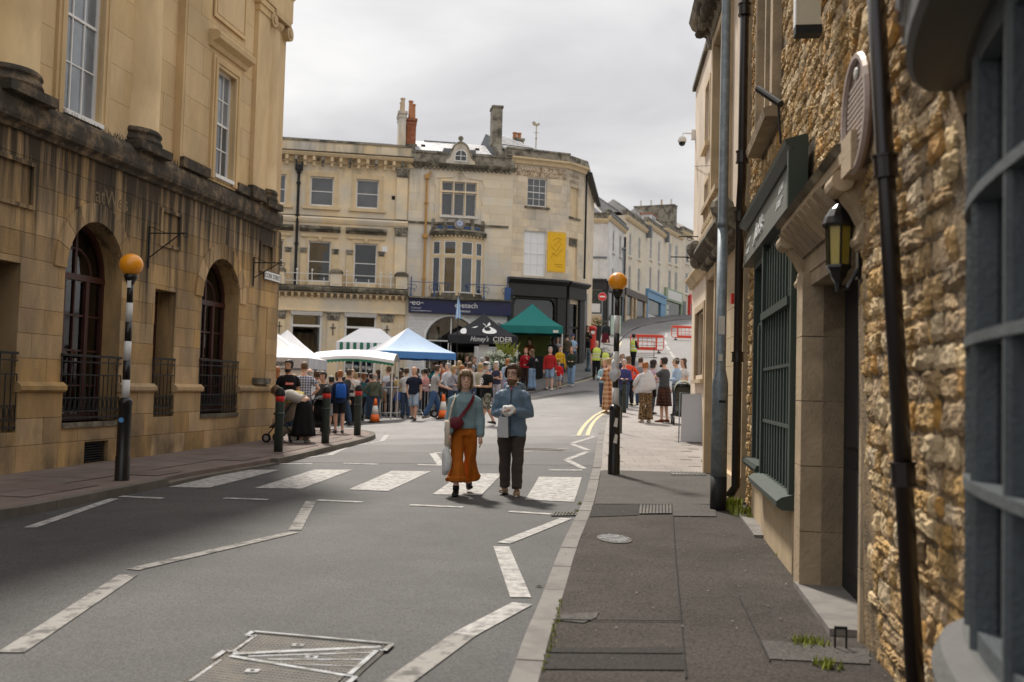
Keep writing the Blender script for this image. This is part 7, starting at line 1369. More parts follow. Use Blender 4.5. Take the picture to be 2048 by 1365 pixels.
def top_mesh(p, kind, m, hem=.90, loose=.018, sl=None, amp=.008, voxel=None, seed=0, name='top'):
    mb = MB(); s, b = p.s, p.b; n = 22; L_ = loose
    zs = [z for z in (hem, hem + .05) ] + [z for z, _, _ in TORSO if z > hem + .06 and z < 1.46]
    def rr(z):
        for (z0, a0, b0), (z1, a1, b1) in zip(TORSO, TORSO[1:]):
            if z <= z1: t = max(0, (z - z0) / (z1 - z0)); return a0 + (a1 - a0) * t, b0 + (b1 - b0) * t
        return TORSO[-1][1:]
    rings = []
    for z in zs:
        a, c = rr(z)
        if z < .98: a, c = max(a, .166), max(c, .122)
        f = 1.0 if z < 1.38 else .6
        rings.append([p.T(((a * b + L_ * f) * math.cos(t), (c * b + L_ * f) * math.sin(t), z)) for t in [2 * math.pi * i / n for i in range(n)]])
    rings.append([p.T((.072 * math.cos(t), .066 * math.sin(t), 1.462)) for t in [2 * math.pi * i / n for i in range(n)]])
    rings.append([p.T((.062 * math.cos(t), .058 * math.sin(t), 1.474)) for t in [2 * math.pi * i / n for i in range(n)]])
    mb.loft(rings)
    fr = {'tee': .62, 'long': 1.0, 'vest': 0, 'three': .8}[kind] if sl is None else sl
    if fr:
        for i in (0, 1):
            sd = (-1, 1)[i]; S, E, Wr = p.sh[i], p.el[i], p.wr[i]; pts = [S + Vector((-sd * .09 * s, 0, .012 * s)), S + Vector((-sd * .03 * s, 0, .0)), S + (E - S) * .12]; rs_2 = [.038 * s * b + L_ * .3, .050 * s * b + L_ * .4, .054 * s * b + L_ * .6]
            if fr < .7: pts += [S.lerp(E, fr * .5), S.lerp(E, fr)]; rs_2 += [.052 * s * b + L_ * .8, .052 * s * b + L_ * .9]
            else:
                f2 = (fr - .7) / .3 if fr < 1 else 1.0; W2 = E.lerp(Wr, .35 + .63 * f2); pts += [S.lerp(E, .5), E, E.lerp(W2, .4), E.lerp(W2, .85), W2]; rs_2 += [.049 * s * b + L_ * .8, .044 * s + L_ * .9, .044 * s + L_ * .8, .036 * s + L_ * .8, .032 * s + L_ * .45]
            mb.tube(pts, rs_2, 12)
    wrinkle(mb, amp, 8, seed)
    o = mb.build(name, m, None, True)
    if voxel: modified(o, ('REMESH', dict(mode='VOXEL', voxel_size=voxel, use_smooth_shade=True))); modified(o, ('SMOOTH', dict(factor=.5, iterations=4)))
    o.data.materials.clear(); o.data.materials.append(m); o.data.polygons.foreach_set('use_smooth', [True] * len(o.data.polygons)); return o
def bottom_mesh(p, kind, m, ln=1.0, loose=.018, amp=.007, seed=0, voxel=None, name='trousers', flare=0.0, waist=1.03):
    mb = MB(); s, b = p.s, p.b; n = 22
    if kind == 'skirt':
        z1 = waist; hem = ln; rings = []; N_ = 8
        for k in range(N_ + 1):
            t = k / N_; z = z1 + (hem - z1) * t; a = (.150 + .03 * min(1, t * 4) + flare * t) * b; c = (.112 + .03 * min(1, t * 4) + flare * .85 * t) * b; sp = (p.ank[1].y - p.ank[0].y) * .0
            rings.append([Vector(p.T((0, 0, max(z, .9)))) * (1 if z > .9 else 0) * 0 + (p.T((a * math.cos(q) * (1 + .06 * t * math.sin(9 * q)), c * math.sin(q) * (1 + .06 * t * math.sin(9 * q)), z)) if z > .93 else Vector((a * math.cos(q) * (1 + .08 * t * math.sin(9 * q)), c * math.sin(q) * (1 + .08 * t * math.sin(9 * q)), z + p.dz * (z / .93))) * s) for q in [2 * math.pi * i / 36 for i in range(36)]])
        mb.loft(rings)
    else:
        rings = []
        for z in (.845, .90, .96, waist):
            a, c = (.150, .108) if z < .88 else (.162, .114) if z < 1 else (.150, .108)
            rings.append([(p.T((((a * b + loose * .25) * math.cos(q)), ((c * b + loose * .25) * math.sin(q)), z)) if z >= .94 else Vector(((a * b + loose) * math.cos(q), (c * b + loose) * math.sin(q), z + p.dz)) * s) for q in [2 * math.pi * i / n for i in range(n)]])
        mb.loft(rings)
        for i in (0, 1):
            h, k, a = p.hip[i], p.knee[i], p.ank[i]; pts, rs_2 = [h + Vector((0, 0, .02 * s)), h + (k - h) * .12, h.lerp(k, .5), h.lerp(k, .8)], [.090 * s * b + loose * .5, .090 * s * b + loose, .080 * s * b + loose * 1.2, .066 * s + loose * 1.3]
            if kind == 'shorts': pts.append(h.lerp(k, ln)); rs_2.append(.068 * s + loose * 1.8 + flare)
            else: pts += [k, k.lerp(a, .4), k.lerp(a, .75), k.lerp(a, ln)]; rs_2 += [.062 * s + loose * 1.2, .060 * s + loose * 1.2 + flare * .4, .052 * s + loose * 1.2 + flare * .8, .050 * s + loose * 1.1 + flare]
            mb.tube(pts, rs_2, 14)
    wrinkle(mb, amp, 9, seed + 3)
    o = mb.build(name if kind != 'skirt' else 'skirt', m, None, True)
    if voxel: modified(o, ('REMESH', dict(mode='VOXEL', voxel_size=voxel, use_smooth_shade=True))); modified(o, ('SMOOTH', dict(factor=.5, iterations=4)))
    o.data.materials.clear(); o.data.materials.append(m); o.data.polygons.foreach_set('use_smooth', [True] * len(o.data.polygons)); return o
def shoe(p, i, m, tall=0.0, sole=None):
    mb = MB(); s = p.s; a = p.ank[i]; f = foot_dir(p, i); X = Vector((1, 0, 0)); Z = Vector((0, 0, 1))
    mb.loft([lring(a + f * y * s + Z * zz * s, rx * s, rz_ * s, 12, X, Z) for y, zz, rx, rz_ in ((-.075, -.05, .022, .026), (-.06, -.045, .036, .038), (-.01, -.035, .044, .052), (.05, -.044, .046, .042), (.10, -.054, .049, .032), (.15, -.058, .046, .028), (.185, -.066, .028, .018))])
    if tall: mb.tube([a + Z * -.01 * s, a + Z * tall * s], [.046 * s, .046 * s], 12)
    o = mb.build('shoe', m, None, True); return o
def hair_mesh(p, style, m, seed=0, th=.012):
    mb = MB(); n = 26; rnd = random.Random(seed)
    low = dict(short=-.055, crop=-.04, bob=-.125, long=-.30, bun=-.05, pony=-.05, bald=-.05, messy=-.05)[style]; hl = dict(bald=.2, bob=.07, messy=.08, long=.07).get(style, .062); th = dict(crop=.006, bald=.006, messy=.020, bob=.018, long=.014).get(style, th)
    zs = [.118, .112, .10, .085, .068, .052, .035, .015, -.005, -.03, -.055]
    while zs[-1] > low + .03: zs.append(zs[-1] - .035)
    zs = [z for z in zs if z >= low - .001 or z > -.02]; zs.append(low)
    if style == 'bald': zs = [.03, .015, -.005, -.03, -.055]
    rings = []
    for z in zs:
        zz = max(-.05, min(.1175, z)); 
        for (z0, a0, b0, c0), (z1, a1, b1, c1) in zip(HEADP, HEADP[1:]):
            if z0 <= zz <= z1: t = (zz - z0) / (z1 - z0); a, b, c = a0 + (a1 - a0) * t, b0 + (b1 - b0) * t, c0 + (c1 - c0) * t; break
        if z < -.05: a, b, c = .070, .082, -.004 - (abs(z) - .05) * .12
        op = 0.0 if z > hl else rad(dict(short=72, crop=76, bob=60, long=62, bun=70, pony=68, bald=100, messy=72)[style])
        if z < -.06 and style in ('bob', 'long'): op = rad(62 if style == 'bob' else 78)
        if z > hl - .02 and z <= hl: op *= .75
        top = z >= .1175; zv = z + (th + .004) * max(0.0, (z - .03) / .088)
        ring_ = []
        for i in range(n + 1):
            q = math.pi / 2 + op + (2 * math.pi - 2 * op) * i / n; k = th * (1 + (.5 if style in ('messy', 'bob') else .3) * noise.noise(Vector((math.cos(q) * 4, math.sin(q) * 4, z * 30 + seed * 3))))
            if op and i in (0, n): k *= .3
            ring_.append(head_pt(p, (0 if top else (a + k) * math.cos(q), (-.008 if top else c) + (0 if top else (b + k) * math.sin(q)), zv)))
        rings.append(ring_)
    mb.loft(rings, False, False)
    if style == 'bun': mb.ell(head_pt(p, (0, -.085, .085)), (.042 * p.s, .042 * p.s, .04 * p.s), 10, 7)
    if style == 'pony': mb.tube([head_pt(p, (0, -.095, .04)), head_pt(p, (0, -.13, -.02)), head_pt(p, (0, -.12, -.16))], [.022, .034, .012], 8)
    if style in ('bob', 'messy'):        # fringe
        for k in range(9): x = -.06 + .12 * k / 8; mb.tube([head_pt(p, (x, .045, .108 - abs(x) * .3)), head_pt(p, (x * 1.08, .092 - abs(x) * .45, .075)), head_pt(p, (x * 1.12 + .008, .104 - abs(x) * .55, .070 if style != 'bob' else .052 - .012 * (k % 2)))], [.016 * p.s, .015 * p.s, .006 * p.s], 6)
    return mb.build('hair', m, None, True)
def strands(p, m, n, low, seed, spread=.4, front=62, hl=.062):
    rn_ = random.Random(seed); mb = MB()
    for _ in range(n):
        q = rn_.uniform(0, 2 * math.pi); d = rn_.uniform(.0, .9); pts = []; zl = low + rn_.uniform(-.02, .03); fz = abs((math.degrees(q) - 90 + 180) % 360 - 180)
        if fz < front: zl = hl + rn_.uniform(-.015, .025)
        for k in range(6):
            t = d + (1 - d) * k / 5; z = .135 - t * (.135 - zl); e = math.sqrt(max(.02, 1 - (max(z, 0) / .14) ** 2)); j = .014 + rn_.uniform(0, .014); qq = q + spread * .25 * math.sin(t * 4 + seed + q * 3)
            pts.append(head_pt(p, ((.074 * e + j) * math.cos(qq), -.003 + (.096 * e + j) * math.sin(qq), z)))
        mb.tube(pts, [.003, .0055, .006, .0055, .004, .0015], 4)
    return mb.build('hair_strands', m, p.root, True, norm=False)
def cap_mesh(p, m, kind='cap'):
    mb = MB(); n = 18
    mb.loft([[head_pt(p, (a * math.cos(q), -.003 + b * math.sin(q), z)) for q in [2 * math.pi * i / n for i in range(n)]] for z, a, b in ((.035, .083, .106), (.06, .084, .107), (.09, .074, .095), (.115, .05, .065), (.132, .012, .016))])
    if kind == 'cap': mb.loft([[head_pt(p, (x, y, .048 - .012 * (y > .12) - abs(x) * .1)) for x in (-.07, -.035, 0, .035, .07)] for y in (.07, .10, .135, .16)] , False, False)
    else: mb.loft([[head_pt(p, (a * math.cos(q), -.003 + b * math.sin(q), z)) for q in [2 * math.pi * i / n for i in range(n)]] for z, a, b in ((.045, .08, .1), (.036, .135, .155), (.030, .136, .156), (.038, .08, .1))])
    return mb.build('cap' if kind == 'cap' else 'hat', m, None, True)
PN = [0]
GRP = None
def person(P, hd, H, label, top=('tee', (.5, .5, .5)), bot=('trousers', (.05, .07, .12)), hair=('short', 'brown'), arms=('down', 'down'), legs=((4, 4), (-4, 4)), lean=0.0, build=1.0, shoes=(.04, .04, .04), skin=0, dz=0.0, hem=.90, cap=None, beard=None, turn=0.0, extras=(), voxel=.018, detail=False, loose=.018, tv=None, group='people at the street market', headup=0.0):
    PN[0] += 1; k = PN[0]; hd = rad(hd)
    root = empty('person', (P[0], P[1], gz(*P) + dz), hd, label, 'person', group)
    p = skeleton(H, arms, legs, lean, build, turn, headup); p.root = root
    def col(c): return c if isinstance(c, bpy.types.Material) else cloth(*c) if isinstance(c[0], tuple) else cloth(tuple(c))
    body_mesh(p, detail, voxel, SKIN[skin]).parent = root
    if bot[0] == 'skirt': bottom_mesh(p, 'skirt', col(bot[1]), bot[2] if len(bot) > 2 else .5, flare=bot[3] if len(bot) > 3 else .05, seed=k, voxel=tv).parent = root
    elif bot[0]: bottom_mesh(p, bot[0], col(bot[1]), bot[2] if len(bot) > 2 else (.97 if bot[0] == 'trousers' else .95), flare=bot[3] if len(bot) > 3 else 0.0, seed=k, voxel=tv, name=bot[0]).parent = root
    if top[0]: top_mesh(p, top[0], col(top[1]), top[2] if len(top) > 2 else hem, loose, seed=k, voxel=tv).parent = root
    for i in (0, 1): shoe(p, i, cloth(tuple(shoes), .5), .06 if 'boots' in extras else 0).parent = root
    if hair: hair_mesh(p, hair[0], HM[hair[1]], k).parent = root
    if cap: cap_mesh(p, cloth(cap[1]), cap[0]).parent = root
    if beard:
        mb = MB(); zs = [(-.135 if beard != 'white' else -.17, .030, .045, .050), (-.118, .048, .060, .042), (-.09, .060, .071, .030), (-.072, .066, .079, .020)]; n = 16
        mb.loft([[head_pt(p, ((a + .003) * math.cos(q), c + (b + .006) * math.sin(q), z)) for q in [rad(-12) + rad(204) * i / n for i in range(n + 1)]] for z, a, b, c in zs], True, False); wrinkle(mb, .005, 20, k); mb.build('beard', HM[beard], root, True)
    if 'hivis' in extras:
        hm = MATS.get('hi_vis') or mat('hi_vis', (.62, .70, .12), .6, .06, 9); o = top_mesh(p, 'vest', hm, .86, .034, seed=k, name='hi_vis_vest'); o.parent = root
        for z in (1.0, 1.14):
            mb = MB(); mb.loft([[p.T(((.158 + .042) * p.b * math.cos(q), (.112 + .042) * p.b * math.sin(q), z + d_)) for q in [2 * math.pi * i / 24 for i in range(24)]] for d_ in (0, .05)], False); mb.build('reflective_band', M_OFFW, root, True)
    if 'backpack' in extras:
        mb = MB(); mb.loft([[p.T((x * f, -.10 - y * f2, z)) for x, y in ((-.14, 0), (.14, 0), (.15, .08), (.10, .14), (-.10, .14), (-.15, .08))] for z, f, f2 in ((.98, .8, .8), (1.02, 1, 1), (1.22, 1, 1), (1.34, .9, .8), (1.39, .6, .4))]); wrinkle(mb, .008, 9, k); o = mb.build('backpack', cloth((.02, .10, .42)), root, True)
    if 'bag' in extras or 'blackbag' in extras:
        c = (.012, .012, .013) if 'blackbag' in extras else (.42, .20, .04); sx = 1; mb = MB(); mb.loft([lring(p.T((sx * .26, .02, z)), rx, ry, 12) for z, rx, ry in ((.74, .04, .08), (.78, .06, .14), (.9, .07, .15), (.98, .05, .12), (1.0, .03, .09))]); wrinkle(mb, .012, 9, k); o = mb.build('shoulder_bag', cloth(c, .5), root, True); mb = MB(); mb.tube([p.T((sx * .25, .08, .98)), p.T((sx * .20, .05, 1.3)), p.T((sx * .14, -.02, 1.46)), p.T((sx * .2, -.10, 1.3)), p.T((sx * .25, -.06, .98))], .012, 6); mb.build('bag_strap', cloth(c, .5), o.parent)
    if 'strap' in extras: mb = MB(); mb.tube([p.T((.13 * p.b, .08, 1.44)), p.T((.02, .15 * p.b, 1.28)), p.T((-.14, .12, 1.02)), p.T((-.10, -.10, 1.05)), p.T((.05, -.15 * p.b, 1.25)), p.T((.13 * p.b, -.06, 1.44))], .012, 6); mb.build('cross_strap', cloth((.05, .04, .04)), root, True)
    if 'print' in extras: mb = MB(); mb.prism([p.T((x, .152 * p.b + .012, z)) for x, z in ((-.085, 1.22), (.085, 1.22), (.085, 1.28), (-.085, 1.28))], (0, .006, 0)); mb.build('red_print', M_RED, root); text('print_lettering', 'SCHHH', .052, M_LETTER, root, Matrix.Translation(p.T((.075, .152 * p.b + .021, 1.232))) @ Matrix(((-1, 0, 0, 0), (0, 0, 1, 0), (0, 1, 0, 0), (0, 0, 0, 1))), .001)
    if 'emblem' in extras:
        mb = MB(); mb.tube([p.T((.075 * math.cos(q), .155 * p.b + .010, 1.24 + .085 * math.sin(q))) for q in [2 * math.pi * i / 18 for i in range(19)]], .009, 5, False)
        for dx in (-.03, .0, .035): mb.tube([p.T((dx, .157 * p.b + .010, 1.19)), p.T((dx + .02, .158 * p.b + .010, 1.29))], .008, 5)
        mb.build('white_emblem', M_LETTER, root)
    if 'sunglasses' in extras or 'glasses' in extras:
        mb = MB(); gm = M_BLACK
        for sx in (-1, 1):
            if 'sunglasses' in extras: mb.ell(head_pt(p, (sx * .032, .098, .008)), (.026, .010, .018), 10, 6)
            mb.tube([head_pt(p, (sx * .034 + .027 * math.cos(q), .102 - .010 * abs(math.cos(q)) * (1 if math.cos(q) * sx > 0 else 0), .006 + .021 * math.sin(q))) for q in [2 * math.pi * i / 16 for i in range(17)]], .003, 5, False); mb.tube([head_pt(p, (sx * .061, .092, .012)), head_pt(p, (sx * .078, .05, .014)), head_pt(p, (sx * .08, -.005, .01))], .0035, 5)
        mb.tube([head_pt(p, (-.008, .104, .01)), head_pt(p, (.008, .104, .01))], .0035, 5); mb.build('glasses', gm, root, True)
    if detail or H > 1.6 and abs(math.cos(hd) + 1) < .6:       # facial features for faces that look this way
        for sx in (-1, 1):
            mb = MB(); mb.ell(head_pt(p, (sx * .031, .0865, .006)), (.0125 * p.s, .006 * p.s, .0062 * p.s), 10, 6); mb.build('eye', MATS.get('eye') or mat('eye', (.05, .035, .028), .25, .1, 5), root, True); mb = MB(); mb.tube([head_pt(p, (sx * .014, .095, .024)), head_pt(p, (sx * .034, .092, .031)), head_pt(p, (sx * .052, .078, .024))], [.004, .005, .003], 5); mb.build('eyebrow', HM[hair[1] if hair else 'brown'], root, True)
        mb = MB(); mb.tube([head_pt(p, (-.026, .086, -.060)), head_pt(p, (-.012, .097, -.066)), head_pt(p, (.0, .100, -.067)), head_pt(p, (.012, .097, -.066)), head_pt(p, (.026, .086, -.060))], [.003, .0065, .007, .0065, .003], 6); mb.build('mouth', MATS.get('lips') or mat('lips', (.38, .11, .09), .45, .1, 8), root, True)
    return p
def kid(p, nm): return [c for c in p.root.children if c.name.split('.')[0] == nm][0]
def wpt(p, v): return p.root.matrix_basis @ Vector(v)

# ------------------------------------------------------------------ the couple on the crossing
M_KNIT = mat('pale_teal_knit', (.235, .335, .37), .95, .10, 30, .5, 160, spec=.15)
M_RUST = mat('rust_cotton', (.44, .125, .012), .8, .14, 6, .2, 60, spec=.2)
M_SHELL = mat('steel_blue_shell', (.125, .195, .275), .5, .08, 6, .25, 40, spec=.4)
M_CHINO = mat('dark_taupe_cotton', (.060, .047, .041), .85, .12, 8, .2, 60)
M_MAROON = mat('maroon_nylon', (.13, .008, .018), .5, .12, 8, .3, 60)
M_CANVAS = mat('cream_canvas', (.60, .53, .43), .9, .08, 8, .2, 120)
wm = person((-0.63,13.83), 183, 1.70, 'woman in pale teal jumper and rust wide trousers walking with bags', ('long', M_KNIT, .985), ('trousers', M_RUST, .62, .085), ('bob', 'dirty'), ('down', 'swingf'), ((-13, 14), (12, 4)), 0, .97, (.012, .012, .013), 2, voxel=.0075, detail=True, loose=.034, tv=.013, extras=('boots',), turn=.12, group='couple walking over the zebra crossing')
fold(kid(wm, 'trousers'), .024, (16, 16, 1.6)); fold(kid(wm, 'top'), .014, (7, 7, 9), 3)
for i in (0, 1):       # ribbed cuffs
    mb = MB(); a, b = wm.el[i].lerp(wm.wr[i], .84), wm.el[i].lerp(wm.wr[i], .99); mb.tube([a, a.lerp(b, .3), a.lerp(b, .7), b], [.050, .054, .050, .044], 14); mb.build('cuff', M_KNIT, wm.root, True)
mb = MB(); mb.loft([[wm.T((r * math.cos(q), .004 + r * .95 * math.sin(q), z)) for q in [2 * math.pi * i / 20 for i in range(20)]] for z, r in ((1.435, .090), (1.455, .084), (1.472, .074), (1.476, .066))]); mb.build('neckband', M_KNIT, wm.root, True)
mb = MB(); mb.loft([[wm.T((a * math.cos(q), b * math.sin(q), z)) for q in [2 * math.pi * i / 28 for i in range(28)]] for z, a, b in ((.955, .186, .146), (.975, .190, .150), (1.01, .188, .148))], False); mb.build('waistband', M_KNIT, wm.root, True)
def on(p, v): return wpt(p, p.T(v))
cb = empty('crossbody_bag', wm.root.location, wm.root.rotation_euler.z, 'maroon crossbody bag and strap worn over the pale teal jumper', 'bag')
mb = MB(); mb.loft([[wm.T((.115 + x * f, .165 + y, 1.03 + z_ + zz * f)) for x, zz in [(.105 * math.cos(q), .085 * math.sin(q)) for q in [2 * math.pi * i / 18 for i in range(18)]]] for y, f, z_ in ((-.03, .8, 0), (-.02, 1, 0), (.045, 1, 0), (.06, .85, 0))]); wrinkle(mb, .006, 12); mb.build('pouch', M_MAROON, cb, True)
def strap(parent, pts, w, m, nm='strap', t=.004):
    mb = MB(); pts = [Vector(q) for q in pts]; rings = []
    for i, q in enumerate(pts):
        d = (pts[min(i + 1, len(pts) - 1)] - pts[max(0, i - 1)]).normalized(); nn = Vector((q.x * .6, q.y, 0)).normalized(); l = d.cross(nn).normalized() * w / 2; nn = nn * t; rings.append([q - l, q + l, q + l + nn, q - l + nn])
    mb.loft(rings); return mb.build(nm, m, parent)
T = wm.T
strap(cb, [T((.10, .195, 1.06)), T((.03, .185, 1.15)), T((-.05, .178, 1.26)), T((-.10, .150, 1.35)), T((-.122, .10, 1.41)), T((-.125, .0, 1.445)), T((-.12, -.10, 1.40)), T((-.02, -.165, 1.25)), T((.12, -.15, 1.08)), T((.20, .02, 1.03)), T((.19, .13, 1.03))], .048, M_MAROON)
tb = empty('tote_bag', wm.root.location, wm.root.rotation_euler.z, 'cream canvas tote bag hanging from the woman\'s shoulder', 'bag')
mb = MB(); mb.loft([[T((.225 + x, y + .10, z)) for x, y in ((-.02, -.17 * f), (.03, -.16 * f), (.055, .0), (.03, .17 * f), (-.02, .18 * f), (-.045, 0))] for z, f in ((.66, .8), (.70, 1.0), (.9, 1.0), (1.03, .85), (1.07, .6))]); wrinkle(mb, .012, 9); mb.build('pouch', M_CANVAS, tb, True)
strap(tb, [T((.22, .19, 1.05)), T((.19, .17, 1.25)), T((.142, .10, 1.395)), T((.14, .0, 1.432)), T((.15, -.10, 1.38)), T((.21, -.10, 1.22)), T((.22, -.09, 1.05))], .028, M_CANVAS, 'handle')
pb_ = empty('plastic_carrier_bag', wm.root.location, wm.root.rotation_euler.z, 'thin pale plastic carrier bag hanging from the woman\'s hand', 'bag'); w_ = wm.wr[1] + (wm.wr[1] - wm.el[1]).normalized() * .08
hp = wm.wr[1]
MB_ = MB(); MB_.loft([lring(hp + Vector((.02 + .02 * math.sin(z * 20), .03, z)), rx, ry, 14) for z, rx, ry in ((-.08, .012, .012), (-.14, .03, .03), (-.22, .055, .07), (-.34, .07, .10), (-.46, .065, .10), (-.54, .045, .08), (-.56, .01, .02))]); wrinkle(MB_, .02, 11); MB_.build('bag', mat('thin_white_plastic', (.74, .76, .77), .35, .15, 10, .6, 30), pb_, True)
strands(wm, HM['dirty'], 260, -.12, 3); strands(wm, mat('hair_highlight', (.30, .21, .12), .5, .3, 26), 120, -.12, 4)
mn = person((0.03,13.93), 172, 1.79, 'bearded man in steel blue jacket and glasses holding a paper bag', ('long', M_SHELL, .80), ('trousers', M_CHINO, .99), ('messy', 'brown'), (((.07, -.02, -.28), (-.105, .215, -.235)), ((.07, -.02, -.28), (-.075, .225, -.25))), ((5, 6), (-7, 3)), 0, 1.04, (.26, .175, .105), 2, voxel=.0075, detail=True, loose=.030, tv=.012, beard='mid', extras=('glasses',), turn=-.20, group='couple walking over the zebra crossing')
fold(kid(mn, 'trousers'), .013, (8, 8, 12)); strands(mn, HM['brown'], 240, -.03, 5, 1.6, 78, .098); strands(mn, HM['mid'], 120, -.02, 6, 2.0, 78, .10); fold(kid(mn, 'top'), .015, (8, 8, 11), 5)
mb = MB(); mb.loft([[mn.T((r * 1.08 * math.cos(q), .0 + r * math.sin(q) + dy, z + .018 * math.sin(q) * -1)) for q in [2 * math.pi * i / 22 for i in range(22)]] for z, r, dy in ((1.41, .12, .0), (1.445, .108, .0), (1.48, .094, .0), (1.493, .084, .0), (1.49, .076, 0), (1.46, .07, 0))]); wrinkle(mb, .010, 10); mb.build('collar', M_SHELL, mn.root, True)
mb = MB(); mb.loft([[mn.T((r * math.cos(q), -.10 + r * .62 * math.sin(q), z)) for q in [2 * math.pi * i / 18 for i in range(18)]] for z, r in ((1.37, .06), (1.40, .13), (1.46, .15), (1.52, .135), (1.53, .10))]); wrinkle(mb, .012, 9, 4); mb.build('hood', M_SHELL, mn.root, True)
mb = MB(); mb.tube([mn.T((.0, .152 + .03 * math.sin((z - .8) * 4.6), z)) for z in [.80 + .07 * i for i in range(10)]], .006, 5); mb.tube([mn.T((0, .155, 1.38)), mn.T((0, .128, 1.43)), mn.T((0, .112, 1.47))], .006, 5); mb.build('zip', mat('dark_zip', (.03, .05, .08), .5), mn.root); mb = MB(); mb.box(mn.T((-.008, .128, 1.42)), mn.T((.008, .14, 1.465))); mb.build('zip_pull', M_RED, mn.root)
for i in (0, 1): mb = MB(); a = mn.ank[i]; mb.tube([a + Vector((0, 0, .02)), a + Vector((0, 0, .05)), a + Vector((0, .0, .075))], [.070, .076, .070], 14); wrinkle(mb, .006, 12, i); mb.build('turn_up', M_CHINO, mn.root, True)
for i in (0, 1):
    mb = MB(); a = mn.ank[i]; f = foot_dir(mn, i); mb.loft([lring(a + f * y * 1.02 + Vector((0, 0, -.078)), rx, .012, 12, Vector((1, 0, 0)), Vector((0, 0, 1))) for y, rx in ((-.075, .03), (-.04, .046), (.05, .05), (.12, .052), (.17, .04), (.19, .02))]); mb.build('sole', mat('cream_rubber', (.5, .46, .38), .7) if 'cream_rubber' not in MATS else MATS['cream_rubber'], mn.root, True)
mid = (mn.wr[0] + mn.wr[1]) / 2
pw = empty('paper_wrap', mn.root.location, mn.root.rotation_euler.z, 'crumpled white paper wrap held in both of the man\'s hands', 'paper'); mb = MB(); mb.ell(mid + Vector((0, .07, .02)), (.095, .06, .075), 18, 12); mb.v = [tuple(Vector(v) + noise.noise_vector(Vector(v) * 18) * .028) for v in mb.v]; mb.build('paper', mat('white_paper', (.78, .77, .75), .8, .05, 9), pw)
pg = empty('paper_gift_bag', mn.root.location, mn.root.rotation_euler.z, 'flat pale grey paper carrier bag hanging below the man\'s hands', 'bag'); c = mid + Vector((.065, .075, -.04)); mb = MB(); q = [(-.075, -.02), (.075, -.02), (.075, .025), (-.075, .025)]
mb.loft([[c + Vector((x * f, y * f2, z)) for x, y in q] for z, f, f2 in ((-.31, 1.0, 1.1), (-.30, 1.0, 1.2), (-.04, .85, .5), (-.03, .84, .4))]); mb.build('bag', mat('pale_grey_paper', (.50, .51, .53), .7, .04, 6), pg); mb = MB(); mb.tube([c + Vector((-.035, 0, -.05)), c + Vector((-.03, 0, .02)), c + Vector((.0, .0, .05)), c + Vector((.03, 0, .02)), c + Vector((.035, 0, -.05))], .005, 5); mb.build('cord_handle', M_OFFW, pg)
# ------------------------------------------------------------------ people left of the crossing
B_, A_, L_, R_ = 180, 0, 90, -90
walk = ((18, 8), (-16, 18)); st = ((3, 3), (-3, 3))
jeans = ('trousers', (.10, .15, .24)); djeans = ('trousers', (.045, .07, .12)); blk = ('trousers', (.014, .014, .016))
person((-4.98,22.30), 200, 1.78, 'bearded man in black T-shirt with red print by the bank corner', ('tee', (.012, .012, .013)), djeans, ('short', 'dark'), ('down', 'down'), st, 0, 1.08, skin=1, dz=.1, beard='dark', extras=('print',), turn=-.7)
person((-5.07,24.40), 10, 1.77, 'man seen from behind in blue checked shirt', ('tee', ((.55, .57, .62), .85, ('check', (.04, .06, .14), 16))), djeans, ('crop', 'mid'), ('down', 'hips'), st, 0, 1.08, dz=.1)
bend = person((-4.41,21.38), 78, 1.66, 'woman in grey top and long black skirt bending over a pushchair', ('tee', (.40, .37, .33), .96), ('skirt', (.010, .010, .011), .16, .12), ('bob', 'mid'), (((.04, .10, -.26), (.02, .2, -.5)), ((.04, .12, -.25), (.02, .24, -.48))), st, 1.25, 1.05, (.6, .6, .6), dz=.1)
mb = MB(); mb.loft([[bend.T(((.165) * math.cos(q), .128 * math.sin(q), z)) for q in [2 * math.pi * i / 20 for i in range(20)]] for z in (1.10, 1.13)], False); mb.build('belt', M_BLACK, bend.root)
person((-4.32,25.24), 20, 1.56, 'girl with ginger bun in navy jacket with blue backpack', ('long', (.014, .024, .06), .84), ('shorts', (.012, .012, .014), .85), ('bun', 'ginger'), ('down', 'fwd'), st, .05, .95, (.05, .05, .06), dz=.1, extras=('backpack',))
person((-4.73,26.59), 60, 1.42, 'child in grey shorts partly hidden behind the middle bollard', ('tee', (.30, .31, .34)), ('shorts', (.28, .29, .31), 1.0), ('short', 'dark'), ('fwd', 'fwd'), st, .1, .95, (.5, .5, .5), dz=.1)
person((-5.16,33.00), 15, 1.68, 'blonde woman in long olive grey dress with her back turned', ('long', (.085, .088, .075), .9), ('skirt', (.085, .088, .075), .30, .10), ('bun', 'blonde'), ('fwd', 'down'), walk, 0, 1.12, (.05, .05, .06), extras=('strap',))
person((-5.34,37.70), 5, 1.82, 'tall man in dark navy jumper and light jeans seen from behind', ('long', (.010, .016, .034)), ('trousers', (.20, .27, .38)), ('short', 'dark'), ('fwd', 'fwd'), walk, 0, 1.06, (.10, .06, .03))
person((-4.66,38.00), 35, 1.84, 'man in white T-shirt and tan shorts by the crowd barrier', ('tee', (.62, .64, .68), .86), ('shorts', (.36, .20, .09), 1.0), ('short', 'mid'), ('down', 'hips'), st, 0, 1.08, (.4, .4, .4), turn=.5, extras=('sunglasses',))
person((-4.00,36.00), 30, 1.66, 'long haired woman in mustard top and blue skirt', ('tee', (.50, .36, .13)), ('skirt', (.04, .10, .40), .62, .06), ('long', 'brown'), ('down', 'fwd'), st, 0, .95)
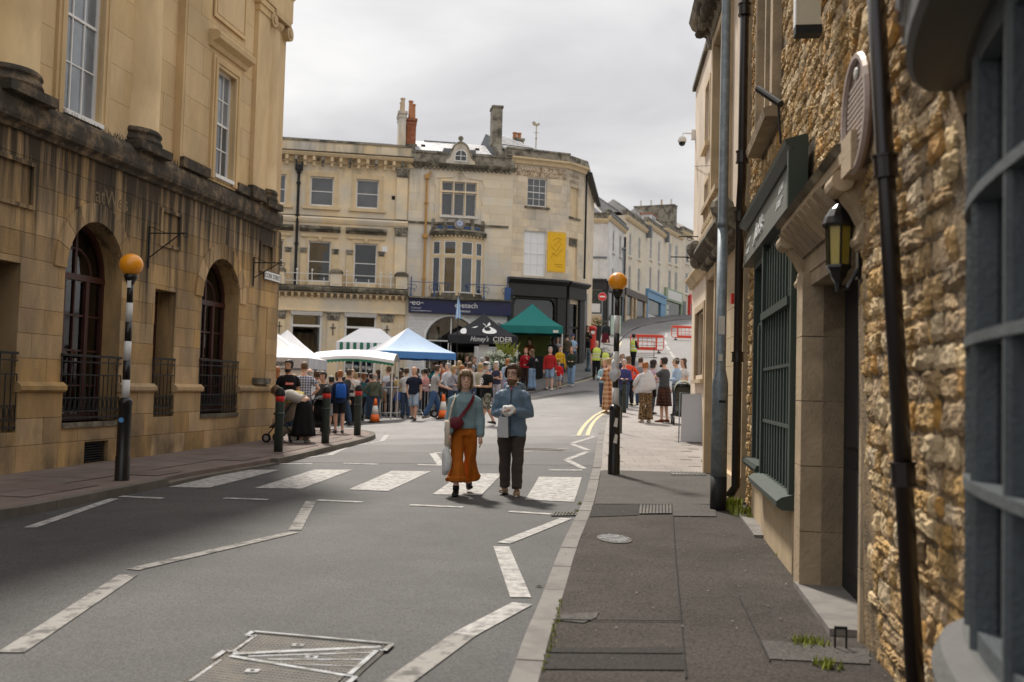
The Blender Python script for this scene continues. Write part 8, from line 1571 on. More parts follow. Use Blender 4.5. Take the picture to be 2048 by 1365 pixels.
person((-3.15,32.49), 170, 1.74, 'older man in navy polo shirt and pale denim shorts walking', ('tee', (.014, .018, .034), .86), ('shorts', (.33, .42, .52), 1.02), ('bald', 'grey'), ('down', 'pocket'), ((10, 6), (-10, 14)), 0, 1.10, (.03, .03, .03), 1, turn=-.5)
person((-3.04,35.50), 60, 1.64, 'dark haired woman in pink blouse behind the barrier', ('long', (.52, .25, .24)), blk, ('bun', 'dark'), ('fwd', 'fwd'), st, 0, .98, skin=1)
pf = person((-2.51,32.54), -78, 1.78, 'man in grey T-shirt and jeans pushing a black pushchair', ('tee', (.34, .33, .33)), ('trousers', (.05, .10, .21)), ('short', 'brown'), ('push', 'push'), ((20, 6), (-14, 14)), .12, 1.02, (.16, .14, .13))
person((-1.93,33.50), 215, 1.66, 'blonde woman in grey cardigan beside the pushchair', ('long', (.30, .29, .33)), djeans, ('bob', 'blonde'), ('fwd', 'fwd'), st, 0, 1.0, turn=.3, extras=('strap',))
person((-0.67,28.08), 125, 1.79, 'white bearded man in cap and black T-shirt with camouflage shorts', ('tee', (.010, .012, .015), .80), ('shorts', ((.28, .27, .22), .85, ('blob', (.07, .075, .06), 14)), 1.05), ('short', 'white'), ('fwd', 'fwd'), ((16, 4), (-14, 16)), 0, 1.14, (.05, .04, .04), 1, cap=('cap', (.03, .045, .05)), beard='white', extras=('emblem',))
person((-0.54,36.00), 165, 1.66, 'white haired woman in sleeveless navy top with folded arms', ('vest', (.035, .035, .065)), ('trousers', (.40, .38, .42)), ('bob', 'white'), ('cross', 'cross'), st, 0, 1.06)
# crowd between the stalls: each one a person
rows = [(560, 27, (.30, .10, .06), 'red top behind the bearded man at the bank corner', 'dark', 'short', A_), (556, 25.5, (.12, .22, .42), 'blue top nearest the bank wall', 'ginger', 'long', 40), (625, 27.5, (.55, .57, .6), 'pale grey shirt beside the checked shirt', 'grey', 'bald', 20), (640, 30, (.45, .30, .16), 'tan top looking down at the black barbecue', 'brown', 'short', -60), (652, 26.5, (.05, .05, .055), 'black top leaning over the black trolley', 'dark', 'messy', 150), (664, 36, (.30, .31, .33), 'large grey hoodie under the striped awning', 'grey', 'short', A_), (690, 36.5, (.10, .14, .22), 'slate blue jacket and hood under the striped awning', 'dark', 'short', A_), (693, 31.5, (.03, .03, .035), 'black gilet beside the white headscarf', 'brown', 'short', -70), (706, 32.5, (.50, .48, .45), 'pale top with white blonde hair facing the blonde bun', 'blonde', 'long', 170), (720, 37.5, (.55, .56, .58), 'white top with rucksack straps under the awning', 'brown', 'short', A_), (735, 39.5, (.12, .12, .13), 'dark coat at the back of the striped stall', 'dark', 'short', A_), (752, 33.5, (.10, .11, .08), 'olive jacket behind the navy jumper', 'grey', 'bald', 10), (765, 38, (.016, .016, .018), 'black fleece under the edge of the striped awning', 'dark', 'short', 30), (758, 40.5, (.28, .30, .31), 'grey jumper in the shade of the awning', 'mid', 'short', 20),
        (805, 41, (.020, .018, .017), 'black hooded coat under the blue gazebo', 'dark', 'short', A_), (815, 34.5, (.60, .60, .58), 'white T-shirt beside the mustard top', 'brown', 'short', 15), (838, 40, (.05, .17, .32), 'bright blue jacket beneath the blue gazebo', 'mid', 'short', 40), (845, 36.5, (.27, .27, .28), 'grey hoodie with green beanie behind the older man', 'dark', 'short', -120), (858, 41, (.13, .085, .06), 'brown corduroy jacket under the blue gazebo', 'dark', 'short', 160), (877, 40.5, (.06, .36, .40), 'turquoise T-shirt under the blue gazebo', 'brown', 'short', 90),
        (920, 37.5, (.15, .17, .15), 'blonde head and sage jacket near the gazebo leg', 'blonde', 'bob', A_), (935, 43, (.03, .16, .08), 'green cardigan at the cider stall', 'brown', 'long', B_), (943, 42.2, (.14, .02, .02), 'dark red top at the cider stall', 'dark', 'short', B_), (933, 39.5, (.05, .07, .055), 'dark green jacket and black cap in the queue', 'dark', 'short', 20), (948, 36.5, (.22, .24, .28), 'pale denim hat and grey jacket in the queue', 'grey', 'short', 10), (950, 40.5, (.03, .04, .07), 'navy jacket with sunglasses on head', 'mid', 'short', 170), (966, 39, (.21, .20, .15), 'sandy jacket with cropped grey hair in the queue', 'grey', 'crop', A_), (945, 34.5, (.42, .38, .36), 'pale pink top just behind the walking woman', 'brown', 'short', 30), (962, 35.5, (.4, .36, .28), 'beige top with fair hair behind the bearded man', 'blonde', 'bob', A_)]
rows += [(590, 29, (.42, .10, .12), 'crimson cardigan by the cake counter', 'blonde', 'long', A_), (612, 33, (.08, .10, .20), 'indigo jacket near the cake gazebo leg', 'dark', 'bob', 30), (632, 34.5, (.55, .50, .40), 'cream jumper at the cake gazebo corner', 'mid', 'bun', -30), (648, 38.5, (.16, .20, .12), 'moss green coat at the far end of the front awning', 'grey', 'short', 10), (678, 34, (.25, .12, .22), 'plum coloured top in front of the grey hoodie', 'brown', 'long', 15), (727, 35, (.06, .20, .26), 'petrol blue shirt behind the tall navy jumper', 'ginger', 'short', -20), (745, 36.5, (.50, .16, .08), 'burnt orange shirt beneath the awning edge', 'dark', 'short', 40), (786, 37, (.10, .10, .12), 'charcoal jacket between white T-shirt and mustard top', 'mid', 'bob', 0), (893, 38.5, (.40, .12, .05), 'brick red top at the wooden counter', 'dark', 'short', 80), (898, 36, (.50, .52, .56), 'pale shirt behind the pushed pushchair', 'grey', 'crop', 150), (979, 40.5, (.12, .16, .30), 'denim blue shirt before the white flowers', 'brown', 'short', 60), (925, 35, (.06, .05, .05), 'black top just left of the walking woman', 'ginger', 'long', -30)]
for i, (px_, Y, c, lab, hc, hs_, hd) in enumerate(rows):
    X = (px_ - 1024) / 1991 * Y
    person((X, Y), hd + (i * 37) % 25 - 12, 1.58 + .045 * ((i * 5) % 6), 'market visitor in ' + lab, ('long' if i % 3 else 'tee', c), djeans if i % 2 else blk, (hs_, hc), [('fwd', 'down'), ('phone', 'down'), ('cross', 'cross'), ('down', 'fwd'), ('hips', 'down'), ('reach', 'fwd'), ('pocket', 'phone')][i % 7], [st, walk, ((2, 1), (9, 12))][i % 3], [0, .06, .14, -.03, .1][i % 5], .94 + .06 * ((i * 3) % 5), skin=i % 3, dz=0.0 if Y < 43 else .1, voxel=.024, turn=[0, .6, -.5, .3][i % 4], extras=[(), ('strap',), (), ('blackbag',), ()][i % 5], cap=('cap', (.02, .02, .02)) if 'black cap' in lab else ('hat', (.25, .3, .4)) if 'denim hat' in lab else ('cap', (.02, .07, .05)) if 'beanie' in lab else None)
# upper market and family
person((0.01,43.50), -90, 1.72, 'man in teal shirt and dark gilet beside the flower planter', ('long', (.03, .10, .14)), blk, ('short', 'dark'), ('fwd', 'fwd'), st, 0, 1.0, dz=.1)
person((-0.15,38.50), 15, 1.64, 'woman in pale blue jacket and lilac trousers behind the couple', ('long', (.30, .38, .48)), ('trousers', (.42, .36, .48)), ('long', 'ginger'), ('down', 'fwd'), walk, 0, 1.0)
person((0.60,42.25), 175, 1.70, 'ginger woman in red blouse and dark trousers with hand at her face', ('long', (.36, .012, .02)), ('trousers', (.05, .03, .025)), ('bun', 'ginger'), ('phone', 'down'), st, 0, 1.0, dz=.1)
person((0.86,41.05), 60, 1.68, 'long haired woman in black top and wide blue jeans', ('long', (.010, .010, .012), .96), ('trousers', (.17, .25, .36), .98, .05), ('long', 'mid'), ('fwd', 'fwd'), st, 0, .97, dz=.1)
person((1.62,41.75), 178, 1.80, 'father in red shirt and denim shorts stepping off the kerb', ('long', (.36, .022, .022), .86), ('shorts', (.24, .32, .44), .95), ('short', 'grey'), ('down', 'down'), ((12, 4), (-8, 12)), 0, 1.02, (.5, .5, .48), group='family stepping off the market kerb')
person((2.13,43.74), 190, 1.56, 'boy in yellow hooded top behind the small child', ('long', (.62, .36, .02)), djeans, ('short', 'brown'), ('down', 'fwd'), st, 0, .95, dz=.1, group='family stepping off the market kerb')
person((2.03,42.35), 183, 1.14, 'small child in red hooded jacket and grey shorts', ('long', (.55, .018, .02), .80), ('shorts', (.36, .38, .42), .95), ('short', 'brown'), ('down', 'fwd'), ((8, 4), (-8, 8)), 0, 1.05, (.02, .02, .02), group='family stepping off the market kerb')
person((2.59,42.94), 168, 1.68, 'fair haired woman in dark green jacket and light jeans', ('long', (.030, .040, .026), .84), ('trousers', (.20, .29, .42)), ('long', 'ginger'), ('fwd', 'fwd'), ((9, 4), (-7, 9)), 0, .98, (.5, .5, .48), group='family stepping off the market kerb', extras=('bag',))
person((2.62,47.30), 20, 1.82, 'man in olive T-shirt and brown cap at the teal gazebo', ('tee', (.075, .062, .04)), djeans, ('short', 'dark'), ('fwd', 'fwd'), st, 0, 1.08, dz=.1, cap=('cap', (.10, .075, .055)))
person((2.93,48.20), 190, 1.70, 'woman in pale blue shirt and blue cap at the teal gazebo', ('tee', (.30, .44, .60)), djeans, ('short', 'mid'), ('fwd', 'down'), st, 0, 1.0, dz=.1, cap=('cap', (.05, .08, .25)))
person((1.91,46.20), 15, 1.76, 'dark haired person in black jacket at the teal stall', ('long', (.014, .014, .015)), djeans, ('long', 'dark'), ('fwd', 'down'), st, 0, 1.05, dz=.1)
person((2.13,46.60), 175, 1.72, 'grey haired man in pale patterned shirt under the teal gazebo', ('tee', (.35, .36, .40)), blk, ('short', 'grey'), ('fwd', 'fwd'), st, 0, 1.0, dz=.1)
person((0.86,47.30), 150, 1.74, 'stallholder in brown hat and rust top under the teal gazebo', ('long', (.20, .055, .02)), blk, ('short', 'brown'), ('fwd', 'fwd'), st, 0, 1.0, dz=.1, cap=('hat', (.12, .065, .03)))
person((4.00,53.00), 190, 1.74, 'man in dark olive jacket drinking beside the black shopfront', ('long', (.035, .033, .022)), blk, ('short', 'dark'), ('phone', 'fwd'), st, 0, 1.05, dz=.1)
person((6.01,63.89), 5, 1.58, 'woman in dark coat and maroon skirt walking up the hill', ('long', (.022, .028, .032), .78), ('skirt', (.09, .012, .022), .22, .09), ('long', 'dark'), ('down', 'down'), walk, 0, 1.15, (.5, .5, .5), extras=('blackbag',))
hv = 'stewards in hi vis vests'
person((3.89,45.58), 188, 1.76, 'steward in yellow hi vis vest facing the camera by the kerb', ('tee', (.012, .012, .013)), blk, ('bald', 'mid'), ('down', 'down'), st, 0, 1.08, extras=('hivis',), group=hv)
person((4.18,44.48), 20, 1.62, 'steward in hi vis vest and pale bucket hat seen from behind', ('tee', (.02, .02, .02)), ('trousers', (.25, .22, .19)), ('bob', 'white'), ('fwd', 'down'), st, 0, 1.1, extras=('hivis',), cap=('hat', (.55, .52, .62)), group=hv)
person((6.10,49.90), -60, 1.72, 'dark haired steward in hi vis vest before the red barrier', ('long', (.012, .012, .013)), blk, ('bun', 'dark'), ('fwd', 'fwd'), st, 0, 1.08, extras=('hivis',), group=hv)
# right hand group
rg = 'people waiting on the right pavement'
person((3.06,31.02), 40, 1.70, 'woman in long brown checked coat behind the right beacon pole', ('long', ((.23, .075, .035), .85, ('check', (.55, .34, .2), 7)), .42), ('skirt', ((.23, .075, .035), .85, ('check', (.55, .34, .2), 7)), .12, .03), ('bun', 'blonde'), ('fwd', 'fwd'), st, 0, 1.12, (.3, .2, .12), dz=.1, group=rg)
person((3.27,35.00), 165, 1.62, 'fair haired girl in pale blue top beside the checked coat', ('long', (.30, .45, .50)), djeans, ('long', 'ginger'), ('fwd', 'fwd'), st, 0, .95, group=rg)
person((4.11,37.00), 185, 1.78, 'man in sunglasses and navy gilet behind the beacon pole', ('long', (.02, .03, .06)), djeans, ('short', 'mid'), ('fwd', 'down'), st, 0, 1.08, extras=('sunglasses',), group=rg)
person((3.80,33.50), 175, 1.70, 'person in maroon and blue jacket half hidden by the beacon pole', ('long', (.05, .05, .16)), djeans, ('short', 'grey'), ('fwd', 'fwd'), st, 0, 1.1, dz=.0, group=rg)
person((4.09,34.56), 25, 1.70, 'woman in bright orange red top and black trousers', ('long', (.72, .075, .03), .92), blk, ('bob', 'mid'), ('hips', 'hips'), st, .06, 1.08, (.05, .05, .05), dz=.1, extras=('strap',), group=rg)
pc = person((3.75,27.67), 20, 1.66, 'woman in pale grey poncho and leopard print trousers with black shoulder bag', ('three', (.52, .52, .54), .86), ('trousers', ((.30, .20, .11), .85, ('blob', (.035, .022, .012), 30)), .985, .045), ('bun', 'ginger'), (((.16, .02, -.22), (.12, .16, -.36)), ((.12, .06, -.25), (-.05, .24, -.26))), st, .05, 1.12, (.55, .5, .42), dz=.1, extras=('blackbag',), group=rg)
mb = MB(); mb.loft([[pc.T((a * math.cos(q) * (1 + .05 * math.sin(7 * q)), b * math.sin(q), z + .08 * math.cos(q))) for q in [2 * math.pi * i / 28 for i in range(28)]] for z, a, b in ((.92, .33, .24), (1.0, .33, .24), (1.2, .28, .21), (1.36, .22, .16), (1.44, .13, .10), (1.48, .075, .07))]); wrinkle(mb, .012, 7); mb.build('poncho', cloth((.52, .52, .54)), pc.root, True)
person((4.43,31.20), -70, 1.68, 'woman with black hair and sunglasses in lilac pink top', ('long', (.45, .33, .40)), ('trousers', (.05, .05, .06)), ('bob', 'dark'), ('fwd', 'phone'), st, 0, 1.0, dz=.1, extras=('sunglasses',), group=rg)
person((4.68,36.00), 10, 1.72, 'brown haired person behind the grey poncho', ('long', (.2, .2, .22)), djeans, ('bun', 'brown'), ('down', 'fwd'), st, 0, 1.0, group=rg)
person((4.32,28.07), 60, 1.80, 'man in charcoal T-shirt and dark tartan kilt', ('tee', (.065, .07, .078), .94), ('skirt', ((.030, .012, .012), .85, ('check', (.10, .045, .03), 11)), .44, .05), ('short', 'dark'), ('reach', 'fwd'), st, 0, 1.1, (.16, .045, .02), dz=.1, beard='dark', group=rg)
person((5.15,31.00), 95, 1.76, 'person in pale blue shirt and cap beside the kilted man', ('long', (.33, .43, .56), .84), djeans, ('short', 'dark'), ('fwd', 'down'), st, 0, 1.05, dz=.1, cap=('cap', (.42, .38, .32)), group=rg)
person((5.46,31.50), 120, 1.74, 'long haired woman in white top with dark shoulder bag by the pale house', ('tee', (.60, .57, .53)), blk, ('long', 'brown'), ('fwd', 'down'), st, 0, 1.0, dz=.1, extras=('blackbag',), group=rg)

# ================================================================== market stalls
def fabric(name, c, c2=None): m = mat(name, c, .7, .05, 3, .1, 40); m.node_tree.nodes['Principled BSDF'].inputs['Subsurface Weight'].default_value = .0; return m
M_TWHITE = fabric('white_canopy', (.78, .78, .80)); M_TBLUE = fabric('blue_canopy', (.07, .22, .52)); M_TPALE = fabric('pale_blue_canopy', (.45, .58, .76)); M_TBLACK = fabric('black_canopy', (.018, .018, .022)); M_TTEAL = fabric('teal_canopy', (.008, .17, .155)); M_TSTRIPE = mat('green_stripe', (.03, .17, .10), .7)
def gazebo(P, rz, w, d, zb, hv, ha, mats, label, dz=0.0, sag=.12, ridge=0.0):
    """zb valance bottom, hv valance height, ha apex above valance top; mats: four roof panels then valance"""
    g = empty('gazebo', (P[0], P[1], gz(*P) + dz), rz, label, 'gazebo', 'pop up market gazebos'); z1 = zb + hv; N_ = 8
    C4 = [(-w / 2, -d / 2), (w / 2, -d / 2), (w / 2, d / 2), (-w / 2, d / 2)]; AP = [(-ridge / 2, 0), (ridge / 2, 0), (ridge / 2, 0), (-ridge / 2, 0)]
    for k in range(4):
        a, b = Vector(C4[k]), Vector(C4[(k + 1) % 4]); pa, pb2 = Vector(AP[k]), Vector(AP[(k + 1) % 4]); rings = []
        for j in range(N_ + 1):
            t = j / N_; zz = z1 + ha * (t ** 1.25) ; L0, R0 = a.lerp(pa, t), b.lerp(pb2, t)
            rings.append([Vector((*L0.lerp(R0, i / 6), zz - sag * math.sin(math.pi * i / 6) * (1 - t) * (.35 + t) * 1.2)) for i in range(7)])
        mb = MB(); mb.loft(rings, False, False); wrinkle(mb, .012, 3, k); mb.build('roof_panel', mats[k], g, True)
        mb = MB(); n = 10; top = [a.lerp(b, i / n) for i in range(n + 1)]; off = Vector((b.y - a.y, -(b.x - a.x))).normalized()
        mb.loft([[Vector((*(q + off * (.01 + .012 * math.sin(i * 1.9) * (1 - s_))), zb + hv * s_ + (.012 * math.sin(i * 2.3) if s_ == 0 else 0))) for i, q in enumerate(top)] for s_ in (0, .5, 1)], False, False); v = mb.build('valance', mats[4], g)
        q = MB(); x, y = C4[k]; q.box((x * .985 - .022, y * .985 - .022, 0), (x * .985 + .022, y * .985 + .022, z1)); q.box((x * .985 - .06, y * .985 - .06, 0), (x * .985 + .06, y * .985 + .06, .02)); q.build('leg', M_OFFW, g)
    for k in range(4): q = MB(); a, b = C4[k], C4[(k + 1) % 4]; q.tube([(a[0] * .98, a[1] * .98, z1 - .05), ((a[0] + b[0]) * .49, (a[1] + b[1]) * .49, z1 - .25), (b[0] * .98, b[1] * .98, z1 - .05)], .012, 4); q.build('scissor_strut', M_STEEL, g)
    return g
def vmtx(x, y, z): return Matrix(((1, 0, 0, x), (0, 0, -1, y), (0, 1, 0, z), (0, 0, 0, 1)))
g1 = gazebo((-7.66,31.20), 0.0, 3.2, 3.0, 1.86, .32, .95, [M_TWHITE] * 4 + [mat('pale_grey_valance', (.50, .50, .52), .7)], 'white gazebo with Cake Company lettering beside the bank corner'); text('lettering', 'Velvet Cake Company', .24, M_BLACKM, g1, vmtx(-.30 - .55, -1.53, 1.94), .003, 'LEFT', .86, .3)
q = MB(); q.box((.75, -1.35, 1.05), (1.5, -1.33, 1.8)); q.build('price_board', M_WHITE, g1); q = MB(); q.box((-1.5, -1.3, .0), (1.5, -.6, .85)); q.build('counter', cloth((.05, .06, .08)), g1)
gazebo((-8.02,35.50), .1, 2.6, 2.8, 1.95, .3, 1.05, [M_TWHITE] * 4 + [M_TWHITE], 'white gazebo with red scrawl behind the cake stall'); 
def striped_stall(P, w, d, zb, ze, zr, ridge, label, barrel):
    g = empty('market_stall', (P[0], P[1], gz(*P)), .02, label, 'market stall', 'striped market stalls'); 
    if barrel:
        n = 10; mb = MB(); mb.loft([[Vector((-w / 2 + w * i / 8, -d / 2 + d * j / n, ze + (zr - ze) * math.sin(math.pi * j / n) ** .8 - .04 * math.sin(math.pi * i / 8) * 0 + .12 * math.sin(math.pi * i / 8))) for i in range(9)] for j in range(n + 1)], False, False); mb.build('roof_sheet', M_TWHITE, g, True)
    else:
        a = [(-w / 2, -d / 2, ze), (w / 2, -d / 2, ze), (w / 2, d / 2, ze), (-w / 2, d / 2, ze), (-ridge / 2, 0, zr), (ridge / 2, 0, zr)]
        for f in ((0, 1, 5, 4), (1, 2, 5), (2, 3, 4, 5), (3, 0, 4)): mb = MB(); mb.prism([a[i] for i in f], (0, 0, .01)); mb.build('roof_panel', M_TWHITE, g)
    n = 18 if not barrel else 22
    if barrel:
        q = MB(); q.loft([[Vector((-w / 2 + w * i / n, -d / 2 - .02, z + .12 * math.sin(math.pi * i / n) + (.025 * math.sin(i * math.pi) if z == zb else 0))) for i in range(n + 1)] for z in (zb + .07, ze + .01)], False, False); q.build('valance', M_TWHITE, g)
        for i in range(n): t0, t1 = i / n, (i + 1) / n; q = MB(); s_ = [(-w / 2 + w * t0, .12 * math.sin(math.pi * t0)), (-w / 2 + w * t1, .12 * math.sin(math.pi * t1))]; xm = (s_[0][0] + s_[1][0]) / 2; q.prism([(s_[0][0], -d / 2 - .03, zb + .10 + s_[0][1]), (s_[1][0], -d / 2 - .03, zb + .10 + s_[1][1]), (s_[1][0], -d / 2 - .03, zb + .03 + s_[1][1]), (xm, -d / 2 - .03, zb - .01 + s_[0][1]), (s_[0][0], -d / 2 - .03, zb + .03 + s_[0][1])], (0, -.006, 0)); q.build('scallop', M_TSTRIPE, g)
        for i in range(14): q = MB(); y = -d / 2 + d * .45 * i / 14; q.prism([(-w / 2 - .02, y, ze + (zr - ze) * .9 * math.sin(math.pi * (y + d / 2) / d) ** .8), (-w / 2 - .02, y + d * .02, ze + (zr - ze) * .9 * math.sin(math.pi * (y + d / 2) / d) ** .8), (-w / 2 - .02, y + d * .02, zb - .1), (-w / 2 - .02, y, zb - .1)], (-.008, 0, 0)); q.build('stripe', M_TSTRIPE if i % 2 else M_TWHITE, g)
    else:
        for i in range(n): q = MB(); x = -w / 2 + w * i / n; q.box((x, -d / 2 - .02, zb), (x + w / n * .98, -d / 2 - .008, ze)); q.build('stripe', M_TSTRIPE if i % 2 else M_TWHITE, g)
        for i in range(8): q = MB(); y = -d / 2 + d * i / 8; q.box((-w / 2 - .02, y, zb), (-w / 2 - .008, y + d / 8, ze)); q.build('stripe', M_TSTRIPE if i % 2 else M_TWHITE, g)
    for x in (-w / 2 + .05, 0, w / 2 - .05):
        for y in (-d / 2 + .05, d / 2 - .05): q = MB(); q.box((x - .02, y - .02, 0), (x + .02, y + .02, ze)); q.build('leg', M_OFFW, g)
    if not barrel: q = MB(); q.box((-w / 2 + .1, -d / 4, .0), (w / 2 - .1, d / 3, .8)); q.build('counter', cloth((.03, .03, .035)), g)
striped_stall((-6.00,42.00), 2.5, 2.0, 2.62, 2.98, 3.62, .85, 'back market stall with white hipped roof and green striped valance', False)
striped_stall((-5.34,34.50), 2.75, 2.3, 1.93, 2.12, 2.38, 0, 'front market stall with low white awning and green scalloped edge', True)
gazebo((-4.15,39.50), .42, 3.0, 3.0, 2.10, .26, .98, [M_TPALE, M_TPALE, M_TPALE, M_TWHITE] + [M_TBLUE], 'blue gazebo with pale roof in the middle of the market')
gb_ = gazebo((-1.28,44.20), .02, 3.0, 3.0, 2.02, .36, 1.05, [M_TBLACK] * 4 + [M_TBLACK], 'black Honey\'s Cider gazebo with white apple emblem', .1)
text('lettering', "Honey's", .30, M_LETTER, gb_, vmtx(-.55, -1.53, 2.13), .003, 'LEFT', .80, .35); text('lettering', 'CIDER', .30, M_LETTER, gb_, vmtx(.42, -1.53, 2.13), .003, 'LEFT', 1.0); text('lettering', 'MADE IN BATH', .08, M_LETTER, gb_, vmtx(.46, -1.53, 2.05), .002, 'LEFT', 1.2)
def roofp(u, v): # point on the front roof panel of the cider gazebo, u -1..1 across, v 0..1 up
    t = v; return Vector((1.5 * (1 - t) * u, -1.5 * (1 - t) - .015, 2.38 + 1.05 * t ** 1.25 - .12 * math.cos(u * math.pi / 2) * (1 - t) * (.35 + t) * 1.2 + .035))
mb = MB(); ring_o = [roofp(.26 + .30 * math.cos(q), .34 + .17 * math.sin(q)) for q in [2 * math.pi * i / 24 for i in range(24)]]; ring_i = [roofp(.20 + .16 * math.cos(q), .42 + .10 * math.sin(q)) for q in [2 * math.pi * i / 24 for i in range(24)]]
mb.add(ring_o + ring_i, [(i, (i + 1) % 24, 24 + (i + 1) % 24, 24 + i) for i in range(24)]); mb.add([roofp(.22, .53), roofp(.30, .60), roofp(.55, .68), roofp(.50, .58), roofp(.34, .54)], [(0, 1, 2, 3, 4)]); mb.tube([roofp(.20, .50), roofp(.12, .58), roofp(-.02, .63)], .018, 5); mb.build('apple_emblem', M_LETTER, gb_)
mb = MB(); mb.add([roofp(-.75 + .12 * math.cos(q) - .12 * math.sin(q), .24 + .14 * math.sin(q)) for q in [2 * math.pi * i / 20 for i in range(20)]], [tuple(range(20))]); mb.add([roofp(-.60, .42), roofp(-.45, .50), roofp(-.30, .52), roofp(-.42, .44)], [(0, 1, 2, 3)]); mb.build('apple_emblem', M_LETTER, gb_)
q = MB(); q.box((-1.0, -1.2, 0), (1.3, -.6, 1.0)); q.build('bar_counter', cloth((.30, .14, .04)), gb_); q = MB(); q.box((-.15, -1.25, .0), (.25, -1.2, 2.0)); q.build('white_panel', M_OFFW, gb_)
gt = gazebo((0.92,46.60), -.03, 2.85, 2.8, 1.98, .34, 1.12, [M_TTEAL] * 4 + [M_TTEAL], 'teal green gazebo in front of the black shopfront', .1); q = MB(); q.box((.98, -1.425, 2.02), (1.22, -1.415, 2.14)); q.build('maker_label', M_OFFW, gt)
q = MB(); q.box((-1.0, -1.25, .0), (.55, -.6, .95)); q.build('draped_table', cloth((.014, .016, .015)), gt); text('cloth_lettering', 'PAPRIKA', .2, M_LETTER, gt, vmtx(-.45, -1.255, .70), .002); q = MB(); q.box((-1.25, .9, .6), (.9, .95, 2.0)); q.build('green_backdrop', mat('olive_green_backdrop', (.12, .15, .035), .7, .3, 2), gt)
# flag on a pole
fg = empty('flag', (-2.30,41.50, gz(-2.30,41.50)), 0, 'drooping pale blue and white striped flag above the market', 'flag'); mb = MB(); mb.tube([(0, 0, 0), (0.02, 0, 4.6)], .018, 6); mb.build('pole', M_BLACKM, fg)
for k in range(5): mb = MB(); rows_ = [(4.55, 0.0), (4.3, .05), (4.0, .085), (3.7, .11), (3.55, .115)]; mb.loft([[Vector((.02 + w_ * (2 * (k + i) / 5 - .9), -.03 - .04 * math.sin((k + i) * 2.1 + z), z - .03 * abs(k + i - 2.5))) for i in (0, .5, 1)] for z, w_ in rows_], False, False); mb.build('stripe', M_TWHITE if k % 2 else mat('flag_blue', (.22, .48, .80), .7) if 'flag_blue' not in MATS else MATS['flag_blue'], fg, True)
# planter
pl_ = empty('planter', (-0.49,41.50, gz(-0.49,41.50) + .1), 0, 'stone planter of white hydrangeas and yellow green grasses behind the couple', 'planter'); mb = MB(); mb.box((-.8, -.4, 0), (.8, .6, .75)); mb.build('stone_box', M_MORTAR, pl_)
for r_ in range(5):
    for c_ in range(6): q = MB(); x = -.8 + c_ * .27 + (.13 if r_ % 2 else 0); q.box((x, -.42, .02 + r_ * .145), (min(x + .255, .81), -.40, .155 + r_ * .145)); q.build('stone', M_RUBBLE, pl_)
leaf_cloud((0, .1, 1.25), (.75, .5, .5), 700, .13, 5).build('foliage', M_LEAF, pl_, norm=False)
rn = random.Random(21)
for k in range(20): c = (rn.uniform(-.7, .7), rn.uniform(-.45, .3), rn.uniform(1.1, 1.75)); leaf_cloud(c, (.13, .13, .10), 60, .06, 60 + k).build('bloom_head', M_BLOOM, pl_, norm=False)
mb = MB()
for k in range(60): a = rn.uniform(0, 6.28); l = rn.uniform(.5, 1.0); x = rn.uniform(.0, .5); p = Vector((x, .2, 1.3)); t = p + Vector((math.cos(a) * .45 * l, math.sin(a) * .3, 1.0 * l)); s_ = Vector((.025, 0, 0)); mb.add([p - s_, p + s_, p.lerp(t, .6) + s_ + Vector((0, 0, .1)), t, p.lerp(t, .6) - s_ + Vector((0, 0, .1))], [(0, 1, 2, 3, 4)])
mb.build('grass_blades', M_LEAFY, pl_, norm=False)
# crowd barriers
def crowd_barrier(P, rz, label, m, bars=16):
    b = empty('crowd_barrier', (P[0], P[1], gz(*P)), rz, label, 'barrier', 'steel crowd barriers round the market'); w, h = 2.1, 1.08
    mb = MB(); mb.tube([(-w / 2, 0, .2), (-w / 2, 0, h - .1), (-w / 2 + .1, 0, h), (w / 2 - .1, 0, h), (w / 2, 0, h - .1), (w / 2, 0, .2), (-w / 2, 0, .2)], .02, 6); mb.build('frame', m, b, True)
    for k in range(bars): x = -w / 2 + w * (k + 1) / (bars + 1); q = MB(); q.box((x - .006, -.006, .2), (x + .006, .006, h)); q.build('bar', m, b)
    for x in (-w / 2 + .25, w / 2 - .25): q = MB(); q.tube([(x - .05, -.38, .02), (x, 0, .3), (x + .05, .38, .02)], .018, 5); q.build('foot', m, b)
crowd_barrier((-3.80,34.54), .55, 'steel crowd barrier beside the older man in shorts', M_STEEL); crowd_barrier((-3.09,35.39), -.5, 'steel crowd barrier with pink blouse behind it', M_STEEL); crowd_barrier((-2.76,37.14), -.9, 'steel crowd barrier behind the man pushing a pushchair', M_STEEL); crowd_barrier((-4.02,43.94), .1, 'far steel crowd barrier under the blue gazebo', M_STEEL)
crowd_barrier((-4.32,35.40), 1.0, 'dark green tubular barrier beside the traffic cone', M_GREEN, 2)
def cone(P, label):
    c = empty('traffic_cone', (P[0], P[1], gz(*P)), .3, label, 'traffic cone'); mb = MB(); mb.prism([(-.2, -.2, 0), (.2, -.2, 0), (.2, .2, 0), (-.2, .2, 0)], (0, 0, .04)); mb.build('base', M_BLACKM, c)
    for z0, z1, r0, r1, m in ((.04, .28, .165, .125, M_ORANGE), (.28, .56, .125, .075, M_OFFW), (.56, .80, .075, .035, M_ORANGE)): mb = MB(); mb.lathe([(r0, z0), (r1, z1)], 18); mb.build('cone_band', m, c, True)
cone((-4.44,32.84), 'orange and white traffic cone beside the green barrier'); cone((-2.18,32.44), 'orange traffic cone half hidden behind the pushchair')
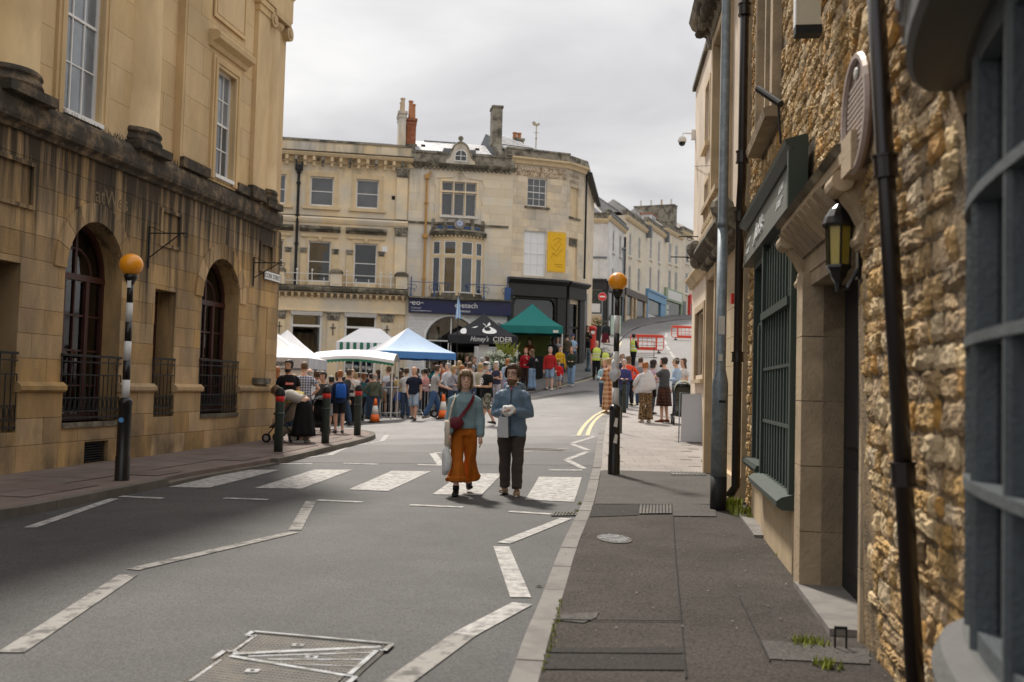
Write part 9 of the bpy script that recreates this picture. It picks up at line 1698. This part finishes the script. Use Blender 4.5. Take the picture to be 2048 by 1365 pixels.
# pushchairs
def pushchair(P, rz, label, fab, hood, dz=0.0, s=1.0):
    b = empty('pushchair', (P[0], P[1], gz(*P) + dz), rz, label, 'pushchair'); b.scale = (s, s, s)
    mb = MB()
    for x in (-.24, .24): mb.tube([(x, -.42, 1.02), (x, -.30, .95), (x, .05, .48), (x, .32, .14)], .014, 6); mb.tube([(x, -.32, .14), (x, .0, .52)], .014, 6)
    mb.tube([(-.24, -.42, 1.02), (.24, -.42, 1.02)], .018, 6); mb.tube([(-.24, .05, .48), (.24, .05, .48)], .012, 6); mb.build('frame', M_BLACKM, b, True)
    for x in (-.25, .25):
        for y, r_ in ((.32, .10), (-.32, .13)):
            mb = MB(); mb.tube([(x - .02, y, r_), (x + .02, y, r_)], r_, 16); w_ = mb.build('wheel', M_BLACKM, b); mb = MB(); mb.tube([(x - .024, y, r_), (x + .024, y, r_)], r_ * .55, 10); mb.build('hub', M_STEEL, w_)
    mb = MB(); mb.loft([[(x, y, z) for x in (-.20, -.1, .1, .20)] + [(x, y + .03, z - .05) for x in (.20, .1, -.1, -.20)] for y, z in ((-.20, 1.0), (-.14, .72), (-.08, .52), (.15, .46), (.28, .36))]); wrinkle(mb, .01, 8); mb.build('seat', fab, b, True)
    mb = MB(); mb.loft([[(-.23 * math.cos(q), -.18 + r_ * math.cos(e), .80 + .26 * math.sin(q) * 1.0 + r_ * math.sin(e) * .3) for q in [math.pi * i / 10 for i in range(11)]] for e, r_ in [(math.pi * (.9 - .75 * j / 5), .24) for j in range(6)]], False, False); mb.build('hood', hood, b, True)
    mb = MB(); mb.loft([lring((0, -.05, z), rx, ry, 12) for z, rx, ry in ((.20, .17, .20), (.24, .2, .24), (.34, .21, .25))]); mb.build('basket', fab, b, True)
    q = MB(); q.tube([(-.21, .18, .62), (0, .26, .64), (.21, .18, .62)], .018, 6); q.build('bumper_bar', M_BLACKM, b)
    return b
M_SAGE = cloth((.26, .27, .20)); M_BLKF = cloth((.014, .014, .016)); M_TANF = cloth((.22, .18, .13))
pushchair((4.72,27.27), 3.05, 'black framed pushchair with sage grey hood facing the camera', cloth((.07, .073, .062)), M_SAGE, .1, 1.08)
pushchair((-2.20,32.98), -1.4, 'black pushchair pushed by the man in grey T-shirt', M_BLKF, M_BLKF); pushchair((-4.85,21.63), 1.35, 'pushchair with tan seat beneath the bending woman', M_TANF, cloth((.42, .33, .07)), .1); pushchair((-4.80,25.19), .3, 'black hooded pushchair between the first two bollards', M_BLKF, M_BLKF, .1, .85)
# black barbecue trolley
tr = empty('barbecue_trolley', (-5.71,30.04, gz(-5.71,30.04) + .1), .15, 'black barbecue trolley with side rail behind the middle bollard', 'trolley'); mb = MB(); mb.box((-.6, -.3, .75), (.6, .3, 1.25)); mb.build('lid_box', M_BLACKM, tr); mb = MB(); mb.box((-.62, -.32, .70), (.62, .32, .75)); mb.build('shelf', M_STEEL, tr); mb = MB(); mb.tube([(-.6, -.32, 1.33), (.6, -.32, 1.33)], .015, 6); mb.tube([(-.6, -.32, 1.25), (-.6, -.32, 1.33)], .012, 6); mb.tube([(.6, -.32, 1.25), (.6, -.32, 1.33)], .012, 6); mb.build('rail', M_STEEL, tr)
for x in (-.55, .55):
    for y in (-.25, .25): mb = MB(); mb.box((x - .02, y - .02, 0), (x + .02, y + .02, .7)); mb.build('leg', M_BLACKM, tr)
mb = MB(); mb.box((-.55, -.25, .1), (.55, .25, .45)); mb.build('lower_box', M_BLACKM, tr)
